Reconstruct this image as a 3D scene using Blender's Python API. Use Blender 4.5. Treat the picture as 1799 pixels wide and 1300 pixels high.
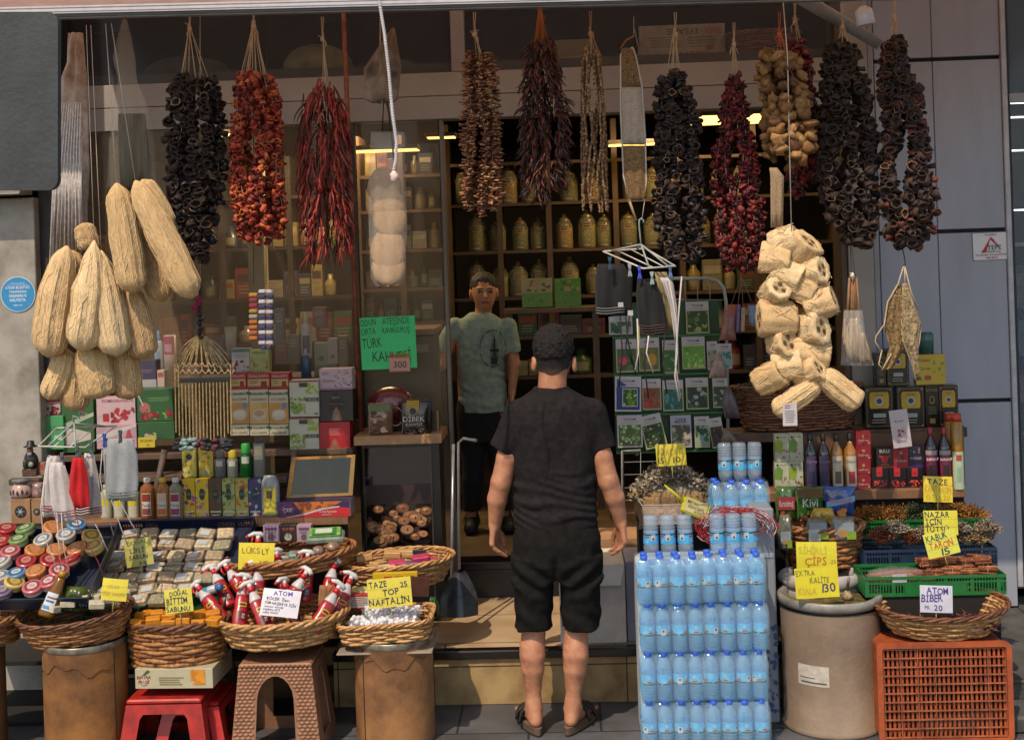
import bpy, math, random
import numpy as np
from mathutils import Vector, Matrix
random.seed(7); R = math.radians; PI = math.pi
for o in list(bpy.data.objects): bpy.data.objects.remove(o)
SC = bpy.context.scene; COL = SC.collection
# ---------------- camera ----------------
FP = 2300.0; CAM = Vector((.22, -5.6, 2.04)); YAW = R(2.3); ROLL = R(-1.9)
cam = bpy.data.cameras.new('camera'); co = bpy.data.objects.new('camera', cam); COL.objects.link(co)
CR = Matrix.Rotation(YAW, 3, 'Z') @ Matrix.Rotation(R(90), 3, 'X') @ Matrix.Rotation(ROLL, 3, 'Z')
co.location = CAM; co.rotation_euler = CR.to_euler()
cam.sensor_width = 36; cam.lens = 36 * FP / 1799; cam.shift_y = -200 / 1799; cam.clip_end = 500
SC.camera = co
# ---------------- sky, sun, exposure ----------------
SUND = Vector((.45, 1, -1.5)).normalized()
wd = bpy.data.worlds.new('World'); SC.world = wd; wd.use_nodes = True
nt = wd.node_tree; sky = nt.nodes.new('ShaderNodeTexSky'); sky.sky_type = 'NISHITA'; sky.sun_disc = False
sky.sun_elevation = math.asin(-SUND.z); sky.sun_rotation = math.atan2(-SUND.x, -SUND.y)
bg = nt.nodes['Background']; nt.links.new(sky.outputs[0], bg.inputs[0]); bg.inputs[1].default_value = .15
sl = bpy.data.lights.new('sun', 'SUN'); sl.energy = 2.6; sl.angle = R(.5); sl.color = (1, .89, .76)
so = bpy.data.objects.new('sun', sl); COL.objects.link(so); so.rotation_euler = SUND.to_track_quat('-Z', 'Y').to_euler()
SC.view_settings.view_transform = 'Standard'; SC.view_settings.look = 'None'; SC.view_settings.exposure = .62
SC.view_settings.use_white_balance = True; SC.view_settings.white_balance_temperature = 7500
SC.cycles.max_bounces = 8; SC.cycles.transparent_max_bounces = 16; SC.cycles.caustics_refractive = False; SC.cycles.caustics_reflective = False
# ---------------- pixel / world helpers (places are measured from the photograph) ----------------
def ray(px, py): return CR @ Vector(((px - 900) / FP, -(py - 450) / FP, -1))
def W(px, py, Y):
    d = ray(px, py); t = (Y - CAM.y) / d.y; return CAM + d * t
def onz(px, py, z):
    d = ray(px, py); t = (z - CAM.z) / d.z; return CAM + d * t
def sc(Y): return FP / (Y + 5.6)
# ---------------- materials ----------------
def lin(h):
    if isinstance(h, str):
        h = h.lstrip('#'); c = [int(h[i:i+2], 16) / 255 for i in (0, 2, 4)]
        return tuple(x / 12.92 if x <= .04045 else ((x + .055) / 1.055) ** 2.4 for x in c)
    return h
_M = {}
def mat(h, rough=.6, n=.14, ns=9., bump=0., bs=120., metal=0., trans=0., alpha=1., emit=0., coat=0., sss=0., spec=.5, n2=None, st=1.):
    k = (h, rough, n, ns, bump, bs, metal, trans, alpha, emit, coat, sss, spec, n2, st)
    if k in _M: return _M[k]
    m = bpy.data.materials.new('paint'); m.use_nodes = True; t = m.node_tree; b = t.nodes['Principled BSDF']; c = lin(h)
    b.inputs['Base Color'].default_value = (*c, 1); b.inputs['Roughness'].default_value = rough; b.inputs['Metallic'].default_value = metal
    b.inputs['Transmission Weight'].default_value = trans; b.inputs['Alpha'].default_value = alpha; b.inputs['Coat Weight'].default_value = coat
    b.inputs['Subsurface Weight'].default_value = sss; b.inputs['Specular IOR Level'].default_value = spec
    if sss: b.inputs['Subsurface Scale'].default_value = .01
    if trans: b.inputs['IOR'].default_value = 1.25
    if emit: b.inputs['Emission Color'].default_value = (*c, 1); b.inputs['Emission Strength'].default_value = emit
    if n or bump:
        tc = t.nodes.new('ShaderNodeTexCoord'); mp = t.nodes.new('ShaderNodeMapping'); mp.inputs['Scale'].default_value = (1, 1, st)
        t.links.new(tc.outputs['Object'], mp.inputs[0])
    if n:
        no = t.nodes.new('ShaderNodeTexNoise'); no.inputs['Scale'].default_value = ns; no.inputs['Detail'].default_value = 5; no.inputs['Roughness'].default_value = .65
        t.links.new(mp.outputs[0], no.inputs['Vector'])
        r = t.nodes.new('ShaderNodeValToRGB'); c2 = lin(n2) if n2 else tuple(x * (1 - min(.9, n * 2.2)) for x in c)
        r.color_ramp.elements[0].position = .32; r.color_ramp.elements[0].color = (*c2, 1)
        r.color_ramp.elements[1].position = .62; r.color_ramp.elements[1].color = (*c, 1)
        t.links.new(no.outputs[0], r.inputs[0]); t.links.new(r.outputs[0], b.inputs['Base Color'])
    if bump:
        no2 = t.nodes.new('ShaderNodeTexNoise'); no2.inputs['Scale'].default_value = bs; no2.inputs['Detail'].default_value = 4
        t.links.new(mp.outputs[0], no2.inputs['Vector']); bp = t.nodes.new('ShaderNodeBump'); bp.inputs['Strength'].default_value = bump; bp.inputs['Distance'].default_value = .01
        t.links.new(no2.outputs[0], bp.inputs['Height']); t.links.new(bp.outputs[0], b.inputs['Normal'])
    _M[k] = m; return m
def film(h='e8eef4', a=.16, rough=.12):
    """clear plastic or glass: mostly see-through, a thin gloss"""
    k = ('film', h, a, rough)
    if k in _M: return _M[k]
    m = bpy.data.materials.new('clear_plastic'); m.use_nodes = True; t = m.node_tree; t.nodes.clear()
    o = t.nodes.new('ShaderNodeOutputMaterial'); mx = t.nodes.new('ShaderNodeMixShader'); tr = t.nodes.new('ShaderNodeBsdfTransparent')
    g = t.nodes.new('ShaderNodeBsdfPrincipled'); g.inputs['Base Color'].default_value = (*lin(h), 1); g.inputs['Roughness'].default_value = rough
    no = t.nodes.new('ShaderNodeTexNoise'); no.inputs['Scale'].default_value = 30; bp = t.nodes.new('ShaderNodeBump'); bp.inputs['Strength'].default_value = .35
    if rough > .05: t.links.new(no.outputs[0], bp.inputs['Height']); t.links.new(bp.outputs[0], g.inputs['Normal'])
    mx.inputs[0].default_value = a; t.links.new(tr.outputs[0], mx.inputs[1]); t.links.new(g.outputs[0], mx.inputs[2]); t.links.new(mx.outputs[0], o.inputs[0])
    _M[k] = m; return m
# ---------------- mesh builder ----------------
class MB:
    def __init__(s): s.v = []; s.f = []; s.m = []; s.mats = []; s.sm = []
    def mi(s, m):
        if isinstance(m, str): m = mat(m)
        for i, x in enumerate(s.mats):
            if x is m: return i
        s.mats.append(m); return len(s.mats) - 1
    def add(s, vs, fs, m, M=None, smooth=False):
        b = len(s.v); i = s.mi(m)
        if M is not None: vs = [M @ Vector(v) for v in vs]
        s.v += [tuple(v) for v in vs]
        for f in fs: s.f.append(tuple(b + q for q in f)); s.m.append(i); s.sm.append(smooth)
        return s
    def box(s, x0, y0, z0, x1, y1, z1, m, M=None):
        v = [(x0,y0,z0),(x1,y0,z0),(x1,y1,z0),(x0,y1,z0),(x0,y0,z1),(x1,y0,z1),(x1,y1,z1),(x0,y1,z1)]
        return s.add(v, [(0,3,2,1),(4,5,6,7),(0,1,5,4),(1,2,6,5),(2,3,7,6),(3,0,4,7)], m, M)
    def bbox(s, x0, y0, z0, x1, y1, z1, m, c=.004, M=None):
        """box with chamfered edges"""
        vs = []; 
        for z, q in ((z0, c), (z0 + c, 0), (z1 - c, 0), (z1, c)):
            a, b, d, e = x0 + q, x1 - q, y0 + q, y1 - q
            vs += [(a+c,d,z),(b-c,d,z),(b,d+c,z),(b,e-c,z),(b-c,e,z),(a+c,e,z),(a,e-c,z),(a,d+c,z)]
        fs = [tuple(range(7, -1, -1)), tuple(range(24, 32))]
        for r in range(3):
            for i in range(8): j = (i + 1) % 8; fs.append((r*8+i, r*8+j, r*8+8+j, r*8+8+i))
        return s.add(vs, fs, m, M)
    def tube(s, pts, r, m, k=6, M=None, cap=True, smooth=True, flat=1.):
        pts = [Vector(p) for p in pts]; n = len(pts)
        if n < 2: return s
        rs = r if isinstance(r, (list, tuple)) else [r] * n
        vs = []; up = None
        for i, p in enumerate(pts):
            t = (pts[min(i+1, n-1)] - pts[max(i-1, 0)])
            if t.length < 1e-9: t = Vector((0, 0, 1))
            t.normalize()
            if up is None:
                up = t.orthogonal().normalized() if abs(t.z) > .9 else (Vector((0,0,1)) - t * t.z).normalized()
            else:
                up = up - t * up.dot(t)
                up = up.normalized() if up.length > 1e-6 else t.orthogonal().normalized()
            q = t.cross(up)
            for a in range(k):
                an = 2 * PI * a / k; vs.append(p + (up * math.cos(an) * flat + q * math.sin(an)) * rs[i])
        fs = []
        for i in range(n - 1):
            for a in range(k): b = (a + 1) % k; fs.append((i*k+a, i*k+b, (i+1)*k+b, (i+1)*k+a))
        if cap: fs.append(tuple(range(k-1, -1, -1))); fs.append(tuple(range((n-1)*k, n*k)))
        return s.add(vs, fs, m, M, smooth)
    def lathe(s, prof, m, k=20, M=None, smooth=True, sx=1., sy=1., cap=(1, 1), rib=None):
        vs = []
        for r, z in prof:
            for a in range(k):
                an = 2 * PI * a / k; q = rib(an, z) if rib else 1
                vs.append((r * q * math.cos(an) * sx, r * q * math.sin(an) * sy, z))
        fs = []; n = len(prof)
        for i in range(n - 1):
            for a in range(k): b = (a + 1) % k; fs.append((i*k+a, i*k+b, (i+1)*k+b, (i+1)*k+a))
        if cap[0]: fs.append(tuple(range(k-1, -1, -1)))
        if cap[1]: fs.append(tuple(range((n-1)*k, n*k)))
        return s.add(vs, fs, m, M, smooth)
    def patch(s, Rr, z0, z1, a0, a1, m, k=6, M=None):
        """curved label patch facing -Y; angles in degrees from the front"""
        vs = []
        for i in range(k + 1):
            a = R(-90 + a0 + (a1 - a0) * i / k)
            vs += [(Rr*math.cos(a), Rr*math.sin(a), z0), (Rr*math.cos(a), Rr*math.sin(a), z1)]
        return s.add(vs, [(2*i, 2*i+2, 2*i+3, 2*i+1) for i in range(k)], m, M, True)
    def ell(s, c, r, m, k=10, j=7, M=None, jit=0):
        vs = []; c = Vector(c)
        for a in range(1, j):
            ph = PI * a / j
            for b in range(k):
                th = 2 * PI * b / k; q = 1 + random.uniform(-jit, jit)
                vs.append((c.x + r[0]*math.sin(ph)*math.cos(th)*q, c.y + r[1]*math.sin(ph)*math.sin(th)*q, c.z - r[2]*math.cos(ph)*q))
        n = len(vs); vs += [(c.x, c.y, c.z - r[2]), (c.x, c.y, c.z + r[2])]; fs = []
        for a in range(j - 2):
            for b in range(k): d = (b + 1) % k; fs.append((a*k+b, a*k+d, (a+1)*k+d, (a+1)*k+b))
        for b in range(k): d = (b + 1) % k; fs.append((n, d, b)); fs.append((n+1, (j-2)*k+b, (j-2)*k+d))
        return s.add(vs, fs, m, M, True)
    def poly(s, pts, m, M=None, th=0):
        """flat polygon in xz, facing -Y, with optional thickness towards +Y"""
        n = len(pts); v = [(x, 0, z) for x, z in pts]
        area = sum(pts[i][0]*pts[(i+1)%n][1] - pts[(i+1)%n][0]*pts[i][1] for i in range(n))
        if area < 0: v = v[::-1]
        if not th: return s.add(v, [tuple(range(n))], m, M)
        v2 = [(x, th, z) for x, y, z in v]; fs = [tuple(range(n)), tuple(range(2*n-1, n-1, -1))]
        fs += [(i, n+i, n+(i+1)%n, (i+1)%n) for i in range(n)]
        return s.add(v + v2, fs, m, M)
    def build(s, name, parent=None, loc=None):
        me = bpy.data.meshes.new(name); me.from_pydata(s.v, [], s.f)
        for m in s.mats: me.materials.append(m)
        me.polygons.foreach_set('material_index', s.m); me.polygons.foreach_set('use_smooth', s.sm); me.update()
        o = bpy.data.objects.new(name, me); COL.objects.link(o)
        if parent is not None: o.parent = parent
        if loc is not None: o.location = loc
        return o
def tag(o, label=None, cat=None, group=None, kind=None):
    if label: o['label'] = label
    if cat: o['category'] = cat
    if group: o['group'] = group
    if kind: o['kind'] = kind
    return o
def thing(name, label, cat, loc, group=None, rz=0, rx=0, ry=0):
    o = bpy.data.objects.new(name, None); o.empty_display_size = .05; COL.objects.link(o); o.location = loc; o.rotation_euler = (rx, ry, rz)
    return tag(o, label, cat, group)
def copytree(o, parent=None):
    c = o.copy(); COL.objects.link(c); c.parent = parent
    for ch in o.children: copytree(ch, c)
    return c
def dup(o, loc, label, rz=None, group=None, s=None):
    c = copytree(o); c.location = loc; c['label'] = label
    if rz is not None: c.rotation_euler.z = rz
    if group: c['group'] = group
    if s: c.scale = (s, s, s) if not isinstance(s, tuple) else s
    return c
T = Matrix.Translation
def RX(a): return Matrix.Rotation(R(a), 4, 'X')
def RY(a): return Matrix.Rotation(R(a), 4, 'Y')
def RZ(a): return Matrix.Rotation(R(a), 4, 'Z')
# ---------------- lettering ----------------
_T = {}
def textmesh(s, off=0.):
    if (s, off) in _T: return _T[(s, off)]
    cu = bpy.data.curves.new('t', 'FONT'); cu.body = s; cu.size = 1; cu.resolution_u = 2; cu.offset = off
    o = bpy.data.objects.new('t', cu); COL.objects.link(o); dg = bpy.context.evaluated_depsgraph_get()
    me = bpy.data.meshes.new_from_object(o.evaluated_get(dg)); v = [tuple(q.co) for q in me.vertices]; f = [tuple(p.vertices) for p in me.polygons]
    bpy.data.objects.remove(o); bpy.data.curves.remove(cu); bpy.data.meshes.remove(me)
    if v:
        x0 = min(q[0] for q in v); x1 = max(q[0] for q in v); v = [(q[0] - x0, q[1]) for q in v]; w = x1 - x0
    else: w = 0
    _T[(s, off)] = (v, f, w); return _T[(s, off)]
def text(mb, s, x, z, h, m, w=None, y=-.0012, M=None, rot=0, off=.006, wob=0, align='l'):
    """lettering in the xz plane facing -Y; cap height h, optional total width w"""
    v, f, tw = textmesh(s, off)
    if not v: return
    k = h / .7; kx = (w / tw) if w else k
    if align == 'c': x -= kx * tw / 2
    c, sn = math.cos(R(rot)), math.sin(R(rot)); out = []
    for a, b in v:
        X, Z = a * kx, b * k
        if wob: Z += wob * h * math.sin(X / h * 1.7 + len(s)); X += wob * h * .6 * math.sin(Z / h * 2.3 + X / h)
        out.append((x + X * c - Z * sn, y, z + X * sn + Z * c))
    mb.add(out, f, m, M)
def art(mb, w, h, items, x0=0., z0=0., M=None, y=0.):
    """printed artwork on a front face: u,v in 0..1 from the lower left; layers half a millimetre apart"""
    L = y - .0006
    for it in items:
        k = it[0]; L -= .00025
        if k == 'r':
            _, a, b, c, d, m = it; mb.poly([(x0+a*w, z0+b*h), (x0+c*w, z0+b*h), (x0+c*w, z0+d*h), (x0+a*w, z0+d*h)], m, (M or Matrix()) @ T((0, L, 0)))
        elif k == 'c':
            _, a, b, rr, m = it[:5]; e = it[5] if len(it) > 5 else 1
            mb.poly([(x0+a*w+rr*w*math.cos(t*PI/8), z0+b*h+rr*w*e*math.sin(t*PI/8)) for t in range(16)], m, (M or Matrix()) @ T((0, L, 0)))
        elif k == 'p':
            mb.poly([(x0+a*w, z0+b*h) for a, b in it[1]], it[2], (M or Matrix()) @ T((0, L, 0)))
        elif k == 't':
            _, a, b, hh, st, m = it[:6]; text(mb, st, x0+a*w, z0+b*h, hh*h, m, y=L, M=M, align='c', w=(it[6]*w if len(it) > 6 else None))
        elif k == 'b':                                   # a patch of blotches (printed fruit, leaves, powder)
            _, a, b, c, d, cols, cnt, rr = it
            for i in range(cnt):
                L -= .00002; u = random.uniform(a, c); v = random.uniform(b, d); q = rr * random.uniform(.6, 1.3); ang = random.uniform(0, PI); el = random.uniform(.35, 1)
                pp = []
                for t in range(9):
                    X = q*math.cos(t*2*PI/9); Z = q*el*math.sin(t*2*PI/9); X, Z = X*math.cos(ang)-Z*math.sin(ang), X*math.sin(ang)+Z*math.cos(ang)
                    pp.append((x0+min(c, max(a, u+X))*w, z0+min(d*h, max(b*h, v*h+Z*w))))
                mb.poly(pp, random.choice(cols), (M or Matrix()) @ T((0, L, 0)))
        elif k == 'l':                                   # lines of small print
            _, a, b, c, d, cnt, m = it
            for i in range(cnt):
                v = b + (d - b) * (i + .5) / cnt; e = a + (c - a) * random.uniform(.0, .12); g = c - (c - a) * random.uniform(0, .2)
                mb.poly([(x0+e*w, z0+v*h), (x0+g*w, z0+v*h), (x0+g*w, z0+v*h+(d-b)*h/cnt*.35), (x0+e*w, z0+v*h+(d-b)*h/cnt*.35)], m, (M or Matrix()) @ T((0, L, 0)))
def pack(px0, py0, px1, py1, Y, dep, base, items, name, label, cat, group=None, rz=0, c=.0015, rough=.4, side=None, rx=0):
    """a printed carton whose front face covers the given rectangle at depth Y"""
    s = sc(Y); w = (px1 - px0) / s; h = (py1 - py0) / s; p = W((px0 + px1) / 2, py1, Y); mb = MB()
    mb.bbox(-w/2, 0, 0, w/2, dep, h, mat(base, rough, .05, 20), c); art(mb, w, h, items, -w/2, 0)
    o = mb.build(name); o.location = p; o.rotation_euler = (R(rx), 0, R(rz)); return tag(o, label, cat, group)
# ---------------- smooth bodies (signed distance, surface nets) ----------------
def smin(a, b, k):
    h = np.clip(.5 + .5 * (b - a) / k, 0, 1); return b + (a - b) * h - k * h * (1 - h)
def cap_(P, a, b, ra, rb, fl=None):
    a = np.array(a, float); b = np.array(b, float); ab = b - a; d = P - a; t = np.clip((d @ ab) / max(1e-9, ab @ ab), 0, 1)
    q = d - t[..., None] * ab
    if fl is not None: q = q / np.array(fl)
    return np.linalg.norm(q, axis=-1) - (ra + t * (rb - ra))
def ell_(P, c, r, rot=None):
    q = P - np.array(c, float)
    if rot is not None: q = q @ np.array(rot.to_3x3())
    r = np.array(r, float); k0 = np.linalg.norm(q / r, axis=-1); k1 = np.linalg.norm(q / (r * r), axis=-1)
    return k0 * (k0 - 1) / np.maximum(k1, 1e-6)
def nets(f, lo, hi, h):
    lo = np.array(lo, float); n = np.ceil((np.array(hi) - lo) / h).astype(int) + 1
    ax = [lo[i] + h * np.arange(n[i]) for i in range(3)]
    P = np.stack(np.meshgrid(*ax, indexing='ij'), -1).astype(np.float32); D = f(P).astype(np.float32); S = D < 0
    cs = np.zeros(tuple(n - 1), int); cn = np.zeros(tuple(n - 1)); acc = np.zeros(tuple(n - 1) + (3,))
    corners = [(i, j, k) for i in (0, 1) for j in (0, 1) for k in (0, 1)]
    sl = lambda c: tuple(slice(c[i], n[i] - 1 + c[i]) for i in range(3))
    for a in corners:
        for d in range(3):
            if a[d]: continue
            b = list(a); b[d] = 1; A = D[sl(a)]; B = D[sl(b)]; cr = (A < 0) != (B < 0); t = np.where(cr, A / np.where(A == B, 1, A - B), 0)
            cn += cr
            for e in range(3): acc[..., e] += np.where(cr, a[e] + (t if e == d else 0), 0)
    act = cn > 0; idx = -np.ones(tuple(n - 1), int); idx[act] = np.arange(act.sum())
    ijk = np.argwhere(act); V = lo + h * (ijk + acc[act] / cn[act][:, None]); F = []
    for d in range(3):
        u, v = (d + 1) % 3, (d + 2) % 3
        s0 = [slice(None)] * 3; s1 = [slice(None)] * 3; s0[d] = slice(0, -1); s1[d] = slice(1, None)
        A = S[tuple(s0)]; B = S[tuple(s1)]; ch = np.argwhere(A != B); 
        ch = ch[(ch[:, u] > 0) & (ch[:, v] > 0) & (ch[:, u] < n[u] - 1) & (ch[:, v] < n[v] - 1)]
        if not len(ch): continue
        q = []
        for du, dv in ((1, 1), (0, 1), (0, 0), (1, 0)):
            c = ch.copy(); c[:, u] -= du; c[:, v] -= dv; q.append(idx[c[:, 0], c[:, 1], c[:, 2]])
        q = np.stack(q, 1); flip = ~A[ch[:, 0], ch[:, 1], ch[:, 2]]; q[flip] = q[flip][:, ::-1]; F.append(q)
    return V, np.concatenate(F)
def netobj(f, lo, hi, h, m, name, parent=None, colf=None):
    V, F = nets(f, lo, hi, h); me = bpy.data.meshes.new(name); me.from_pydata(V.tolist(), [], F.tolist())
    ms = m if isinstance(m, (list, tuple)) else [m]
    for q in ms: me.materials.append(mat(q) if isinstance(q, str) else q)
    if colf is not None:
        C = V[F].mean(1); me.polygons.foreach_set('material_index', colf(C).astype(np.int32))
    me.polygons.foreach_set('use_smooth', [True] * len(F)); me.update()
    o = bpy.data.objects.new(name, me); COL.objects.link(o)
    if parent is not None: o.parent = parent
    return o
ORD = ['first', 'second', 'third', 'fourth', 'fifth', 'sixth', 'seventh', 'eighth', 'ninth', 'tenth', 'eleventh', 'twelfth', 'thirteenth', 'fourteenth', 'fifteenth', 'sixteenth', 'seventeenth', 'eighteenth', 'nineteenth', 'twentieth', 'twenty-first', 'twenty-second', 'twenty-third', 'twenty-fourth', 'twenty-fifth', 'twenty-sixth', 'twenty-seventh', 'twenty-eighth', 'twenty-ninth', 'thirtieth', 'thirty-first', 'thirty-second', 'thirty-third', 'thirty-fourth', 'thirty-fifth', 'thirty-sixth']
# ================= the setting =================
def brick(h1, h2, mortar, w, hh, ms, off=.5, rough=.6, bump=.3, plane='xy', tint=None, nscale=6):
    """stone / tile courses with joints and stains"""
    m = bpy.data.materials.new('stone'); m.use_nodes = True; t = m.node_tree; b = t.nodes['Principled BSDF']; b.inputs['Roughness'].default_value = rough
    tc = t.nodes.new('ShaderNodeTexCoord'); mp = t.nodes.new('ShaderNodeMapping'); br = t.nodes.new('ShaderNodeTexBrick')
    if plane == 'xz': mp.inputs['Rotation'].default_value = (R(-90), 0, 0)
    br.offset = off; br.inputs['Scale'].default_value = 1; br.inputs['Brick Width'].default_value = w; br.inputs['Row Height'].default_value = hh; br.inputs['Mortar Size'].default_value = ms
    br.inputs['Color1'].default_value = (*lin(h1), 1); br.inputs['Color2'].default_value = (*lin(h2), 1); br.inputs['Mortar'].default_value = (*lin(mortar), 1)
    t.links.new(tc.outputs['Object'], mp.inputs[0]); t.links.new(mp.outputs[0], br.inputs[0])
    no = t.nodes.new('ShaderNodeTexNoise'); no.inputs['Scale'].default_value = nscale; no.inputs['Detail'].default_value = 8; t.links.new(tc.outputs['Object'], no.inputs[0])
    rr = t.nodes.new('ShaderNodeValToRGB'); rr.color_ramp.elements[0].position = .3; rr.color_ramp.elements[1].position = .65
    rr.color_ramp.elements[0].color = (*(lin(tint) if tint else (.55, .5, .45)), 1); rr.color_ramp.elements[1].color = (1, 1, 1, 1); t.links.new(no.outputs[0], rr.inputs[0])
    mx = t.nodes.new('ShaderNodeMix'); mx.data_type = 'RGBA'; mx.blend_type = 'MULTIPLY'; mx.inputs[0].default_value = .8
    t.links.new(br.outputs[0], mx.inputs[6]); t.links.new(rr.outputs[0], mx.inputs[7]); t.links.new(mx.outputs[2], b.inputs['Base Color'])
    n2 = t.nodes.new('ShaderNodeTexNoise'); n2.inputs['Scale'].default_value = 150; t.links.new(tc.outputs['Object'], n2.inputs[0])
    bp = t.nodes.new('ShaderNodeBump'); bp.inputs['Strength'].default_value = bump; bp.inputs['Distance'].default_value = .004
    t.links.new(n2.outputs[0], bp.inputs['Height']); t.links.new(bp.outputs[0], b.inputs['Normal']); return m
def structure(name, mb, loc=None): return tag(mb.build(name, None, loc), kind='structure')
mb = MB(); mb.box(-60, -60, -.06, 60, 60, 0, brick('#55565b', '#4a4b50', '#2b2a29', .62, .40, .006, tint='#8d8478', bump=.6, nscale=3)); structure('pavement', mb)
mb = MB(); g0 = W(900, 1290, -.12)
mb.box(-60, -8.2, .004, 60, -.195, .008, brick('#7d7972', '#6d6a64', '#3a3835', .5, .5, .006, tint='#9a9286', bump=.5)); structure('kerb', mb)
TREAD = brick('#b39c80', '#a89278', '#2d241c', .78, .47, .004, tint='#c4b8a8', bump=.15, rough=.35, nscale=4)
RIS = brick('#a88c60', '#9f865c', '#2a2117', .44, .175, .003, plane='xz', tint='#8b6a3d', bump=.3, nscale=7, off=0)
YL = .34; YD = 1.27
mb = MB(); mb.box(-.9, YL + .02, 0, 1.55, YD + .4, .21, RIS); structure('step_riser', mb)
mb = MB(); mb.bbox(-.9, YL, .212, 1.55, YL + .06, .252, mat('#17120f', .25, .2, 30), .006); mb.box(-.9, YL + .06, .2, 1.55, YD + .02, .250, TREAD); structure('landing', mb)
mb = MB(); mb.box(-.62, YD, .25, .9, YD + .12, .40, mat('#0d0d0f', .3, .3, 12)); mb.bbox(-.62, YD - .015, .40, .9, YD + .14, .44, mat('#121114', .2), .004); structure('threshold', mb)
mb = MB(); mb.box(-4.2, YD + .14, .2, 3.2, 5.2, .438, brick('#6b5c48', '#655742', '#2c2620', .45, .45, .004, rough=.4, bump=.1)); structure('shop_floor', mb)
mb = MB(); wm = mat('#241d17', .8, .4, 3)
mb.box(-4.2, 5.1, 0, 3.2, 5.2, 4, wm); mb.box(-4.3, 1.2, 0, -4.2, 5.2, 4, wm); mb.box(3.1, 1.2, 0, 3.2, 5.2, 4, wm); structure('shop_wall', mb)
mb = MB(); mb.box(-4.2, 1.16, 2.99, 1.64, 5.2, 3.05, mat('#3a332b', .8)); mb.box(-4.2, 1.16, 4., 3.2, 5.2, 4.05, mat('#221e1a', .8)); structure('shop_ceiling', mb)
# plinth and steps at the right end
mb = MB(); pl = brick('#55534f', '#4c4b49', '#1f1e1d', .5, .13, .004, plane='xz', tint='#8a8478', bump=.8)
mb.bbox(1.55, .12, 0, 6, 1.5, .14, pl, .01); structure('plinth', mb)
mb = MB(); mb.bbox(1.62, -.12, 0, 6, .1, .07, pl, .01); structure('low_step', mb)
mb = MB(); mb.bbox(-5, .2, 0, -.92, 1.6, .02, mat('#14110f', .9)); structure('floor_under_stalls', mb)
# ---- right-hand cladding wall ----
AL = mat('#9195a2', .45, .09, 3.5, bump=.05, st=.25); ALD = mat('#101013', .7); WHM = mat('#9c9690', .45, .08, 5)
th = thing('cladding_wall', 'grey metal panel wall right of the shop front', 'wall', (0, 0, 0))
YW = 1.25
def jz(py): return W(1690, py, YW).z
xs = [W(1553, 650, YW).x, W(1656, 650, YW).x, W(1776, 650, YW).x]; zs = [.14, jz(705), jz(406), jz(103), 3.75, 4.6]
for a in range(5):
    for k in range(2):
        mb = MB(); mb.bbox(xs[k] + .0015, YW, zs[a] + .010, xs[k+1] - .0015, YW + .04, zs[a+1] - .010, AL, .003); mb.build('panel', th)
mb = MB(); mb.box(xs[0], YW + .03, .25, xs[2], YW + .3, 4.6, ALD); mb.build('backing', th)
mb = MB(); mb.bbox(xs[2], YW - .012, .25, xs[2] + .028, YW + .3, 4.6, mat('#a9a9b0', .4), .004); mb.build('corner_trim', th)
mb = MB(); mb.bbox(xs[0] - .034, YW - .01, .25, xs[0] - .004, YW + .12, 4.6, mat('#8a8a92', .45, .05), .004); mb.build('corner_trim', th)
# grey column beside the opening
xc0 = W(1493, 500, .98).x; xc1 = W(1537, 500, .98).x
mb = MB(); mb.bbox(xc0, .98, .25, xc1, 1.25, 4.6, mat('#8a8581', .5, .08, 4), .003); mb.build('pilaster', th)
mb = MB(); mb.box(xc0 - .03, 1.0, .25, xc0 - .004, 1.2, 3.2, mat('#4a3a2c', .5)); mb.build('jamb', th)
# neighbour's window at far right
th = thing('neighbour_shopfront', 'dark glazed shop window beyond the grey panel wall', 'shopfront', (xs[2] + .05, 1.3, 0))
mb = MB(); mb.box(.0, .9, .25, 3, 1., 4, mat('#2c3038', .7, .4, 2)); mb.build('back_wall', th)
mb = MB(); mb.box(-.02, 0, .25, 0.01, .9, 4, mat('#1a1a1c', .6)); mb.box(0, -.02, W(1785, 170, 1.3).z - .03, 3, .03, W(1785, 170, 1.3).z + .015, mat('#8a8c94', .4)); mb.build('window_frame', th)
mb = MB(); mb.box(0.01, 0, .25, 3, .004, 4, film('#9fb6c8', .12, .03)); mb.build('glass', th)
mb = MB(); mb.box(0.01, .5, 2.0, 3, .9, 2.02, mat('#8b7f72', .6)); mb.box(0.01, .3, 1.0, 3, .9, 1.3, mat('#6b2a22', .6, .4, 8)); mb.box(.01, .4, 1.5, 3, .9, 1.9, mat('#3c4c28', .7, .5, 12)); mb.build('shelf', th)
for i, py in enumerate((184, 209, 267, 371)):
    mb = MB(); q = W(1785, py, 1.7); mb.box(-.0, .35, q.z, 1.2, .37, q.z + .008, mat('#dfe6ef', emit=2.2, n=0)); mb.build('light_tube', th)
for i, (py, c) in enumerate(((700, '#5a2f28'), (860, '#39402c'), (480, '#5c4a3c'), (560, '#3c4658'))):
    mb = MB(); q = W(1790, py, 1.7); mb.bbox(.02, .3, q.z - .2, .6, .5, q.z, mat(c, .6, .3, 14), .01); mb.build('stock', th)
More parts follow.
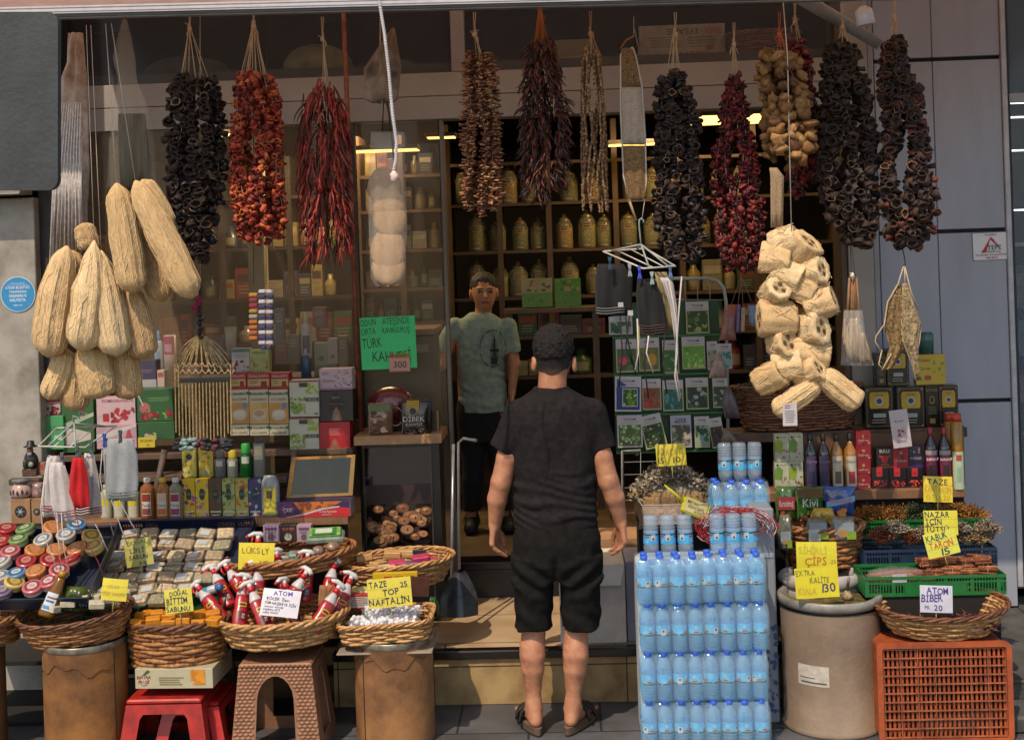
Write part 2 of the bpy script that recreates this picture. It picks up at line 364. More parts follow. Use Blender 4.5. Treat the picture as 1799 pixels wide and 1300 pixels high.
# security sticker
def flatsign(px0, py0, px1, py1, Y, base, items, name, label, cat, rz=0, th_=.002, group=None, tilt=0):
    s = sc(Y); w = (px1 - px0) / s; h = (py1 - py0) / s; p = W((px0 + px1) / 2, py1, Y); mb = MB()
    mb.box(-w/2, 0, 0, w/2, th_, h, mat(base, .5, .03, 20)); art(mb, w, h, items, -w/2, 0); o = mb.build(name); o.location = p; o.rotation_euler = (R(tilt), R(rz), 0); return tag(o, label, cat, group)
flatsign(1711, 409, 1775, 457, YW - .003, '#c9c8cc', [('r', 0, 0, 1, .012, '#222'*1 + '222'), ('r', 0, .988, 1, 1, '#222222'), ('r', 0, 0, .012, 1, '#222222'), ('r', .988, 0, 1, 1, '#222222'),
    ('t', .5, .89, .06, 'Güvenliğiniz', '#503030'), ('p', [(.28, .38), (.50, .84), (.60, .70), (.54, .66), (.48, .74), (.36, .30), (.22, .28)], '#b5222c'), ('p', [(.50, .84), (.73, .46), (.69, .46), (.47, .76)], '#b5222c'),
    ('t', .58, .37, .17, 'TEPE', '#111111'), ('t', .5, .27, .07, 'GÜVENLİK A.Ş.', '#222222'), ('t', .5, .17, .06, 'Tarafından korunmaktadır', '#702828', .86), ('t', .5, .05, .08, '444 8373', '#b03038')],
    'sticker', 'small white security sticker with red triangle on grey wall', 'sticker', rz=-1)
# ---- left wall with blue sticker ----
th = thing('left_pier', 'pale grey stained wall pier at the left edge', 'wall', (0, 0, 0)); x1 = W(66, 560, .64).x
mb = MB(); mb.bbox(x1 - 2, .64, 0, x1, .9, W(30, 346, .64).z - .006, mat('#9a948c', .6, .25, 5, n2='#6f6a60'), .004); mb.build('wall_face', th)
mb = MB(); mb.bbox(x1 - 2, .64, W(30, 346, .64).z + .006, x1 - .006, .5, 4, mat('#8d867e', .6, .2, 5), .004); mb.build('wall_face', th)
mb = MB(); mb.box(x1 + .001, .7, 1.42, x1 + .1, .9, 4, mat('#25211e', .6, .3)); mb.build('dark_jamb', th)
p = W(32, 517, .635); mb = MB(); Rr = .086
def disc(mb, r, y, m, k=40): mb.poly([(r*math.cos(2*PI*i/k), r*math.sin(2*PI*i/k)) for i in range(k)], m, T((0, y, 0)))
disc(mb, Rr, 0, '#b8c8d4'); disc(mb, Rr * .95, -.0008, mat('#1c7fb4', .4, .04))
wt = '#e4ecf0'
for (s_, z, h, w) in (('Konak Belediyesi Sağlık İşleri', .055, .0045, .075), ('tarafından düzenli olarak', .046, .0045, .10), ('KONAK BELEDİYESİ', .030, .012, .118), ('TARAFINDAN', .010, .012, .085), ('DEZENFEKTE', -.010, .012, .085), ('EDİLMİŞTİR.', -.030, .012, .08), ('Sağlıkla kalın', -.052, .006, .045)):
    text(mb, s_, 0, z - .004, h, wt, w=w, y=-.0016, align='c')
o = mb.build('sticker'); o.location = p; tag(o, 'round blue municipal sticker on the pale left wall', 'sticker')
# ---- fascia band, mullions, glass ----
YF = 1.0
th = thing('shop_front', 'wide glazed shop front with pale fascia band and open doorway', 'shopfront', (0, 0, 0))
zb = W(790, 209, YF).z; zt = W(790, 127, YF).z; xl = W(120, 500, YF).x
mb = MB(); mb.bbox(xl - .05, YF, zb, xc0 - .03, YF + .12, zt - .12, mat('#8d8581', .5, .08, 3), .003); mb.build('fascia', th)
mb = MB(); mb.bbox(xl - .05, YF + .002, zt - .117, xc0 - .03, YF + .12, zt, mat('#908884', .5, .08, 3), .003); mb.build('fascia', th)
mb = MB(); a = W(805, 100, YF).x; mb.bbox(a - .035, YF, zt + .001, a + .035, YF + .08, 3.7, mat('#88807c', .5, .08), .003); mb.build('mullion', th)
mb = MB(); mb.box(xl - .05, YF + .14, zt - .02, xc0 - .03, 2.2, zt, mat('#30281f', .7)); mb.build('loft_shelf', th)
for X0, X1 in ((xl, a - .036), (a + .036, xc0 - .03)):
    mb = MB(); mb.box(X0, YF + .03, zt + .001, X1, YF + .034, 3.7, film('#9aa0a8', .06, .03)); mb.build('glass', th)
def post(px, w, c, y0=YF, name='frame_post', z1=None, z0=.25):
    x = W(px, 550, y0).x; mb = MB(); mb.bbox(x - w/2, y0, z0, x + w/2, y0 + .05, z1 or zb - .001, mat(c, .4, .1), .003); mb.build(name, th); return x
xa = post(628, .03, '#2b241e'); xb = post(786, .022, '#5e564c', YF + .01); x0 = post(118, .05, '#2b2622')
for X0, X1 in ((x0 + .03, xa - .02), (xa + .02, xb - .015)):
    mb = MB(); mb.box(X0, YF + .02, .45, X1, YF + .024, zb - .002, film('#b39c80', .13, .03)); mb.build('glass', th)  # warm pane tint paints the brownish haze of reflections into the glass
mb = MB(); mb.box(x0, YF - .0, .25, xb, YF + .05, .44, mat('#171412', .7)); mb.build('kick_panel', th)
mb = MB(); mb.box(xl - .2, 1.02, 3.7, 3.2, 1.15, 4.6, mat('#4d4742', .7)); mb.build('upper_wall', th)
# copper-brown pipe in front of the fascia
p0 = W(603, 30, .85); p1 = W(628, 560, .85); p1.z = 1.2; p0.z = 3.6
mb = MB(); mb.tube([p0, p1], .012, mat('#8f4c36', .5, .3, 20), 10); tag(mb.build('pipe'), 'slim rust-brown pipe running down the shop front', 'pipe')
# ---- awning ----
th = thing('awning', 'pinkish fabric awning with white aluminium front bar overhead', 'awning', (0, 0, 0))
A0 = W(-110, 24, -.5); A1 = W(2300, -33, -.5)
def along(t, dz=0, dy=0): return A0.lerp(A1, t) + Vector((0, dy, dz))
def beam(mb, P, Q, y0, z0, y1, z1, m):
    v = [P+Vector((0,y0,z0)), P+Vector((0,y1,z0)), P+Vector((0,y1,z1)), P+Vector((0,y0,z1))]; v += [Q+Vector((0,y0,z0)), Q+Vector((0,y1,z0)), Q+Vector((0,y1,z1)), Q+Vector((0,y0,z1))]
    mb.add(v, [(3,2,1,0),(4,5,6,7),(0,1,5,4),(1,2,6,5),(2,3,7,6),(3,0,4,7)], m)
mb = MB(); bm_ = mat('#b9b2b4', .35, .08, 20)
for i in range(4): beam(mb, A0, A1, -.003 * (i % 2), -.012 + i*.0075, .05, -.005 + i*.0075, bm_)
mb.build('front_bar', th)
mb = MB(); beam(mb, A0, A1, .008, -.022, .05, -.0125, mat('#4a4446', .5)); beam(mb, A0, A1, .016, -.028, .05, -.0225, mat('#77706c', .4)); mb.build('lower_lip', th)
mb = MB(); n = 60; vs = []; fs = []
for i in range(n + 1):
    P = A0.lerp(A1, i / n)
    for j in range(9):
        f = j / 8; sg = -.02 * math.sin(PI * f) + .006 * math.sin(i * 1.1) * math.sin(PI * f); vs.append(P + Vector((0, .03 + f * 1.50, .018 + f * .68 + sg)))
for i in range(n):
    for j in range(8): fs.append((i*9+j, (i+1)*9+j, (i+1)*9+j+1, i*9+j+1))
fab = mat('#b89084', .85, .15, 6, bump=.1); nt_ = fab.node_tree; pb = nt_.nodes['Principled BSDF']; tl = nt_.nodes.new('ShaderNodeBsdfTranslucent'); tl.inputs[0].default_value = (.62, .42, .33, 1); mxs = nt_.nodes.new('ShaderNodeMixShader'); mxs.inputs[0].default_value = .5
nt_.links.new(pb.outputs[0], mxs.inputs[1]); nt_.links.new(tl.outputs[0], mxs.inputs[2]); nt_.links.new(mxs.outputs[0], nt_.nodes['Material Output'].inputs[0])
mb.add(vs, fs, fab, None, True); mb.build('fabric', th)
mb = MB(); P = W(1540, 75, .9); Q = W(1400, -8, -.45); mb.tube([P, Q], .035, mat('#8d857e', .5), 4); mb.build('folding_arm', th)
# spotlight on the arm
p = W(1516, 10, -.35); th = thing('spotlight', 'small white spotlight hanging under awning at right', 'lamp', p)
mb = MB(); mb.lathe([(.012, -.005), (.013, .05), (.009, .056)], mat('#c3bcba', .35), 12); mb.build('stem', th)
mb = MB(); mb.lathe([(.034, -.08), (.038, -.078), (.034, -.02), (.016, -.008), (.010, 0)], mat('#bfb2b4', .4), 14, RY(-8)); mb.build('lamp_head', th)
# rail the goods hang from
mb = MB(); mb.tube([W(60, 22, -.02), W(1700, -28, -.02)], .012, mat('#3a3430', .5), 8); tag(mb.build('hanging_rail'), 'dark rail behind the awning bar carrying hanging goods', 'rail')
# back of a sign hanging close to the camera
p = W(10, 178, -2.6); th = thing('street_sign', 'grey unlit back of a rounded sign in the top left corner', 'sign', p)
s = sc(-2.6); w = 190 / s; h = 318 / s; mb = MB(); vs = []
for (cx, cz, a0) in ((w/2-.025, h/2-.025, 0), (-w/2+.025, h/2-.025, 90), (-w/2+.025, -h/2+.025, 180), (w/2-.025, -h/2+.025, 270)):
    vs += [(cx + .025*math.cos(R(a0+i*15)), cz + .025*math.sin(R(a0+i*15))) for i in range(7)]
mb.poly(vs, mat('#33383a', .6, .2, 7, n2='#222429', bump=.15, bs=80), th=.02); mb.build('plate', th)
mb = MB(); mb.bbox(-.13, -.02, -h/2 + .03, -.09, -.002, h/2 - .03, mat('#1d1f22', .5), .005); mb.build('bracket', th); mb = MB(); mb.tube([(-.12, .04, .02), (-3, .04, .02), (-3, .04, -p.z)], .025, mat('#5a5d60', .4), 12); mb.build('pole', th)
th.rotation_euler.y = R(2)
# ================= inside the shop =================
LAMPC = mat('#ffcf70', emit=2.6, n=0)
for i, (px0, px1, py, Y, d, rgt) in enumerate(((622, 735, 266, 2.0, .16, 'over the hanging loofah bag'), (372, 402, 236, 1.9, .3, 'behind the orange pepper garland'), (1195, 1345, 212, 2.4, .55, 'on the right side of the ceiling'), (752, 800, 243, 2.0, .1, 'left of the brown stick garland'), (1070, 1170, 255, 2.8, .14, 'behind the woven back scrubber'), (1640, 1700, 230, 2.0, .2, 'near the grey column'))):
    a = W(px0, py, Y); b = W(px1, py, Y); th = thing('ceiling_light', 'warm rectangular ceiling light ' + rgt, 'light', (a + b) / 2, 'lit ceiling panels inside the shop')
    if i == 5: bpy.data.objects.remove(th); continue
    w = (b - a).length; mb = MB(); mb.bbox(-w/2 - .01, -d/2 - .01, .004, w/2 + .01, d/2 + .01, .03, mat('#6d6558', .5), .004); mb.build('housing', th)
    mb = MB(); mb.box(-w/2, -d/2, 0, w/2, d/2, .0035, LAMPC); mb.build('diffuser', th)
for x in (-1.2, 1.1):
    L = bpy.data.lights.new('shop_lamp', 'AREA'); L.energy = 22; L.color = (1, .72, .42); L.size = .8; L.shape = 'RECTANGLE'; L.size_y = .3; o = bpy.data.objects.new('shop_lamp', L); COL.objects.link(o); o.location = (x, 2.5, 2.95)
# ================= people =================
def n3(P, f, s=0):
    x, y, z = P[..., 0]*f, P[..., 1]*f, P[..., 2]*f
    return (np.sin(x + 1.7*np.sin(y*.8 + s) + s) + np.sin(y*1.1 + 1.3*np.sin(z*.9 + 2*s)) + np.sin(z*.95 + 1.5*np.sin(x*1.05 + s*3))) / 3
def multi(parts, mats_, name, parent, colf=None):
    VV = []; FF = []; b = 0
    for f, lo, hi, h in parts:
        V, F = nets(f, lo, hi, h); VV.append(V); FF.append(F + b); b += len(V)
    V = np.concatenate(VV); F = np.concatenate(FF); me = bpy.data.meshes.new(name); me.from_pydata(V.tolist(), [], F.tolist())
    for q in mats_: me.materials.append(q)
    if colf is not None: me.polygons.foreach_set('material_index', colf(V[F].mean(1)).astype(np.int32))
    me.polygons.foreach_set('use_smooth', [True] * len(F)); me.update(); o = bpy.data.objects.new(name, me); COL.objects.link(o); o.parent = parent; return o
def hull(pts, r): a = np.array(pts); return a.min(0) - r, a.max(0) + r
def chain(P, pts, rs, k=.012, d=None):
    for i in range(len(pts) - 1):
        q = cap_(P, pts[i], pts[i+1], rs[i], rs[i+1]); d = q if d is None else smin(d, q, k)
    return d
def loft(P, rows):
    """rows: (z, cx, cy, halfwidth, halfdepth) rising in z"""
    z = P[..., 2]; zs = [r[0] for r in rows]; I = lambda k: np.interp(z, zs, [r[k] for r in rows]); a = I(3); b = I(4)
    q = np.power(np.power(np.abs((P[..., 0] - I(1)) / a), 2.3) + np.power(np.abs((P[..., 1] - I(2)) / b), 2.3), 1/2.3)
    d = (q - 1) * np.minimum(a, b); return np.maximum(d, np.maximum(zs[0] - z, z - zs[-1]))
base = W(975, 1288, 0); base.z = 0
man = thing('person', 'man seen from behind in black tee, black shorts and sandals', 'person', base)
def m(px, py, dy=0): q = W(px, py, 0) - base; return (q.x, dy, q.z)
SK = mat('#b07a5c', .6, .2, 22, bump=.06, sss=.04, n2='#96604a')
def hand(wr, dirv, side, fwd, sgn, curl, k=1.):
    """relaxed hand: palm from the wrist along dirv; side = across the knuckles (index to little), fwd = palm normal"""
    wr = np.array(wr); d = np.array(dirv) / np.linalg.norm(dirv); s_ = np.array(side) / np.linalg.norm(side); f_ = np.array(fwd) / np.linalg.norm(fwd)
    pr = []; pal = .085 * k; K = [wr + d * pal * (.98 - .08 * abs(i - 1.2)) + s_ * (i - 1.5) * .021 * k for i in range(4)]
    for i in range(4): pr.append(([wr + s_ * (i - 1.5) * .011 * k, K[i]], [.015 * k, .0125 * k]))
    for i, L in enumerate((.072, .080, .074, .058)):
        a = curl[0]; p0 = K[i]; pts = [p0]; dd = d
        for seg, fr in ((.45, a), (.31, a * 2.1), (.24, a * 2.9)):
            an = R(fr + i * 3); dd = d * math.cos(an) + f_ * math.sin(an); pts.append(pts[-1] + dd * L * seg * k)
        pr.append((pts, [.0098 * k, .0088 * k, .0080 * k, .0068 * k]))
    t0 = wr + d * .022 * k - s_ * .018 * k; t1 = t0 + d * .032 * k - s_ * .024 * k + f_ * .012 * k; t2 = t1 + d * .028 * k - s_ * .004 * k + f_ * .010 * k; t3 = t2 + d * .022 * k + s_ * .004 * k + f_ * .004 * k
    pr.append(([t0, t1, t2, t3], [.015 * k, .0125 * k, .0100 * k, .0078 * k])); return pr
def handsdf(P, pr):
    d = None
    for j, (pts, rs) in enumerate(pr):
        q = chain(P, pts, rs, .004); d = q if d is None else smin(d, q, .010 if j < 4 else .0035)
    return d
parts = []
for sd, sh, el, wr in (('l', m(908, 738), m(881, 846, -.01), m(869, 926, .035)), ('r', m(1040, 738), m(1069, 844, -.01), m(1092, 922, .035))):
    sg = -1 if sd == 'l' else 1
    hp = hand(wr, (-.03 if sd == 'l' else .03, .10, -1), (sg * .35, -.94, -.1), (-sg * .95, .35, 0.0), 1, (19,))
    mid = tuple(np.array(el) * .62 + np.array(wr) * .38 + np.array((sg * .006, -.004, 0)))
    def f(P, sh=sh, el=el, wr=wr, hp=hp, mid=mid, sg=sg):
        d = chain(P, [sh, tuple(np.array(sh)*.4+np.array(el)*.6+np.array((0, -.004, 0))), el, mid, wr], [.044, .0455, .0435, .0415, .0265], .01)
        d = smin(d, cap_(P, np.array(el) + (0, -.024, .01), np.array(el) + (0, -.022, -.01), .016, .014), .02)
        return smin(d, handsdf(P, hp), .012)
    lo, hi = hull([sh, el, wr] + [q for p_, _ in hp for q in p_], .065); parts.append((f, lo, hi, .0042))
hc = np.array(m(973, 619, 0)); rot = Matrix.Rotation(R(-18), 4, 'Z')
def headf(P):
    d = ell_(P, hc + (0, .002, .008), (.074, .094, .098), rot)
    d = smin(d, ell_(P, hc + (.018, .05, -.060), (.050, .055, .055), rot), .035)           # jaw
    d = smin(d, cap_(P, hc + (-.004, -.012, -.05), m(970, 700, .0), .057, .064), .03)
    d = smin(d, cap_(P, hc + (.030, .105, -.015), hc + (.034, .118, -.035), .010, .014), .02)
    d = smin(d, cap_(P, m(968, 700, 0), m(940, 716, 0), .045, .04), .02); d = smin(d, cap_(P, m(968, 700, 0), m(1000, 714, 0), .045, .04), .02)
    for sg, c in ((-1, np.array(m(938, 640, .006))), (1, np.array(m(1010, 640, -.004)))):
        e = ell_(P, c, (.012, .022, .033), Matrix.Rotation(R(sg * -22), 4, 'Z')); e = np.maximum(e, -ell_(P, c + (sg * .008, .004, .002), (.007, .013, .021))); d = smin(d, e, .008)
    return d
parts.append((headf, hc - (.13, .14, .27), hc + (.13, .16, .13), .0045))
def legf(P):
    d = None
    for hip, kn, cf, an, dx in ((m(945, 960), m(940, 1092, .02), m(936, 1148, -.012), m(938, 1236, .0), -.07), (m(1015, 960), m(1014, 1092, .02), m(1012, 1148, -.012), m(1007, 1236, .0), .10)):
        C_ = np.array(cf); A_ = np.array(an); q = chain(P, [hip, kn, tuple(C_ + (0, .004, .03)), tuple(C_), tuple(C_*.72+A_*.28), tuple(C_*.38+A_*.62+np.array((0, .004, 0))), an], [.072, .050, .0535, .0545, .049, .0365, .029], .006)
        he = (an[0] - dx * .12, -.025, .058); ball = (an[0] + dx * .55, .14, .05); toe = (an[0] + dx * .75, .18, .046)
        q = smin(q, cap_(P, an, he, .030, .026), .03); q = smin(q, cap_(P, (an[0], .01, .07), ball, .032, .028), .03); q = smin(q, cap_(P, ball, toe, .026, .016), .015)
        for i in range(5):
            b = np.array(ball) + np.array(((i - 2) * .016, -abs(i-2)*.003, -.004)); e = b + np.array((dx * .18, .050 - i * .005 if dx < 0 else .03 + i * .005, -.004)); q = smin(q, cap_(P, b, e, .011, .009), .006)
        q = smin(q, cap_(P, (an[0] - .026, .008, an[2] - .022), (an[0] + .026, .004, an[2] - .018), .014, .014), .014)
        q = np.maximum(q, .036 - P[..., 2]); d = q if d is None else np.minimum(d, q)
    return d
parts.append((legf, (-.26, -.10, .03), (.26, .30, .85), .0055))
parts.append((lambda P: loft(P, [(.75, .03, .01, .13, .08), (1.0, .035, .01, .14, .09), (1.30, .045, .01, .14, .08), (1.40, .048, .01, .09, .05)]), (-.25, -.18, .7), (.25, .2, 1.45), .012))
multi(parts, [SK], 'body', man)
# hair: curly on top, clipped short below
def hairf(P):
    d = ell_(P, hc + (-.001, -.004, .020), (.0815, .100, .098), rot); cut = hc[2] - .022 + .25 * (P[..., 1] - hc[1])
    d = np.maximum(d + np.clip(cut + .03 - P[..., 2], 0, .03) * .30, cut - P[..., 2] + .012 * n3(P, 170) - .004); return d - .0045 - .0042 * n3(P, 210, 1) - .003 * n3(P, 420, 2) - .003 * n3(P, 120, 4)
netobj(hairf, hc - (.12, .13, .06), hc + (.12, .13, .14), .0035, mat('#15110f', .7, .5, 60, bump=.6, bs=300, spec=.35), 'hair', man)
def fadef(P):
    d = smin(ell_(P, hc + (0, -.001, .004), (.0765, .0965, .100), rot), cap_(P, hc + (-.004, -.012, -.05), m(970, 700, .0), .0585, .0655), .03); return np.maximum(np.maximum(d, hc[2] - .062 + .008 * n3(P, 90) + .35 * (P[..., 1] - hc[1]) - P[..., 2]), P[..., 2] - hc[2] - .01) - .0005 * n3(P, 700)
netobj(fadef, hc - (.11, .13, .13), hc + (.11, .12, .05), .004, [mat('#1f1715', .8, .5, 200, bump=.4, bs=500), mat('#2a1e19', .8, .5, 200, bump=.4, bs=500, n2='#1b1412'), mat('#4c372b', .8, .5, 260, bump=.3, bs=500, n2='#3a2820')], 'clipped_hair', man, lambda C: np.clip((hc[2] - .038 - C[:, 2] + .35 * (hc[1] - C[:, 1] - .06) + np.random.RandomState(3).normal(0, .006, len(C))) / .016, 0, 2))
zz = lambda py: m(975, py)[2]; xx = lambda px, py: m(px, py)[0]
def folds(P, z0, z1, amp, f, s=0):
    w = np.clip((P[..., 2] - z0) / .04, 0, 1) * np.clip((z1 - P[..., 2]) / .08, 0, 1)
    ph = P[..., 2] * f + 2.6 * np.sin(P[..., 0] * 8 + s) + 1.6 * np.sin(P[..., 0] * 19 + 2 * s + P[..., 2] * 20) + P[..., 1] * 6
    return amp * w * (np.clip(np.sin(ph), -.2, 1) * (.45 + .55 * np.sin(P[..., 0] * 14 + P[..., 2] * 33 + s)) + .35 * np.sin(ph * 1.7 + s + P[..., 0] * 30))
Z = [zz(926), zz(905), zz(870), zz(830), zz(780), zz(740), zz(715), zz(702), zz(692), zz(684), zz(679)]
HW = [.174, .180, .174, .176, .186, .192, .182, .152, .112, .082, .072]; HD = [.130, .134, .125, .120, .122, .122, .112, .098, .084, .074, .070]
CX = [xx(977, 926), xx(977, 905), xx(976, 870), xx(975, 830), xx(975, 780), xx(974, 740), xx(974, 715), xx(972, 702), xx(970, 692), xx(969, 684), xx(969, 679)]
def shirt(P):
    d = loft(P, [(Z[i], CX[i], .005, HW[i], HD[i]) for i in range(len(Z))])
    for a, b, sg in ((m(910, 727), m(884, 790, .0), -1), (m(1042, 724), m(1059, 788, .0), 1)):
        q = cap_(P, a, b, .060, .060) - .001 * n3(P, 55, sg); u = np.array(b) - np.array(a); u = u / np.linalg.norm(u); q = np.maximum(q, (P - np.array(b)) @ u); d = smin(d, q, .022)
    d = np.maximum(d, -cap_(P, m(968, 640), m(968, 700), .060, .062)) if False else d
    x = P[..., 0]; z = P[..., 2]; back = np.clip(-P[..., 1] / .05, 0, 1)
    d = d + back * .010 * np.exp(-((x - xx(962, 760) + .01*np.sin(z*20)) / .006) ** 2) * np.clip((z - zz(845)) / .1, 0, 1) * np.clip((zz(700) - z) / .03, 0, 1)
    d = d - back * .004 * np.sin(x * 38 + 2 * np.sin(z * 7)) * np.clip((zz(720) - z) / .1, 0, 1) * np.clip((z - zz(870)) / .1, 0, 1)
    d = d - folds(P, zz(927), zz(815), .0075, 88, 1.3) - .0015 * n3(P, 60, 2)
    d = d - back * .004 * np.exp(-((z - zz(918)) / .003) ** 2) * 0
    return d
netobj(shirt, (-.30, -.17, Z[0] - .02), (.30, .17, Z[-1] + .02), .005, mat('#252223', .95, .2, 40, bump=.15, bs=900, spec=.08), 'tshirt', man)
def shorts(P):
    x = P[..., 0]; z = P[..., 2]
    hips = loft(P, [(zz(1015), xx(978, 1015), .0, .185, .105), (zz(985), xx(979, 985), -.006, .192, .13), (zz(945), xx(979, 945), -.004, .188, .135), (zz(900), xx(977, 900), 0, .165, .118)])
    L = loft(P, [(zz(1100), xx(938, 1100), .01, .080, .092), (zz(1040), xx(938, 1040), .0, .084, .105), (zz(975), xx(938, 975), 0, .088, .115)])
    Rr_ = loft(P, [(zz(1102), xx(1021, 1100), .01, .084, .092), (zz(1040), xx(1020, 1040), .0, .087, .105), (zz(975), xx(1018, 975), 0, .090, .115)])
    d = smin(hips, np.minimum(L, Rr_), .03); back = np.clip(-P[..., 1] / .05, 0, 1)
    dx = np.abs(x - xx(978, 1000)); d = d - back * .009 * np.sin((z - zz(1010)) * 70 - dx * 55) * np.exp(-((z - zz(1005)) / .06) ** 2) * np.clip(dx / .05, .1, 1)
    d = d + back * .016 * np.exp(-(dx / .012) ** 2) * np.clip((zz(960) - z) / .05, 0, 1)
    return d - .0045 * n3(P, 34, 5) - .0022 * n3(P, 80, 3) - .004 * np.sin(z*60 + x*40) * np.clip((zz(1050)-z)/.05, 0, 1)
netobj(shorts, (-.27, -.19, zz(1104)), (.27, .19, zz(896)), .0055, mat('#1c1b1a', .95, .2, 30, bump=.12, bs=900, spec=.08), 'shorts', man)
for an, dx in ((m(938, 1236)[0], -.07), (m(1007, 1236)[0], .10)):
    sa = thing('sandal', None, None, (0, 0, 0)); sa.parent = man; mb = MB(); out = []
    for t in np.linspace(0, 2 * PI, 28, endpoint=False):
        ly = math.sin(t); lx = math.cos(t); L = .145; w = .044 * (1 + .16 * ly); y = .085 + L * ly * 1.0; out.append((an + dx * (y + .03) / .2 * .85 - dx * .15 + w * lx, y))
    vs = []; zc = (0.0, .008, .012, .030, .036)
    for i, z in enumerate(zc): vs += [(x, y, z) for x, y in out] if i not in (0,) else [(an + (x - an) * .97, y * .99, z) for x, y in out]
    for a in range(4):
        mb.add(vs[a*28:(a+2)*28], [(i, (i+1) % 28, 28 + (i+1) % 28, 28 + i) for i in range(28)], mat('#1a1413' if a < 1 else '#5b4638', .8, .2, 60), None, True)
    mb.add(vs[112:140], [tuple(range(28))], mat('#6b5545', .9), None); mb.build('sole', sa)
    for yy, hh in ((.062, .100), (.118, .082)):
        mb = MB(); pts = []; cx = an + dx * (yy + .03) / .2 * .85 - dx * .15
        for t in np.linspace(0, PI, 13): pts.append((cx + .047 * math.cos(t), yy + .01 * math.cos(t), .03 + (hh - .03) * math.sin(t)))
        for off in np.linspace(-.022, .022, 6): mb.tube([(a_, b_ + off, c_) for a_, b_, c_ in pts], .0062, mat('#1b1615', .6, .2, 40), 5)
        mb.build('strap', sa)
# ---- the boy inside ----
YB = 2.07; bb = W(850, 930, YB); bb.z = .44
boy = thing('person', 'boy in grey-green printed tee standing inside the shop doorway', 'person', bb)
def b(px, py, dy=0): q = W(px, py, YB) - bb; return np.array((q.x, dy, q.z))
hb = b(851, 514); rb_ = Matrix.Rotation(R(12), 4, 'Z')
SKB = mat('#b07a5a', .6, .12, 14, sss=.03)
def bhead(P):
    d = ell_(P, hb + (-.004, .01, .022), (.072, .088, .088), rb_); d = smin(d, ell_(P, hb + (.004, -.03, -.035), (.055, .052, .070), rb_), .04)
    d = smin(d, cap_(P, hb + (0, .01, -.04), b(847, 572, .01), .046, .052), .025)
    f = hb + (.012, -.085, 0)
    d = smin(d, cap_(P, f + (.002, .004, .012), f + (.003, -.016, -.022), .008, .0115), .012)
    d = smin(d, ell_(P, f + (-.002, .008, -.052), (.024, .013, .008)), .006); d = smin(d, cap_(P, f + (-.034, .010, .022), f + (.034, .006, .022), .009, .009), .012)
    for sx_ in (-.030, .030): d = np.maximum(d, -ell_(P, f + (sx_, .0, .006), (.015, .012, .008)) ) if False else smin(d, ell_(P, f + (sx_, .012, .005), (.012, .010, .008)), .003)
    for sx_ in (-.078, .074): d = smin(d, ell_(P, hb + (sx_, .005, -.005), (.011, .02, .03)), .008)
    return d
def bcol(C):
    q = C - (hb + (.012, -.085, 0)); i = np.zeros(len(C)); fr = q[:, 1] < .03
    for sx_ in (-.030, .030):
        i[fr & (np.abs(q[:, 0] - sx_) < .013) & (np.abs(q[:, 2] - .005) < .005)] = 1
        i[fr & (np.abs(q[:, 0] - sx_) < .018) & (np.abs(q[:, 2] - .024 + .1*np.abs(q[:, 0]-sx_)) < .0035)] = 1
    i[fr & (np.abs(q[:, 0] + .002) < .023) & (np.abs(q[:, 2] + .052) < .0065)] = 2; return i
bp = [(bhead, hb - (.12, .14, .18), hb + (.12, .13, .13), .0045)]
armL = [b(800, 572), b(778, 640, -.05), b(748, 662, -.22)]; armR = [b(893, 572), b(904, 640), b(900, 690, -.03)]
for A, sg in ((armL, -1), (armR, 1)):
    dv = A[2] - A[1]; hp = hand(A[2], dv, (sg * .3, -.5, .8) if sg < 0 else (.2, -.95, 0), (.4, .3, -.8) if sg < 0 else (-.95, 0, 0), 1, (14,), .85)
    f = lambda P, A=A, hp=hp: smin(chain(P, A, [.042, .034, .022], .015), handsdf(P, hp), .01)
    lo, hi = hull(A + [q for p_, _ in hp for q in p_], .05); bp.append((f, lo, hi, .005))
def blegs(P):
    q = chain(P, [b(838, 730), b(832, 840, -.02), b(828, 905)], [.06, .045, .032]); return np.minimum(q, chain(P, [b(872, 730), b(884, 840, -.02), b(886, 905)], [.06, .045, .032]))
bp.append((blegs, (-.2, -.12, 0.03), (.25, .12, .75), .009))
bp.append((lambda P: loft(P, [(.6, 0, 0, .12, .08), (1.1, 0, 0, .13, .08), (1.2, 0, 0, .06, .05)]), (-.2, -.14, .55), (.2, .14, 1.25), .014))
multi(bp, [SKB, mat('#0f0b09', .5), mat('#7a4238', .5)], 'body', boy, bcol)
def bhair(P):
    d = ell_(P, hb + (-.004, .018, .040), (.079, .092, .082), rb_); return np.maximum(d, hb[2] + .040 - P[..., 2] - .55 * (P[..., 1] - hb[1] + .06)) - .003 * n3(P, 200) - .003 * n3(P, 90, 3)
netobj(bhair, hb - (.12, .12, .09), hb + (.12, .14, .15), .0045, mat('#0e0b0a', .7, .4, 60, bump=.4, bs=300), 'hair', boy)
bz = lambda py: b(850, py)[2]
def bshirt(P):
    x0_ = b(845, 600)[0]; d = loft(P, [(bz(722), b(850, 722)[0], 0, .140, .105), (bz(650), b(846, 650)[0], 0, .136, .105), (bz(600), x0_, 0, .140, .100), (bz(575), x0_, 0, .142, .085), (bz(560), x0_, 0, .115, .07), (bz(549), x0_, .005, .062, .055)])
    for A, e in ((armL, b(777, 618, -.02)), (armR, b(900, 620))):
        a = A[0] + (0, 0, 0); q = cap_(P, a, e, .050, .056); u = (e - a) / np.linalg.norm(e - a); d = smin(d, np.maximum(q, (P - e) @ u), .02)
    return d - folds(P, bz(725), bz(600), .007, 50, 2.1) - .003 * n3(P, 40, 2)
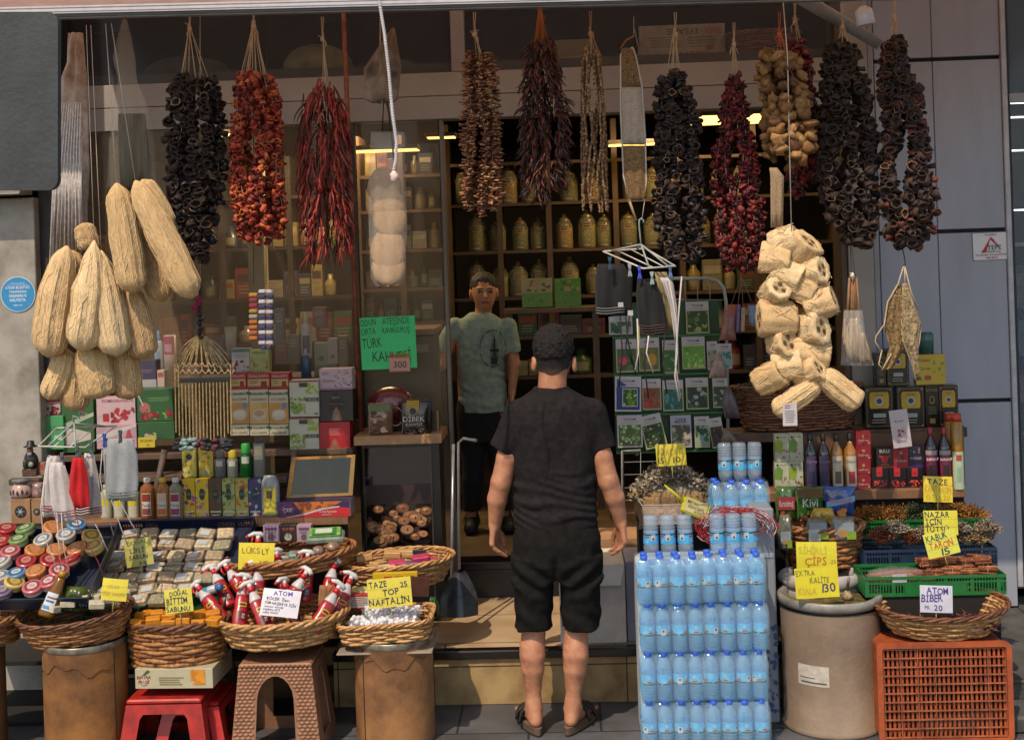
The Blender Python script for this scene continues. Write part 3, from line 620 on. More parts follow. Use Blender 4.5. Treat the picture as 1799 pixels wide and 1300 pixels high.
netobj(bshirt, (-.28, -.16, bz(724)), (.25, .16, bz(547)), .006, mat('#8b9c8e', .9, .16, 30, spec=.1), 'tshirt', boy)
mb = MB(); ink = mat('#18222c', .8); q = b(868, 610); yb = -.1125
for i in range(40):
    a = 2*PI*i/40; 
    if i % 7: mb.box(q[0] + .075*math.cos(a) - .002, yb, q[2] + .105*math.sin(a) - .004, q[0] + .075*math.cos(a) + .003, yb + .02, q[2] + .105*math.sin(a) + .004, ink)
for i, w in enumerate((.01, .02, .014, .03, .022, .04, .05, .035, .05, .03)): mb.box(q[0] - w/2 + .01, yb, q[2] + .06 - i*.013, q[0] + w/2 + .01, yb + .02, q[2] + .063 - i*.013 + (.008 if i == 6 else 0), ink)
mb.box(q[0] + .008, yb, q[2] - .05, q[0] + .012, yb + .02, q[2] + .08, ink); mb.box(q[0] - .012, yb, q[2] - .09, q[0] + .024, yb + .02, q[2] - .055, ink); mb.build('shirt_print', boy)
def bpants(P):
    h_ = loft(P, [(bz(775), 0, 0, .13, .08), (bz(720), 0, 0, .135, .09), (bz(690), 0, 0, .12, .08)]); q = chain(P, [b(832, 745), b(832, 840, -.02), b(830, 895)], [.075, .06, .055])
    q = np.minimum(q, chain(P, [b(872, 745), b(884, 840, -.02), b(886, 895)], [.075, .06, .055])); return np.maximum(smin(h_, q, .03) - .004 * n3(P, 30), bz(895) - P[..., 2])
netobj(bpants, (-.2, -.14, .08), (.25, .12, .85), .008, mat('#101214', .9), 'trousers', boy)
for px, dx in ((830, -.0), (888, .03)):
    c = b(px, 925); c[2] = 0; netobj(lambda P, c=c, dx=dx: np.maximum(smin(cap_(P, c + (0, .04, .045), c + (dx, -.12, .035), .045, .040), cap_(P, c + (0, .04, .05), c + (0, .03, .10), .04, .035), .02), .004 - P[..., 2]), c - (.08, .2, .01), c + (.1, .12, .16), .007, mat('#0c0d10', .6), 'shoe', boy)
# ================= goods hanging under the awning =================
CORD = mat('#b9a38a', .9, .1, 50); WCORD = mat('#c8bcae', .9)
def cords(parent, o, tops, bots, m=CORD, r=.0018, name='cord', sag=.0):
    mb = MB()
    for i, (a, b_) in enumerate(zip(tops, bots)):
        a = Vector(a) - o; b_ = Vector(b_) - o; mid = a.lerp(b_, .5) + Vector((random.uniform(-1, 1) * sag, random.uniform(-1, 1) * sag, 0)); mb.tube([a, mid, b_], r, m, 4)
    return mb.build(name, parent)
def knot(parent, o, p, m=CORD, n=7, L=.05, r=.0018):
    mb = MB(); p = Vector(p) - o
    for i in range(n):
        d = Vector((random.uniform(-.4, .4), random.uniform(-.3, .3), random.uniform(-1, .6))) * L; mb.tube([p, p + d * .5 + Vector((random.uniform(-.01, .01), 0, .005)), p + d], r, m, 4)
    mb.ell(p, (.010, .010, .013), m, 6, 5, jit=.2); mb.build('knot', parent)
def cup(mb, p, r, h, d, mo, mi_, mr):
    """dried hollow aubergine shell, crumpled, open end towards d"""
    q = Vector(d).to_track_quat('Z', 'Y').to_matrix().to_4x4(); k = 7; Mx = T(p) @ q; ang = [random.uniform(.72, 1.12) for _ in range(k)]; rows = ((.35, -.5), (.85, -.1), (1, .5)); vs = []
    sq = random.uniform(.45, 1)
    def ring(rr, z): return [(rr*r*ang[i]*math.cos(2*PI*i/k), rr*r*ang[i]*sq*math.sin(2*PI*i/k), z*h + random.uniform(-.08, .08)*h) for i in range(k)]
    R0, R1, R2 = ring(.35, -.5), ring(.85, -.1), ring(1, .5); R3 = [(x*.80, y*.80, z) for x, y, z in R2]; R4 = ring(.45, -.2)
    vs = R0 + R1 + R2 + R3 + R4; F = lambda a: [(a*k+i, a*k+(i+1)%k, (a+1)*k+(i+1)%k, (a+1)*k+i) for i in range(k)]
    b = len(mb.v); mb.add(vs, F(0) + F(1), mo, Mx, True); 
    for fs, m_ in ((F(2), mr), (F(3) + [tuple(range(4*k, 5*k))], mi_)):
        i_ = mb.mi(m_)
        for f in fs: mb.f.append(tuple(b + t for t in f)); mb.m.append(i_); mb.sm.append(False)
    mb.f.append(tuple(b + t for t in range(k-1, -1, -1))); mb.m.append(mb.mi(mo)); mb.sm.append(True)
def garland(name, label, top, prof, Y, n, step, maker, group, cordm=CORD, strand='pepper_string', hang=None, ncord=8, dep=.75):
    """prof: rows (py, cx, halfwidth px); strands run down the outside and the core"""
    s = sc(Y); o = W(top[0], top[1], Y); th = thing(name, label, 'garland', o, group); ys = [p_[0] for p_ in prof]
    def at(py, a, rr): cx = np.interp(py, ys, [p_[1] for p_ in prof]); hw = np.interp(py, ys, [p_[2] for p_ in prof]) / s; p_ = W(cx, py, Y) - o; return Vector((p_.x + math.cos(a) * hw * rr, math.sin(a) * hw * rr * dep, p_.z)), hw
    bots = []
    for i in range(n):
        a = 2*PI*i/n + random.uniform(-.25, .25) - PI/2; rr = .82 if i % 3 else .72; mb = MB(); e0 = ys[0] + random.uniform(0, .06) * (ys[-1] - ys[0]); e1 = ys[-1] - (0 if i in (0, n//2) else random.uniform(0, .13) * (ys[-1] - ys[0])); py = e0; pts = []
        while py < e1:
            p_, hw = at(py, a + .25 * math.sin(py * .03 + i), rr); pts.append(p_); out = Vector((math.cos(a), math.sin(a), 0)); maker(mb, p_, out, hw, (py - ys[0]) / (ys[-1] - ys[0])); py += step * s * random.uniform(.8, 1.2)
        if len(pts) > 1: mb.tube(pts, .0015, cordm, 4)
        mb.build(strand, th); bots.append(pts[0] + o)
    tp = W(top[0], top[1], Y); hp = hang or (top[0], top[1] - 40)
    cords(th, o, [tp + Vector((random.uniform(-.006, .006), 0, .03)) for _ in range(ncord)], [bots[i % n] + Vector((random.uniform(-.01, .01), -.005, random.uniform(-.06, 0))) for i in range(ncord)], cordm)
    cords(th, o, [W(hp[0] + dx, hp[1], Y) for dx in (-2, 2)], [tp, tp], cordm, .0022); knot(th, o, tp, cordm); return th
EG = mat('#291d1a', .75, .5, 40, n2='#3a2620', spec=.3); EG2 = mat('#3e2b22', .8, .5, 40, n2='#1e1512', spec=.3); EGI = mat('#4d3526', .8, .4, 60); EGR = mat('#8f6c4f', .8, .3, 60); EGR2 = mat('#33251f', .8, .3)
def mk_egg(ou, rim, rad=.021, brim=.25):
    def f(mb, p, out, hw, t):
        for _ in range(2):
            d = (out * random.uniform(.2, 1.3) + Vector((random.uniform(-.8, .8), random.uniform(-.9, .4), random.uniform(-.9, .5)))).normalized(); q = p + Vector((random.uniform(-.02, .02), random.uniform(-.02, .01), random.uniform(-.01, .01))) + out * random.uniform(-.012, .010)
            cup(mb, q, rad * random.uniform(.75, 1.25), rad * random.uniform(1.3, 2.1), d, random.choice(ou), EGI, rim if random.random() < brim else EGR2)
    return f
def mk_blob(cols, r0=.016, el=1.2, jit=.35, cnt=2):
    def f(mb, p, out, hw, t):
        for _ in range(cnt):
            q = p + Vector((random.uniform(-.016, .016), random.uniform(-.014, .014), random.uniform(-.008, .008))) + out * random.uniform(-.010, .008); r = r0 * random.uniform(.7, 1.2)
            M_ = T(q) @ Matrix.Rotation(random.uniform(0, 6.3), 4, Vector((random.random(), random.random(), random.random())).normalized()); mb.ell((0, 0, 0), (r, r * .75, r * el), random.choice(cols), 7, 5, M_, jit)
    return f
def mk_pep(cols, r0=.017):
    rm = mat('#a85030', .8, .3, 60)
    def f(mb, p, out, hw, t):
        for _ in range(2):
            d = Vector((random.uniform(-1, 1), random.uniform(-1, .3), random.uniform(-1, .6))).normalized(); q = p + Vector((random.uniform(-.018, .018), random.uniform(-.016, .010), random.uniform(-.01, .01))) + out * random.uniform(-.012, .008); c = random.choice(cols); cup(mb, q, r0 * random.uniform(.7, 1.15), r0 * random.uniform(1.4, 2.2), d, c, random.choice(cols), rm if random.random() < .15 else c)
            mb.ell(q + out * -.01, (r0 * .8, r0 * .55, r0 * .9), random.choice(cols), 6, 5, None, .5)
    return f
def mk_chili(cols, L=.075, r=.0055, down=1.6, cnt=3, curve=.3):
    def f(mb, p, out, hw, t):
        for _ in range(cnt):
            d = (out * random.uniform(.1, .75) + Vector((random.uniform(-.4, .4), random.uniform(-.4, .2), -down * random.uniform(.5, 1.2)))).normalized(); q = p + Vector((random.uniform(-.015, .015), random.uniform(-.015, .015), random.uniform(0, .03))); l = L * random.uniform(.7, 1.25)
            sd = d.orthogonal().normalized() * random.uniform(-curve, curve) * l; m_ = random.choice(cols); mb.tube([q, q + d * l * .35 + sd * .5, q + d * l * .7 + sd * .6, q + d * l], [r * .9, r, r * .75, .0008], m_, 4, smooth=True, flat=.6)
    return f
def mk_stick(cols):
    def f(mb, p, out, hw, t):
        for _ in range(3):
            d = (out + Vector((random.uniform(-.9, .9), random.uniform(-.9, .3), random.uniform(-.35, .35)))).normalized(); l = random.uniform(.02, .034); q = p + Vector((random.uniform(-.012, .012), random.uniform(-.012, .012), random.uniform(-.01, .01))); mb.tube([q - d * l * .4, q + d * l * .3, q + d * l], [.0065, .0075, .0055], random.choice(cols), 5, flat=.55)
    return f
BG = 'goods on strings hanging under the awning'
garland('aubergine_garland', 'black dried aubergine garland hanging left of the orange-red pepper garland', (334, 52), [(128, 338, 30), (150, 345, 44), (240, 345, 50), (290, 347, 50), (345, 344, 46), (385, 346, 36), (410, 350, 24), (460, 350, 15)], .02, 9, .030, mk_egg([EG, EG, mat('#0f0e14', .5, .4, 40)], EGR, .023, .05), BG, strand='aubergine_string', ncord=9)
OR = [mat(c, .65, .4, 90, bump=.5, bs=150) for c in ('#a32a18', '#bf4322', '#c8552a', '#8e1c14', '#d06a34', '#70180f')]
garland('pepper_garland', 'orange-red dried pepper garland in the left half of the shop front', (446, 48), [(128, 447, 30), (160, 449, 44), (220, 452, 52), (360, 457, 54), (400, 460, 44), (425, 458, 30)], -.02, 10, .021, mk_pep(OR), BG, ncord=14)
CH = [mat(c, .6, .35, 60) for c in ('#8e2016', '#ac2e1c', '#6a1810', '#bc3c22', '#54140d')]
garland('chilli_garland', 'dark red chilli garland hanging beside the rust-brown pipe', (567, 70), [(150, 568, 10), (175, 568, 34), (230, 570, 46), (350, 573, 48), (420, 576, 42), (452, 577, 30)], .05, 11, .028, mk_chili(CH, .085, .0062, 2.2), BG, strand='chilli_string', ncord=6)
ST = [mat(c, .75, .4, 60) for c in ('#9a5c36', '#b0744a', '#7a4428', '#c08a5e', '#5a3220')]
garland('dried_vegetable_garland', 'brown garland of dried stick-like slices just left of the dark chilli bunch', (834, 62), [(92, 838, 18), (120, 842, 26), (200, 844, 31), (300, 845, 32), (350, 846, 33), (378, 848, 28)], -.04, 8, .014, mk_stick(ST), BG, strand='slice_string', ncord=5)
DK = [mat(c, .6, .4, 60) for c in ('#4a1a12', '#622418', '#33120e', '#702c1c', '#260e0b')]
garland('chilli_garland', 'blackish-red bushy chilli bunch with orange stems, above the man', (950, 24), [(70, 952, 12), (110, 952, 28), (190, 955, 40), (290, 957, 42), (340, 958, 34), (355, 960, 22)], -.03, 11, .020, mk_chili(DK, .055, .006, 1.0, 3, .5), BG, cordm=mat('#a05a28', .8), strand='chilli_string', ncord=24)
def mk_bead(mb, p, out, hw, t):
    for j in range(2): mb.lathe([(.0012, .006), (.0055, .002), (.0045, -.003), (.0015, -.007)], random.choice(BEADS), 5, T(p + Vector((random.uniform(-.0025, .0025), random.uniform(-.002, .002), -j * .006))), smooth=False, cap=(0, 0))
BEADS = [mat(c, .7, .3, 60) for c in ('#7a5636', '#94704c', '#5a3b24', '#a8835a')]
garland('okra_garland', 'slender tan garland of tiny dried okra strings beside the bushy dark chilli bunch', (1038, 60), [(76, 1039, 10), (100, 1040, 20), (200, 1042, 25), (330, 1046, 28), (372, 1048, 27)], -.03, 15, .012, mk_bead, BG, cordm=mat('#a4806a', .9), strand='okra_string', ncord=6)
garland('aubergine_garland', 'black dried aubergine garland with pale ringed openings, above the seed packet rack', (1187, 62), [(125, 1186, 12), (150, 1182, 18), (180, 1188, 30), (260, 1190, 38), (360, 1194, 44), (430, 1196, 42), (465, 1197, 26)], 0, 9, .026, mk_egg([EG, mat('#120f14', .5, .4, 40)], EGR, .021, .2), BG, strand='aubergine_string', ncord=9)
RD = [mat(c, .6, .4, 90, bump=.5, bs=150) for c in ('#70161a', '#8a1c20', '#54110f', '#9a2a26', '#3c0d0c')]
garland('pepper_garland', 'crimson dried pepper garland right of the ringed aubergine garland', (1290, 80), [(132, 1290, 8), (180, 1292, 20), (230, 1290, 26), (280, 1293, 42), (400, 1297, 47), (450, 1300, 40), (478, 1305, 24)], .03, 10, .021, mk_pep(RD, .015), BG, ncord=9)
garland('pepper_garland', 'crimson pepper string partly hidden behind the tan sponge garland', (1397, 40), [(66, 1398, 10), (90, 1405, 18), (170, 1412, 20), (300, 1410, 26), (350, 1408, 18)], .12, 6, .018, mk_blob(RD, .014, 1.1, .45), BG, ncord=4)
TN = [mat(c, .85, .3, 40, bump=.3, bs=200) for c in ('#86592f', '#956a3a', '#6e4626', '#a67a48')]
garland('sponge_garland', 'tan lumpy garland of dried gourd slices above the hanging loofah pieces', (1370, 62), [(95, 1368, 26), (125, 1372, 40), (190, 1378, 44), (250, 1384, 46), (290, 1385, 30)], -.12, 8, .042, mk_blob(TN, .033, .55, .32, 2), BG, strand='gourd_string', ncord=5, cordm=mat('#b85a40', .9))
garland('aubergine_garland', 'dark brown dried aubergine garland beside the grey column', (1480, 48), [(75, 1480, 12), (110, 1478, 22), (150, 1482, 38), (200, 1487, 44), (300, 1490, 50), (360, 1494, 44), (400, 1504, 30), (432, 1508, 16)], .0, 9, .029, mk_egg([EG2, EG2, mat('#4a3226', .8, .4, 40), mat('#30221f', .8, .4, 40)], mat('#5e4232', .8), .025, .05), BG, strand='aubergine_string', ncord=7)
garland('aubergine_garland', 'mixed dark aubergine garland with orange-rimmed shells against the grey panels', (1572, 36), [(72, 1571, 12), (120, 1573, 20), (165, 1580, 30), (230, 1588, 38), (330, 1593, 46), (395, 1597, 42), (442, 1590, 14)], -.04, 9, .029, mk_egg([EG, EG2, mat('#50301f', .8, .4, 40), mat('#6a2a1c', .8, .4, 40), mat('#3a2834', .8, .4, 40)], mat('#8a5c40', .8), .024, .22), BG, strand='aubergine_string', ncord=12)
# ---- loofahs ----
def loofmat(h, k=1.):
    m = mat(h, .95, .12, 38, bump=.55, bs=210, n2=None, st=.35); return m
LF = [loofmat('#d3b184'), loofmat('#c8a577'), loofmat('#dcbf94'), loofmat('#b8946a')]
def loof(mb, P, Q, r, m, ribs=9, taper=(.45, .6), bend=.0, n=18, k=27, rb=.11):
    P = Vector(P); Q = Vector(Q); ax = (Q - P); L = ax.length; up = ax.cross(Vector((0, 1, 0))).normalized(); qv = ax.normalized().cross(up); vs = []; ph = random.uniform(0, 6)
    for i in range(n + 1):
        t = i / n; c = P + ax * t + up * bend * math.sin(PI * t); e = min(1, (t / .13 + .02) ** .5) * min(1, ((1 - t) / .09 + .02) ** .5); w = (taper[0] + (1 - taper[0]) * min(1, t * 2.2)) * (1 if t < .7 else 1 - (1 - taper[1]) * ((t - .7) / .3) ** 2)
        for a in range(k):
            an = 2 * PI * a / k; q = 1 - rb * abs(math.sin(ribs * an / 2 + ph)) ** 3 * 1.7 + random.uniform(-.018, .018); rr = r * w * max(.05, e) * q * (1 + .035 * math.sin(i * 1.1 + ph) * math.sin(an + ph)); vs.append(c + up * math.cos(an) * rr + qv * math.sin(an) * rr * .92)
    fs = [(i*k+a, i*k+(a+1)%k, (i+1)*k+(a+1)%k, (i+1)*k+a) for i in range(n) for a in range(k)] + [tuple(range(k-1, -1, -1)), tuple(range(n*k, (n+1)*k))]
    mb.add(vs, fs, m, None, True); fm_ = [mat('#dfc69c', .95, 0), mat('#c4a274', .95, 0)]
    for s_ in range(max(30, int(r * 3200))):
        a = random.uniform(0, 6.28); i0 = random.uniform(.5, n - 5); ln = random.uniform(3, 7); tw = random.uniform(-.5, .5); pts = []
        for j in range(6):
            f = min(n - .3, i0 + ln * j / 5); i_ = int(f); aa = int((a + tw * j / 5) / 6.2832 * k) % k; v = vs[i_ * k + aa].lerp(vs[min(n, i_ + 1) * k + aa], f - i_); c = P + ax * (f / n) + up * bend * math.sin(PI * f / n); pts.append(v + (v - c) * .012)
        mb.tube(pts, .0012, fm_[s_ % 2], 3, cap=False)
def loofah(x0, y0, x1, y1, r, Y, label, mi=0, taper=(.55, .8), bend=0, hang=None):
    p = W(x0, y0, Y); th = thing('loofah', label, 'loofah', p, 'whole loofahs hanging at the left'); mb = MB(); s = sc(Y); loof(mb, (0, 0, 0), W(x1, y1, Y) - p, r / s, LF[mi], taper=taper, bend=bend / s); mb.build('sponge', th)
    if hang: cords(th, p, [W(h[0], h[1], Y) for h in hang], [p] * len(hang), WCORD, .0015)
    return th
LY = -.14
loofah(118, 432, 86, 628, 33, LY - .02, 'leftmost long loofah, hanging below the white cord bundle', 0, (.55, .85), -4)
loofah(166, 422, 144, 618, 34, LY - .05, 'pear-shaped pale loofah, second from left in the front row', 2, (.25, .8), 5, [(152, 45)])
loofah(178, 440, 206, 626, 31, LY - .03, 'pale tapering loofah, third from left in the front row', 2, (.35, .85), -4, [(160, 45)])
loofah(205, 322, 236, 516, 28, LY - .06, 'upright loofah in the upper bunch beside the broad slanted one', 1, (.75, .9), 0, [(186, 42)])
loofah(238, 318, 340, 524, 28, LY - .05, 'broad slanted loofah reaching furthest right from the bunch', 1, (.75, .85), 0, [(196, 42)])
loofah(250, 316, 296, 402, 22, LY + .04, 'short loofah half hidden behind the slanted one', 1, (.8, .8))
loofah(244, 400, 288, 530, 26, LY + .07, 'brownish loofah in shade behind the slanted one', 3, (.8, .85))
loofah(226, 505, 256, 630, 28, LY + .06, 'shaded loofah hanging low to the right of the front row', 3, (.8, .9))
loofah(146, 392, 160, 440, 20, LY + .03, 'small knobbly loofah piece above the front row', 3, (.8, .7))
loofah(128, 440, 140, 560, 22, LY + .05, 'loofah squeezed between the leftmost and pear-shaped ones', 3, (.8, .9))
loofah(118, 612, 84, 702, 24, LY + .05, 'crooked loofah at the lower left above the cherry tea box', 0, (.9, .55), 6)
loofah(158, 600, 178, 700, 33, LY + .04, 'wide loofah lowest in the middle of the bunch', 1, (.8, .9))
loofah(140, 618, 132, 722, 26, LY + .08, 'round-tipped loofah hanging lowest of the bunch', 3, (.9, .8))
loofah(216, 600, 228, 702, 26, LY + .10, 'dim loofah hanging in front of the pomegranate boxes', 3, (.9, .9))
# white cord bundle at left
p = W(118, 295, -.1); th = thing('cord_bundle', 'bundle of straight white strips hanging above the leftmost loofah', 'cord', p); m_ = mat('#c8bcb4', .9, .2, 60)
for g in range(3):
    mb = MB()
    for i in range(9):
        j = g * 9 + i; x0_ = 104 + j * 1.35; x1_ = 84 + j * 2.4; q0 = W(x0_ + 6, 180 + (i % 3) * 30, -.08 + .01 * (i % 3)) - p; q1 = W(x1_, (560 if j < 3 else 440) + (i % 4) * 8, -.07 + .012 * (i % 3)) - p; qm = W((x0_ * .5 + x1_ * .5), 320, -.10) - p; mb.tube([q0, qm, q1], .0032, m_, 4)
    mb.build('strip', th)
def drape(mb, rows, Y, m, nx=14, bulge=.012, wav=.006, wf=2.2, o=Vector((0, 0, 0)), seed=0, sub=3):
    """cloth or soft bag between left and right outlines; rows (py, pxl, pxr)"""
    rr = []
    for i in range(len(rows) - 1):
        for j in range(sub):
            t = j / sub; rr.append(tuple(rows[i][k] * (1 - t) + rows[i+1][k] * t for k in range(3)))
    rr.append(rows[-1]); n = len(rr); vs = []
    for side in (1, -1):
        for i, (py, a, b_) in enumerate(rr):
            for j in range(nx + 1):
                u = j / nx; q = W(a + (b_ - a) * u, py, Y) - o; bl = math.sin(PI * u) ** .5 * bulge * min(1, min(i, n - 1 - i) * .5 + .2); wv = wav * math.sin(u * wf * 2 * PI + i * .25 + seed) + wav * .6 * math.sin(u * 9 - i * .6 + seed * 2); vs.append((q.x, q.y - side * bl + wv * min(1, 4 * u * (1 - u) + .3), q.z))
    k = nx + 1; N = n * k; fs = []
    for i in range(n - 1):
        for j in range(nx): a = i * k + j; fs.append((a, a + k, a + k + 1, a + 1)); fs.append((N + a, N + a + 1, N + a + k + 1, N + a + k))
        for a in (i * k, i * k + nx): fs.append((a, a + k, N + a + k, N + a) if a == i * k + nx else (a, N + a, N + a + k, a + k))
    for j in range(nx): fs.append((j, j + 1, N + j + 1, N + j)); a = (n - 1) * k + j; fs.append((a, N + a, N + a + 1, a + 1))
    mb.add(vs, fs, m, None, True)
def soft(name, label, cat, rows, Y, m, group=None, parent=None, pname=None, **k):
    o = W((rows[0][1] + rows[0][2]) / 2, rows[0][0], Y); mb = MB(); drape(mb, rows, Y, m, o=o, **k); ob = mb.build(pname or name, parent)
    ob.location = o if parent is None else o - parent.location
    if parent is None: tag(ob, label, cat, group)
    return ob
# cloth, bag and broom at upper left
soft('cloth', 'soiled cream cloth hanging beside the grey sign back', 'cloth', [(58, 120, 146), (110, 118, 150), (140, 106, 154), (220, 104, 156), (300, 110, 158), (350, 118, 156)], .12, mat('#b3a498', .9, .4, 12, n2='#8a6a56'), bulge=.03, wav=.012)
soft('towel', 'pale pinkish towel hanging behind the white strips', 'towel', [(285, 118, 152), (350, 118, 154), (440, 116, 155)], .02, mat('#a3968e', .9, .2, 30), bulge=.012, wav=.006)
o = W(222, 60, .1); th = thing('wrapped_broom', 'green-brown broom head wrapped in clear plastic with long twisted neck', 'broom', o)
soft('plastic_wrap', '', '', [(35, 217, 223), (80, 205, 232), (105, 198, 238), (140, 208, 240), (190, 198, 262), (260, 192, 272), (330, 188, 276)], .1, film('#cfc4b4', .15, .2), parent=th, bulge=.05, wav=.012)
soft('broom_head', '', '', [(200, 208, 255), (260, 208, 262), (335, 212, 266)], .1, mat('#5d5132', .9, .5, 60, st=.06, bump=.5), parent=th, bulge=.025, wav=.008, wf=6)
# ---- loofah bag, sack and strap in the middle ----
o = W(680, 235, .02); th = thing('loofah_bag', 'clear bag of flattened loofahs hanging above the green coffee sign', 'bag', o)
for i, (x, y, r1, r2) in enumerate(((676, 330, 30, 36), (684, 362, 30, 30), (686, 385, 30, 34), (683, 440, 31, 40), (684, 470, 30, 32))):
    mb = MB(); q = W(x, y, .02) - o; mb.ell((0, 0, 0), (r1 / 409, .022 + .004 * (i % 2), r2 / 409), loofmat('#a88560'), 18, 10, T(q + Vector((0, -.004 * i, 0))) @ RX(6 - i * 4), .03); mb.build('loofah_slice', th)
soft('plastic_wrap', '', '', [(232, 652, 712), (290, 648, 712), (400, 648, 716), (490, 652, 712), (503, 662, 700)], .0, film('#d8d0c4', .16, .12), parent=th, bulge=.045, wav=.006)
mb = MB(); mb.tube([W(672, 130, .02) - o, W(684, 200, .02) - o, W(693, 285, .02) - o], .006, mat('#101010', .6), 6, flat=.4); mb.tube([W(676, 130, .02) - o, W(672, 235, .02) - o], .003, mat('#151515', .6), 6); mb.build('strap', th)
o = W(672, 45, .0); th = thing('cloth_sack', 'cream cloth sack tied with cord above the loofah bag', 'bag', o)
soft('sack', '', '', [(50, 688, 694), (85, 664, 700), (120, 640, 706), (132, 639, 704), (175, 640, 700), (182, 655, 690)], .0, mat('#86705f', .95, .35, 12), parent=th, bulge=.04, wav=.012); cords(th, o, [W(668, 20, .0)] * 2, [W(668, 130, -.045), W(672, 200, -.045)], CORD)
# white plastic cable of the awning crank
pts = [W(x, y, -.82) for x, y in ((664, -40), (668, 10), (676, 60), (684, 130), (690, 200), (697, 250), (696, 280), (691, 306))]; mb = MB(); mb.tube(pts, .0055, mat('#b9b2b2', .4), 8); L_ = 0
for i in range(len(pts) - 1):
    for j in range(int((pts[i+1] - pts[i]).length / .009)): q = pts[i].lerp(pts[i+1], j / max(1, int((pts[i+1] - pts[i]).length / .009))); mb.ell(q, (.0075, .0075, .0032), mat('#d0c8c8', .4), 8, 5)
mb.ell(pts[-1] + Vector((.004, 0, -.01)), (.016, .01, .02), mat('#d8b8b0', .6), 8, 6, jit=.25); tag(mb.build('ribbed_cable'), 'white ribbed cable hanging from the awning in front of the sack', 'cable')
# ---- woven back scrubber ----
o = W(1112, 62, -.06); th = thing('back_scrubber', 'long woven jute back scrubber strip with cream middle section', 'scrubber', o); JU = mat('#8a6a44', .95, .35, 120, bump=.8, bs=260); CM = mat('#a79483', .95, .15, 120, bump=.5, bs=260)
for r_, m__ in (([(85, 1092, 1112), (100, 1090, 1118), (153, 1091, 1128)], JU), ([(154, 1091, 1128), (200, 1092, 1131), (255, 1095, 1135)], CM), ([(256, 1095, 1135), (310, 1097, 1136), (340, 1100, 1136), (352, 1106, 1132)], JU)): soft('woven_section', '', '', r_, -.06, m__, parent=th, bulge=.014, wav=.003, sub=5)
mb = MB(); eg = [W(x, y, -.062) - o for x, y in ((1112, 84), (1091, 96), (1091, 200), (1096, 310), (1106, 353), (1131, 353), (1136, 320), (1134, 240), (1128, 150), (1117, 98), (1112, 84))]; mb.tube(eg, .0038, mat('#b3a79c', .9), 6); mb.tube([W(1091, 86, -.06) - o, W(1100, 72, -.06) - o, W(1114, 64, -.06) - o], .009, mat('#96623c', .8), 6, flat=.4); mb.build('binding', th)
mb = MB(); mb.tube([W(1105, 350, -.06) - o, W(1118, 388, -.06) - o], .007, mat('#a88862', .7), 6, flat=.5); mb.build('handle', th)
for a_, b_ in (((1133, 352), (1128, 388)), ((1114, 30), (1114, 66))): mb = MB(); mb.tube([W(*a_, -.06) - o, W(*b_, -.06) - o], .0015, WCORD, 4); mb.build('cord', th)
# ---- net tube and loofah pieces on the right ----
o = W(1380, 300, -.16); th = thing('loofah_string', 'long string of cut loofah pieces hanging over the herb basket', 'loofah', o)
soft('net_tube', '', '', [(295, 1352, 1366), (310, 1354, 1378), (400, 1355, 1376)], -.16, mat('#b79a78', .95, .3, 200, bump=.8, bs=300), parent=th, bulge=.022, wav=.003)
mb = MB(); mb.tube([W(1376, 0, -.2) - o, W(1384, 100, -.2) - o, W(1391, 410, -.2) - o], .0022, mat('#cfc6bc', .8), 5); mb.build('cord', th)
def piece(x, y, r, L, ang, yaw=0, mi=0, hole=True):
    q = W(x, y, -.16) - o; r = r / 395; L = L / 400; mb = MB(); M_ = T(q + Vector((0, random.uniform(-.015, .015), 0))) @ RY(ang) @ RX(yaw); m_ = LF[mi]; ph = random.uniform(0, 6)
    rib = lambda a, z: 1 - .13 * abs(math.sin(4 * a + ph)) ** 2 + .06 * math.sin(2 * a + z * 60 + ph) + random.uniform(-.03, .03)
    fl = random.uniform(.62, .95); M_ = M_ @ Matrix.Diagonal((1.12, fl, 1, 1)); mb.lathe([(r*.55, -L/2+.004), (r*.92, -L/2), (r, -L*.42), (r*1.01, -L*.15), (r*.98, L*.15), (r, L*.42), (r*.92, L/2), (r*.55, L/2-.006)], m_, 27, M_, rib=rib, cap=(0, 0))
    for s_ in range(42):
        a = random.uniform(0, 6.28); tw = random.uniform(-.6, .6); z0 = random.uniform(-.5, .2) * L; z1 = z0 + random.uniform(.2, .5) * L; mb.tube([(r * 1.02 * rib(a + tw * t, z0) * math.cos(a + tw * t), r * 1.02 * rib(a + tw * t, z0) * math.sin(a + tw * t), min(L/2, z0 + (z1 - z0) * t)) for t in (0, .33, .66, 1)], .0014, [mat('#dfc69c', .95, 0), mat('#c4a274', .95, 0)][s_ % 2], 3, M_, False)
    dk = mat('#6a4a2c', .95, .4, 90); pale = mat('#cdb083', .95, .35, 150, bump=.9, bs=220)
    for zz_ in (L/2 - .006, -L/2 + .004):
        mb.lathe([(r*.56, zz_), (.001, zz_ - .003 * (1 if zz_ > 0 else -1))], pale, 16, M_, cap=(0, 0))
        if hole:
            for t in range(3): a = t * 2.1 + ph; mb.lathe([(r*.17, zz_ + (.0015 if zz_ > 0 else -.0015)), (.0005, zz_ + (.0012 if zz_ > 0 else -.0012))], dk, 8, M_ @ T((r*.32*math.cos(a), r*.32*math.sin(a), 0)), cap=(0, 0))
    mb.build('loofah_piece', th)
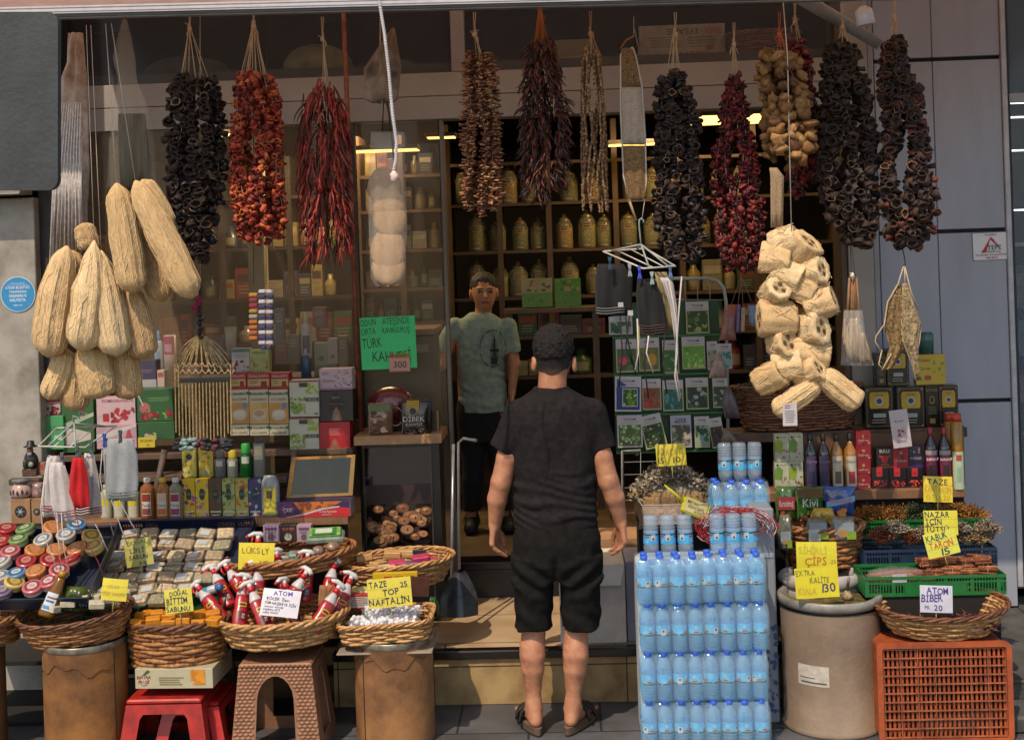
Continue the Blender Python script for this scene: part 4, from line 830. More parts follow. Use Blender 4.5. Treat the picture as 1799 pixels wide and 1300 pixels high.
for a in ((1378, 425, 22, 46, 75, 25, 2), (1402, 445, 26, 70, 40, 40, 0), (1362, 455, 24, 50, 100, 10, 0), (1385, 482, 22, 50, 115, 20, 2), (1428, 478, 22, 44, 70, 50, 2), (1402, 500, 23, 62, 118, 10, 0), (1362, 515, 22, 48, 30, 60, 2), (1440, 532, 24, 50, 70, 20, 0), (1365, 560, 27, 62, 92, -8, 1), (1428, 578, 26, 44, 75, 55, 2), (1375, 605, 24, 40, 60, 60, 0), (1425, 620, 20, 62, 100, 0, 0), (1386, 640, 24, 50, 80, 20, 2), (1352, 665, 22, 52, 60, 30, 1), (1420, 655, 20, 54, 55, 45, 0)): piece(*a)
for x0_, y0_, x1_, y1_, r_ in ((1440, 655, 1512, 712, 23), (1440, 672, 1360, 726, 20)):
    mb = MB(); loof(mb, W(x0_, y0_, -.17) - o, W(x1_, y1_, -.17) - o, r_ / 423, LF[0], taper=(.9, .95)); mb.build('loofah_piece', th)
mb = MB(); q = W(1389, 748, -.24) - o; mb.box(q.x - .029, 0 + q.y, q.z, q.x + .029, q.y + .004, q.z + .09, mat('#b9b2b4', .3, .1, 30)); art(mb, .058, .09, [('l', .1, .1, .9, .7, 6, '#706a74'), ('l', .1, .75, .6, .95, 2, '#8a4040')], q.x - .029, q.z, y=q.y); mb.build('tag', th)
# ---- crocheted scrub mitts and wooden-handled brushes by the column ----
o = W(1582, 440, -.02); th = thing('crochet_scrubber', 'cream crocheted scrubber pair hanging from a wire hook on the right', 'scrubber', o); CR_ = mat('#b29a76', .95, .5, 70, bump=1., bs=130)
mb = MB(); mb.tube([W(x, y, -.03) - o for x, y in ((1586, 436), (1590, 455), (1591, 466), (1587, 466))], .0022, mat('#1c1a18', .4, metal=.6), 6); mb.build('hook', th)
soft('mitt', '', '', [(500, 1574, 1584), (530, 1560, 1588), (575, 1554, 1590), (610, 1564, 1590), (645, 1552, 1570), (650, 1548, 1560)], -.01, mat('#94774f', .95, .5, 70, bump=1., bs=130), parent=th, bulge=.02, wav=.006)
soft('mitt', '', '', [(498, 1586, 1594), (530, 1584, 1606), (570, 1582, 1620), (600, 1586, 1614), (640, 1602, 1614), (668, 1608, 1620)], -.03, CR_, parent=th, bulge=.025, wav=.005)
mb = MB()
for pts in (((1588, 468), (1578, 500), (1560, 530), (1554, 570), (1540, 590), (1538, 600), (1550, 620)), ((1590, 468), (1600, 510), (1614, 545)), ((1590, 468), (1590, 505)), ((1550, 615), (1544, 640), (1552, 648), (1566, 622)), ((1618, 575), (1616, 600), (1610, 625))): mb.tube([W(x, y, -.03) - o for x, y in pts], .003, mat('#bba98c', .9), 5)
mb.build('cord', th)
o = W(1497, 480, .05); th = thing('wooden_brush_bundle', 'bundle of wooden-handled brushes in plastic beside the grey column', 'brush', o)
for i, (a, b_) in enumerate(((1493, 1488), (1497, 1496), (1501, 1504), (1505, 1512), (1499, 1500))): mb = MB(); mb.tube([W(a, 488, .05 + .01 * (i % 2)) - o, W(b_, 570, .04 + .012 * (i % 3)) - o], .0055, mat('#8d6440', .6, .2, 30), 6); mb.build('handle', th)
soft('brush_head', '', '', [(560, 1484, 1512), (600, 1482, 1514), (636, 1486, 1512)], .05, mat('#b59c7c', .9, .4, 90, st=.1, bump=.6), parent=th, bulge=.03, wav=.006, wf=5)
soft('brush_head', '', '', [(585, 1508, 1520), (615, 1510, 1530), (638, 1512, 1534)], .03, mat('#b59c7c', .9, .4, 90, st=.1, bump=.6), parent=th, bulge=.02, wav=.006)
soft('plastic_wrap', '', '', [(545, 1483, 1516), (600, 1479, 1524), (642, 1478, 1536)], .03, film('#d8d4d0', .22, .12), parent=th, bulge=.045, wav=.01)
cords(th, o, [W(1494, 415, .05), W(1494, 415, .05)], [W(1496, 480, .05), W(1503, 486, .05)], mat('#2a2724'), .0015); knot(th, o, W(1498, 484, .04), WCORD, 8, .03)
# ---- hangers ----
WP = mat('#bdb8b0', .4); BLK = mat('#111214', .9, .1, 30); PEG = mat('#3c444a', .4)
def hanger(name, label, o, corners, hook, Y, peg=(), slab=None):
    th = thing(name, label, 'hanger', o); mb = MB(); P_ = [Vector(c) - o for c in corners]; mid = sum(P_, Vector()) / 4
    mb.tube(P_ + [P_[0]], .0042, WP, 6)
    for t in (.33, .66): mb.tube([P_[0].lerp(P_[1], t), P_[3].lerp(P_[2], t)], .003, WP, 5)
    mb.build('frame', th); mb = MB(); hk = Vector(hook) - o; top = mid + Vector((0, 0, .06)); col = mat('#8d9a96', .5)
    for t in (.2, .8):
        for a, b_ in ((0, 1), (3, 2)): mb.tube([P_[a].lerp(P_[b_], t), top], .0042, col, 5)
    mb.tube([top, top + Vector((-.002, 0, .03)), hk + Vector((-.01, 0, -.03)), hk + Vector((-.008, 0, -.006)), hk + Vector((0, 0, 0)), hk + Vector((.009, 0, -.008)), hk + Vector((.009, 0, -.02))], .0038, col, 6); mb.build('hook', th)
    for p_, c_ in peg: q = Vector(p_) - o; mb = MB(); mb.bbox(-.004, -.006, -.03, .004, .006, .026, mat(c_, .4), .002, T(q) @ RY(10)); mb.bbox(-.004, -.006, -.03, .004, .006, .026, mat(c_, .4), .002, T(q) @ RY(-12)); mb.build('peg', th)
    return th
hanger('peg_hanger', 'white plastic peg hanger on the right holding black bath mitts', W(1125, 400, -.1), [W(1060, 442, .05), W(1135, 437, .05), W(1187, 468, -.12), W(1130, 472, -.12)], W(1127, 384, -.05), -.1, [(W(x, y, -.11), c) for x, y, c in ((1072, 462, '#2d4664'), (1107, 474, '#8a9490'), (1124, 478, '#3a4cc0'), (1146, 488, '#9ab0a4'), (1178, 476, '#5878a0'))])
hanger('peg_hanger', 'white plastic peg hanger on the left holding white, red and grey mitts', W(140, 730, -.14), [W(100, 752, .02), W(205, 748, .02), W(150, 786, -.16), W(68, 784, -.16)], W(144, 722, -.07), -.14, [(W(x, y, -.165), c) for x, y, c in ((110, 805, '#50585a'), (136, 794, '#505a5e'), (141, 805, '#3b4548'), (161, 786, '#505a5e'), (184, 772, '#264a9a'), (212, 766, '#3e464a'))])
def strings(name, label, lists, Y, m_, r=.0045, group=None):
    mb = MB(); o = W(lists[0][0][0], lists[0][0][1], Y)
    for L in lists: mb.tube([W(x, y, Y) - o for x, y in L], r, m_, 6, flat=.35)
    ob = mb.build(name, None, o); tag(ob, label, 'mitt', group); return ob
def mitt(label, rows, Y, m_, hem, ties, tiem, group='bath mitts pegged on hangers', lab=None):
    o = W((rows[0][1] + rows[0][2]) / 2, rows[0][0], Y); th = thing('bath_mitt', label, 'bath mitt', o, group); soft('mitt', '', '', rows, Y, m_, parent=th, bulge=.014, wav=.006, sub=4)
    if hem:
        y_, a, b_, c_, nn = hem; mb = MB()
        for i in range(nn): mb.tube([W(a + (b_ - a) * t, y_ + i * 4.5 + 1.5 * math.sin(t * 5), Y - .021) - o for t in np.linspace(0, 1, 7)], .0022, c_, 4)
        mb.build('hem_stripe', th)
    if ties:
        mb = MB()
        for L in ties: mb.tube([W(x, y, Y - .02 - .004 * i) - o for i, (x, y) in enumerate(L)], .0042, tiem, 6, flat=.3)
        mb.build('tie', th)
    if lab: mb = MB(); q = W(lab[0], lab[1], Y - .022) - o; mb.box(q.x - .011, q.y, q.z - .011, q.x + .011, q.y + .003, q.z + .011, mat('#a8a29e', .6)); mb.build('care_label', th)
WM = mat('#b5aeac', .95, .08, 60, bump=.2, bs=500); RDM = mat('#b3141c', .95, .1, 60, bump=.2, bs=500); GM = mat('#8b8e90', .95, .08, 60, bump=.2, bs=500); PK = mat('#8a2a3a', .9)
mitt('white bath mitt with red hem lines at the far left of the hanger', [(800, 84, 104), (820, 80, 108), (880, 72, 116), (908, 76, 122)], -.13, WM, (888, 74, 120, PK, 3), [((78, 850), (72, 890), (76, 940), (92, 975), (100, 1000))], WM)
mitt('white bath mitt in front, second from left on the hanger', [(812, 88, 112), (840, 86, 122), (890, 92, 132), (918, 100, 134)], -.17, WM, (898, 92, 134, mat('#7a4a5e'), 3), [((100, 900), (103, 950), (108, 1000)), ((108, 900), (112, 960), (122, 1010))], WM)
mitt('red bath mitt hanging among the white ones', [(804, 128, 146), (830, 124, 154), (865, 121, 158), (895, 132, 158)], -.19, RDM, (893, 134, 158, mat('#b5aeac'), 3), [((128, 880), (140, 930), (158, 960), (172, 985), (186, 1022))], mat('#8e2430', .8))
mitt('white bath mitt behind the red one', [(796, 148, 165), (830, 150, 172), (870, 152, 178), (905, 150, 180)], -.12, WM, (892, 152, 180, PK, 3), [((160, 905), (178, 940), (190, 968))], WM)
mitt('light grey bath mitt with frilled hem on the left hanger', [(770, 182, 232), (800, 182, 242), (850, 184, 244), (880, 190, 240)], -.16, GM, (864, 188, 242, mat('#70767c'), 3), [((196, 878), (214, 930), (226, 960)), ((210, 878), (232, 920), (248, 945)), ((180, 790), (176, 840), (186, 890), (200, 940))], mat('#9a9aa0', .8))
mitt('square black bath mitt with lettered band on the right hanger', [(464, 1050, 1096), (490, 1046, 1112), (554, 1046, 1110)], -.06, BLK, (541, 1048, 1098, mat('#6a6a6c'), 3), [((1090, 556), (1094, 620), (1088, 680)), ((1100, 556), (1104, 600), (1118, 660)), ((1106, 556), (1100, 610), (1112, 640))], BLK, lab=(1091, 536))
mitt('tapered black bath mitt with brown hem on the right hanger', [(490, 1120, 1150), (520, 1118, 1164), (570, 1122, 1172), (588, 1130, 1170)], -.08, BLK, (572, 1124, 1172, mat('#4a2c2a'), 4), [((1138, 588), (1132, 640), (1140, 700)), ((1168, 585), (1165, 640), (1172, 690))], BLK, lab=(1108, 550))
mitt('white cloth bath mitt with long trailing ties on the right hanger', [(488, 1160, 1178), (500, 1166, 1184), (540, 1178, 1190), (600, 1186, 1192)], -.1, WM, None, [((1176, 495), (1188, 560), (1190, 620), (1186, 660), (1194, 705)), ((1198, 486), (1192, 560), (1187, 640), (1196, 700)), ((1140, 590), (1136, 620), (1148, 655)), ((1120, 560), (1122, 620), (1116, 650))], WM)
mitt('olive bath mitt half hidden behind the white cloth', [(478, 1150, 1172), (520, 1160, 1180), (580, 1172, 1186)], -.03, mat('#8a7c5a', .9), None, [((1122, 560), (1124, 600), (1118, 640))], mat('#8a7c3a'))
# ---- beaded ornaments ----
def beads(mb, P, Q, r, m_, step=.007, sag=0):
    L = (Q - P).length; n = max(2, int(L / step)); pts = []; rs = []
    for i in range(n * 2 + 1): t = i / (2 * n); pts.append(P.lerp(Q, t) + Vector((0, 0, -sag * math.sin(PI * t)))); rs.append(r * (1 if i % 2 else .45))
    mb.tube(pts, rs, m_, 6)
GB = mat('#a88c5e', .5, .3, 80); o = W(354, 545, .0); th = thing('beaded_ornament', 'hanging ornament of gold-beige bead strands under a black bar', 'ornament', o, 'hanging wall charms at the left')
mb = MB(); mb.tube([W(352, 20, 0) - o, W(352, 500, 0) - o], .0015, CORD, 4); mb.tube([W(352, 500, 0) - o, W(352, 600, 0) - o], .008, mat('#161214', .7), 6); 
for i in range(6): mb.ell(W(352 + (i % 2) * 4 - 2, 552 + i * 8, -.005) - o, (.012, .012, .010), mat('#15121a', .4), 8, 6)
mb.build('tassel', th); mb = MB()
for i in range(9): q = W(345 + random.uniform(-6, 8), 520 + random.uniform(0, 26), -.01) - o; mb.ell(q, (.013, .01, .008), mat('#8a2040', .7), 7, 5, jit=.2)
mb.build('bow', th)
for k_ in range(3):
    mb = MB()
    for i in range(9):
        xa_, xb_ = 310 + i * 11.4, 310 + (i + 1) * 11.4; t = abs(i - 4) / 4; beads(mb, W(353 + (i - 4) * 2, 592 + k_ * 3, -.005) - o, W(xa_, 625 + k_ * 12, -.005) - o, .004, GB, sag=-.01)
        if k_ > 0: beads(mb, W(xa_, 625 + k_ * 12, -.005) - o, W(xb_, 625 + k_ * 12, -.005) - o, .004, GB, sag=.018)
    mb.build('bead_net', th)
q0 = W(316, 668, -.01) - o; q1 = W(404, 668, -.01) - o; mb = MB(); mb.bbox(q0.x, q0.y - .006, q0.z - .010, q1.x, q0.y + .006, q0.z + .010, mat('#0e0d0d', .5), .002); mb.build('bar', th)
for i in range(17):
    x = 308 + i * 6.1; yb_ = 772 + (i % 3) * 4 - abs(i - 8) * 1.5; mb = MB(); beads(mb, W(x, 668 if 1 < i < 16 else 640, -.008) - o, W(x + 2, yb_, -.008) - o, .0048, GB, .0075); mb.build('bead_strand', th)
for i, (x, c) in enumerate(((312, '#12101a'), (324, '#7f9c9a'), (338, '#7f9c9a'), (352, '#5a2030'), (364, '#1a1418'), (378, '#5e2438'), (392, '#3a3a40'), (404, '#15131a'))):
    mb = MB()
    for j in range(5): mb.ell(W(x + random.uniform(-6, 6), 776 + random.uniform(-4, 14), -.012) - o, (.016, .011, .010), mat(c, .7, .3, 60), 7, 5, jit=.25)
    mb.build('pompom', th)
def charm(label, x, y0_, rows, Y):
    o = W(x, y0_, Y); th = thing('hanging_charm', label, 'ornament', o, 'hanging wall charms at the left'); cords(th, o, [W(x, 20, Y)] * 2, [o, o], mat('#5a3a34'), .0015)
    for i, (y, w, cs) in enumerate(rows):
        mb = MB(); 
        for j, c in enumerate(cs): xx_ = x - w + (2 * w) * (j + .5) / len(cs); q = W(xx_, y, Y) - o; hw_ = w / len(cs) / sc(Y) * .95; mb.bbox(q.x - hw_, q.y - .012, q.z - .008, q.x + hw_, q.y + .012, q.z + .008, mat(c, .6), .003)
        mb.build('band', th)
    return th
rw = [(512 + i * 9, 13 if i < 11 else 9, (('#2c2c5a', '#2c2c5a') if i % 2 else ('#b6aeb6', '#b6aeb6'))) for i in range(12)]
charm('hanging charm of blue and white striped bands by the window frame', 468, 500, rw, .1)
charm('hanging charm of orange, red and white rolls beside the striped one', 446, 500, [(518 + i * 9.5, 8, (c,)) for i, c in enumerate(('#a8792c', '#8a2030', '#8a1838', '#a8792c', '#9a9488', '#a85c1c', '#a85c1c', '#a0522c', '#a85c1c'))], .12)
# ================= baskets, crates, drums and stools =================
def onpl(px, py, z0, k):
    d = ray(px, py); t = (z0 + k * CAM.y - CAM.z) / (d.z - k * d.y); return CAM + d * t
WK = [[mat(c, .6, .35, 60, bump=.3, bs=200, n2=c2) for c, c2 in t] for t in ((('#a87444', '#6b4022'), ('#8a5630', '#4f2c18')), (('#c39764', '#8f6238'), ('#a87a4a', '#6e4726')), (('#7a4a2a', '#43261a'), ('#5c3420', '#351e14')))]
def basket(name, label, c, rx, ry, h, tone=0, flare=1.25, rows=9, nst=15, e=2., rim=2, rz=0, rx_=0, ry_=0, sr=None, rimtone=None):
    """woven basket: strands run in and out of upright stakes; open inside"""
    th = thing(name, label, 'basket', c, rz=R(rz), rx=R(rx_), ry=R(ry_)); ms = WK[tone]; sr = sr or h / rows * .56; K = nst * 6
    def pt(a, t, off=0):
        q = 1 / flare + (1 - 1 / flare) * t ** .8; ca, sa_ = math.cos(a), math.sin(a); f = (abs(ca) ** e + abs(sa_) ** e) ** (-1 / e)
        return Vector(((rx * q + off) * f * ca, (ry * q + off) * f * sa_, h * t))
    mb = MB()
    for r_ in range(rows):
        t = (r_ + .5) / rows; pts = [pt(2*PI*i/K, t + .010 * math.sin(i * .7 + r_), .0045 * math.sin(PI * nst * i / K * 1.0 + PI * (r_ % 2)) * (1 if nst % 1 == 0 else 1)) for i in range(K + 1)]
        mb.tube(pts, [sr * random.uniform(.8, 1.1) for _ in pts], ms[r_ % 2 if random.random() < .7 else 0], 5, cap=False)
    for i in range(nst): a = 2*PI*(i + .5)/nst; mb.tube([pt(a, t_) for t_ in (0, .3, .6, .97)], sr * .8, ms[1], 5)
    mb.build('woven_side', th); mb = MB(); mr = WK[rimtone if rimtone is not None else tone]
    for k_ in range(3): mb.tube([pt(2*PI*i/K, 1.0, .004) + Vector((0, 0, .006)) + Vector((math.cos(2*PI*i/K) * math.cos(i * .55 + k_ * 2.1), math.sin(2*PI*i/K) * math.cos(i * .55 + k_ * 2.1), math.sin(i * .55 + k_ * 2.1))) * sr * .95 for i in range(K + 1)], sr * .85, mr[k_ % 2], 5, cap=False)
    mb.build('rim', th); mb = MB(); k = 28; mb.add([tuple(pt(2*PI*i/k, .04)) for i in range(k)], [tuple(range(k))], ms[1]); mb.add([tuple(pt(2*PI*i/k, 0)) for i in range(k)] + [tuple(pt(2*PI*i/k, .93, 0)) for i in range(k)], [(i, k + i, k + (i+1) % k, (i+1) % k) for i in range(k)], mat('#5a3c22', .9)); mb.build('bottom', th); return th
def crate(name, label, P, w, d, h, col, ang=0, solid=.5, wf=None, rz=0):
    th = thing(name, label, 'crate', P, rx=R(ang), rz=R(rz)); m_ = mat(col, .35, .12, 25, spec=.6); mb = MB(); t = .004
    for y0, y1 in ((0, t), (d - t, d)):
        for z0, z1, e in ((h - .012, h, .004), (h * .62, h * .70, .0), (0, h * .18, 0)): mb.box(-w/2, y0 - e, z0, w/2, y1 + (e if y0 else 0), z1, m_)
        n = int(w / .012)
        for i in range(n + 1): x = -w/2 + (w - .003) * i / n; mb.box(x, y0 + .0005, h * .18, x + (.0045 if i % 9 else .012), y1 - .0005, h - .012, m_)
        mb.box(-w*.22, y0 + .0003, h * .18, w*.22, y1 - .0003, h * .62, m_) if solid else None
    for x0, x1 in ((-w/2, -w/2 + t), (w/2 - t, w/2)):
        for z0, z1 in ((h - .012, h), (0, h * .2)): mb.box(x0, t + .0005, z0, x1, d - t - .0005, z1, m_)
        n = int(d / .014)
        for i in range(n + 1): y = t + (d - 2*t - .004) * i / n; mb.box(x0 + .0004, y, h * .2, x1 - .0004, y + .005, h - .012, m_)
    mb.build('wall', th); mb = MB(); mb.box(-w/2 + t, t, .002, w/2 - t, d - t, .006, m_); mb.build('bottom', th); return th
def put(mb, name, label, cat, loc, group=None, rot=(0, 0, 0)): o = mb.build(name); o.location = loc; o.rotation_euler = tuple(R(a) for a in rot); return tag(o, label, cat, group)
# --- fibre drums carrying baskets ---
def drum(label, px, py_top, wpx, Y, col, seam=.2, n2='#4d2f18', band=True, z0=0):
    s = sc(Y - wpx / 2 / 410); p = W(px, py_top, Y); r = wpx / s / 2; h = p.z - z0; th = thing('drum', label, 'drum', (p.x, Y, z0)); mb = MB()
    mb.lathe([(r*.99, 0), (r, .02), (r, h * .5), (r, h - .03), (r * .985, h)], mat(col, .75, .45, 3.2, bump=.15, bs=60, n2=n2), 40); mb.build('side', th)
    mb = MB(); mb.lathe([(r*1.004, h - .028), (r*1.012, h - .024), (r*1.012, h - .004), (r*1.002, h)], mat('#8d8478', .35, .3, 20, metal=.6), 40); mb.build('hoop', th)
    if seam is not None: mb = MB(); a = R(-90 + seam); mb.box(-.0015, -.002, 0, .0015, .001, h - .03, mat('#1c120b', .8), T((r*1.001*math.cos(a), r*1.001*math.sin(a), 0)) @ Matrix.Rotation(a + PI/2, 4, 'Z')); mb.build('seam', th)
    mb = MB(); k = 20; pts = []
    for i in range(k): a = R(-150 + 120 * i / (k - 1)); zz_ = h * .80 + .012 * math.sin(i * 1.3) + .02 * math.sin(i * .45 + px); pts.append((r*1.003*math.cos(a), r*1.003*math.sin(a), zz_))
    mb.tube(pts, [.0035] * k, mat('#5e3818', .9), 4, flat=.3); mb.build('stain_line', th); return th
drum('brown stained fibre drum under the basket of white soap bars', 149, 1118, 150, -.13, '#93602f', 62)
drum('brown fibre drum with a vertical seam under the mothball basket', 691, 1112, 143, -.03, '#96683f', -42)
drum('fibre drum cut off by the left edge of the photo', -52, 1134, 120, -.08, '#7c5530', None)
# henna barrel on the right
bx = W(1458, 1060, .055); th = thing('drum', 'large tan fibre barrel full of henna powder with paper label', 'drum', (bx.x, .055, 0)); rb = .210; hb_ = .562
mb = MB(); mb.lathe([(rb*1.02, 0), (rb*1.03, .010), (rb*1.02, .022), (rb*.985, .03), (rb*.985, .3), (rb, hb_ - .05)], mat('#867362', .7, .4, 3.5, bump=.2, bs=50, n2='#6b5a4c'), 48, cap=(1, 0)); mb.build('side', th)
mb = MB(); mb.lathe([(rb*1.0, hb_ - .052), (rb*1.015, hb_ - .05), (rb*1.005, hb_ - .038), (rb*1.045, hb_ - .034), (rb*1.05, hb_ - .004), (rb*1.02, hb_), (rb*.93, hb_ - .004), (rb*.925, hb_ - .06)], mat('#8d8880', .35, .25, 12, spec=.6), 48, cap=(0, 0)); mb.build('rim', th)
mb = MB(); mb.lathe([(rb*1.018, hb_ - .0505), (rb*1.022, hb_ - .045), (rb*1.018, hb_ - .040)], mat('#2a2a28', .3, metal=.8), 48, cap=(0, 0)); mb.build('hoop', th)
mb = MB(); vs = []; fs = []; k = 40
for j in range(13):
    for i in range(k): rr = rb*.925*j/12; a = 2*PI*i/k; x, y = rr*math.cos(a), rr*math.sin(a); vs.append((x, y, hb_ - .05 + .022*math.sin(x*14+1)*math.cos(y*11) + random.uniform(0, .002) + .015 * (j/12)))
for j in range(12):
    for i in range(k): fs.append((j*k+i, j*k+(i+1)%k, (j+1)*k+(i+1)%k, (j+1)*k+i))
mb.add(vs, fs, mat('#6c5f2a', .95, .4, 30, bump=.7, bs=300), None, True); tag(mb.build('henna_powder', None, (bx.x, .055, 0)), 'olive-brown henna powder heaped inside the large barrel', 'henna')
mb = MB(); mb.patch(rb*.99, .215, .30, -52, -14, mat('#b5ada2', .8, .15, 30), 8); mb.patch(rb*.992, .225, .232, -48, -17, mat('#55504c', .8), 6); mb.patch(rb*.992, .245, .249, -50, -30, mat('#55504c'), 6); mb.build('paper_label', th)
o = W(1489, 1048, .0); th = thing('scoop', 'metal handled scoop standing in the henna powder', 'scoop', o); mb = MB(); mb.lathe([(.004, -.02), (.018, -.01), (.024, .005), (.012, .022), (.005, .028)], mat('#a88f6a', .5, .3, 40), 14); mb.build('bowl', th)
mb = MB(); mb.tube([(0, 0, .02), (.002, -.01, .05), (.006, -.02, .085)], [.005, .0065, .005], mat('#7f7264', .3, .5, 90, metal=.7), 8); mb.build('handle', th)
# --- red stool, cream carton, rattan stool ---
def stool(label, px, py_top, wt, wb, Y, m_, arch, rat=False, group=None):
    s = sc(Y); p = W(px, py_top, Y); h = p.z; th = thing('stool', label, 'stool', (p.x, Y, 0), group); a, b_ = wt / s / 2, wb / s / 2; D = .14; mb = MB()
    mb.bbox(-a, -D, h - .02, a, D, h, m_, .006); mb.build('seat', th)
    for side in range(4):
        Mx = RZ(90 * side); q = D if side % 2 == 0 else a; e = (a if side % 2 == 0 else D); f = b_ - a
        mb = MB(); H = h - .021; zt_ = H * (.92 if arch else .83)
        def X(z, u): return (u * (e + f * (1 - z / H)), -(q + f * (1 - z / H)) , z)
        iw = .46 if arch else .60; N = 10; LO = .16 if arch else .2; inner = [(-iw, .0)] if False else []
        if arch: inner = [(-iw, H * LO)] + [(-iw * math.cos(t), H * .66 + (zt_ - H * .66) * math.sin(t)) for t in np.linspace(0, PI, N)] + [(iw, H * LO)]
        else: inner = [(-iw - .05, H * LO), (-iw, zt_ - .02), (-iw + .08, zt_), (iw - .08, zt_), (iw, zt_ - .02), (iw + .05, H * LO)]
        vs = []; n_ = len(inner); outer = []
        for (u, z) in inner:
            t = (u / iw); outer.append((-1 if u < -.01 and z < H * .5 else (1 if u > .01 and z < H * .5 else max(-1, min(1, u / iw * 1.0))), 0 if z < H * .2 else (H if z > H * .5 or abs(u) < iw * .9 else z)))
        outer = [(-1, 0)] + [(max(-1, min(1, u / iw)), H) for u, z in inner[1:-1]] + [(1, 0)]
        for dpt in (0, .006):
            for u, z in inner: x, y, zz_ = X(z, u); vs.append((x, y + dpt, zz_))
            for u, z in outer: x, y, zz_ = X(z, u); vs.append((x, y + dpt, zz_))
        fs = []
        for i in range(n_ - 1): fs += [(i, i+1, n_+i+1, n_+i)[::-1], (2*n_+i, 2*n_+i+1, 3*n_+i+1, 3*n_+i), (i, i+1, 2*n_+i+1, 2*n_+i)]
        fs.append((n_ - 1, n_, 0, 0)[:0] or (0, n_, 3*n_, 2*n_)); fs.append((n_-1, 2*n_-1, 4*n_-1, 3*n_-1)); mb.add(vs, fs, m_, Mx)
        vs = [X(0, -1), X(0, 1), X(H * LO * .97, 1), X(H * LO * .97, -1)]; mb.add([(x, y - .001, z) for x, y, z in vs] + [(x, y + .005, z) for x, y, z in vs], [(0, 1, 2, 3), (7, 6, 5, 4), (0, 3, 7, 4), (1, 5, 6, 2), (3, 2, 6, 7)], m_, Mx)
        mb.build('side_leg', th)
    if rat:
        mb = MB()
        for r_ in range(26):
            z = h * (r_ + .5) / 26
            for i in range(16):
                u = -1 + 2 * (i + .5 + .5 * (r_ % 2)) / 16
                if abs(u) > .97: continue
                H = h - .021; iw = .52; inside = (z < H * .66 and abs(u) < iw and z > H * .14) or (z >= H * .66 and abs(u) < iw and z < H * .67 + (H * .27) * math.sqrt(max(0, 1 - (u / iw) ** 2)))
                if inside: continue
                w_ = (a + (b_ - a) * (1 - z / h)); mb.ell((u * w_, -(D + (b_ - a) * (1 - min(1, z / H))) - .001, z), (w_ / 15, .0035, h / 60), m_, 6, 5)
        mb.build('weave_relief', th)
    return th
stool('stack of red plastic stools under the dried apricot carton at left', 305, 1209, 132, 160, -.08, mat('#a82420', .45, .25, 14), False)
stool('lower red stool showing behind the front one of the stack', 352, 1214, 96, 130, .02, mat('#b01f1c', .35, .08, 20), False)
stool('brown rattan-look plastic stool with arched opening under the spray basket', 496, 1148, 128, 158, -.06, mat('#8e634a', .45, .15, 20), True, True)
pack(236, 1174, 377, 1209, -.20, .28, '#aaa287', [('c', .115, .42, .055, '#8e2a3a', 1.3), ('c', .115, .42, .047, '#b8ae98', 1.3), ('t', .115, .50, .16, 'BAHAR', '#7a2030'), ('t', .115, .26, .16, 'FRUIT', '#7a2030'), ('p', [(.10, .72), (.16, .95), (.2, .88), (.14, .72)], '#2f5a35'), ('b', .72, .2, .9, .95, ['#c0731c', '#d08626'], 16, .05), ('l', .28, .15, .64, .6, 4, '#8a7a52')], 'carton', 'cream fruit carton with apricot print on the red stools', 'carton', c=.001, rz=-2)
# --- front baskets ---
def frontb(label, pxl, pxr, pyr, pyb, Y, ry, tone, **k):
    s = sc(Y - ry); cx = W((pxl + pxr) / 2, pyb, Y); zb_ = W((pxl + pxr) / 2, pyb, Y - ry * .72).z; zr = W((pxl + pxr) / 2, pyr, Y - ry).z; s2 = sc(Y)
    return basket('wicker_basket', label, Vector((cx.x, Y, zb_)), (pxr - pxl) / 2 / s2, ry, max(.03, zr - zb_), tone, **k), zb_, zr
frontb('dark oval basket cut off by the left edge', -75, 40, 1100, 1140, -.13, .16, 0, rows=8)
B2, zb2, zr2 = frontb('oval brown basket of white soap bars on the drum at left', 40, 240, 1092, 1135, -.13, .17, 0, rows=9, ry_=-5, rx_=7, flare=1.3, rimtone=2)
B3, zb3, zr3 = frontb('deep honey wicker basket of orange soap bars on the red stools', 228, 404, 1106, 1176, -.05, .15, 0, rows=10, flare=1.12, rimtone=2)
B4, zb4, zr4 = frontb('wide pale wicker basket of spray bottles on the rattan stool', 386, 614, 1105, 1140, -.02, .24, 1, rows=6, flare=1.25, nst=21, ry_=-2)
B5, zb5, zr5 = frontb('rectangular wicker tray of mothball bags on the seamed drum', 604, 762, 1102, 1127, -.04, .15, 1, rows=6, nst=25, e=6, flare=1.08, ry_=-3)
B6, zb6, zr6 = frontb('oval straw-coloured basket of colourful soap bars, behind the mothball tray', 606, 800, 1000, 1036, .34, .19, 1, rows=8, flare=1.3, nst=21, ry_=-3)
mb = MB(); p = W(664, 1018, .14); mb.bbox(-.03, 0, 0, .03, .01, .022, mat('#1d1d1f', .4), .003); put(mb, 'price_clip', 'dark price clip on the rim of the colourful soap basket', 'clip', W(737, 974, .33))
B7, zb7, zr7 = frontb('flat brown basket tray of boxed creams and wrapped soaps', 398, 626, 993, 1012, .26, .22, 0, rows=4, flare=1.12, nst=21, ry_=-5)
mb = MB(); mb.bbox(-.2, -.14, -.004, .2, .16, .003, mat('#8d7f70', .9), .002); put(mb, 'cardboard_sheet', 'flat cardboard sheet between the mothball tray and the drum', 'cardboard', W(683, 1129, -.04) + Vector((0, 0, -.004)))
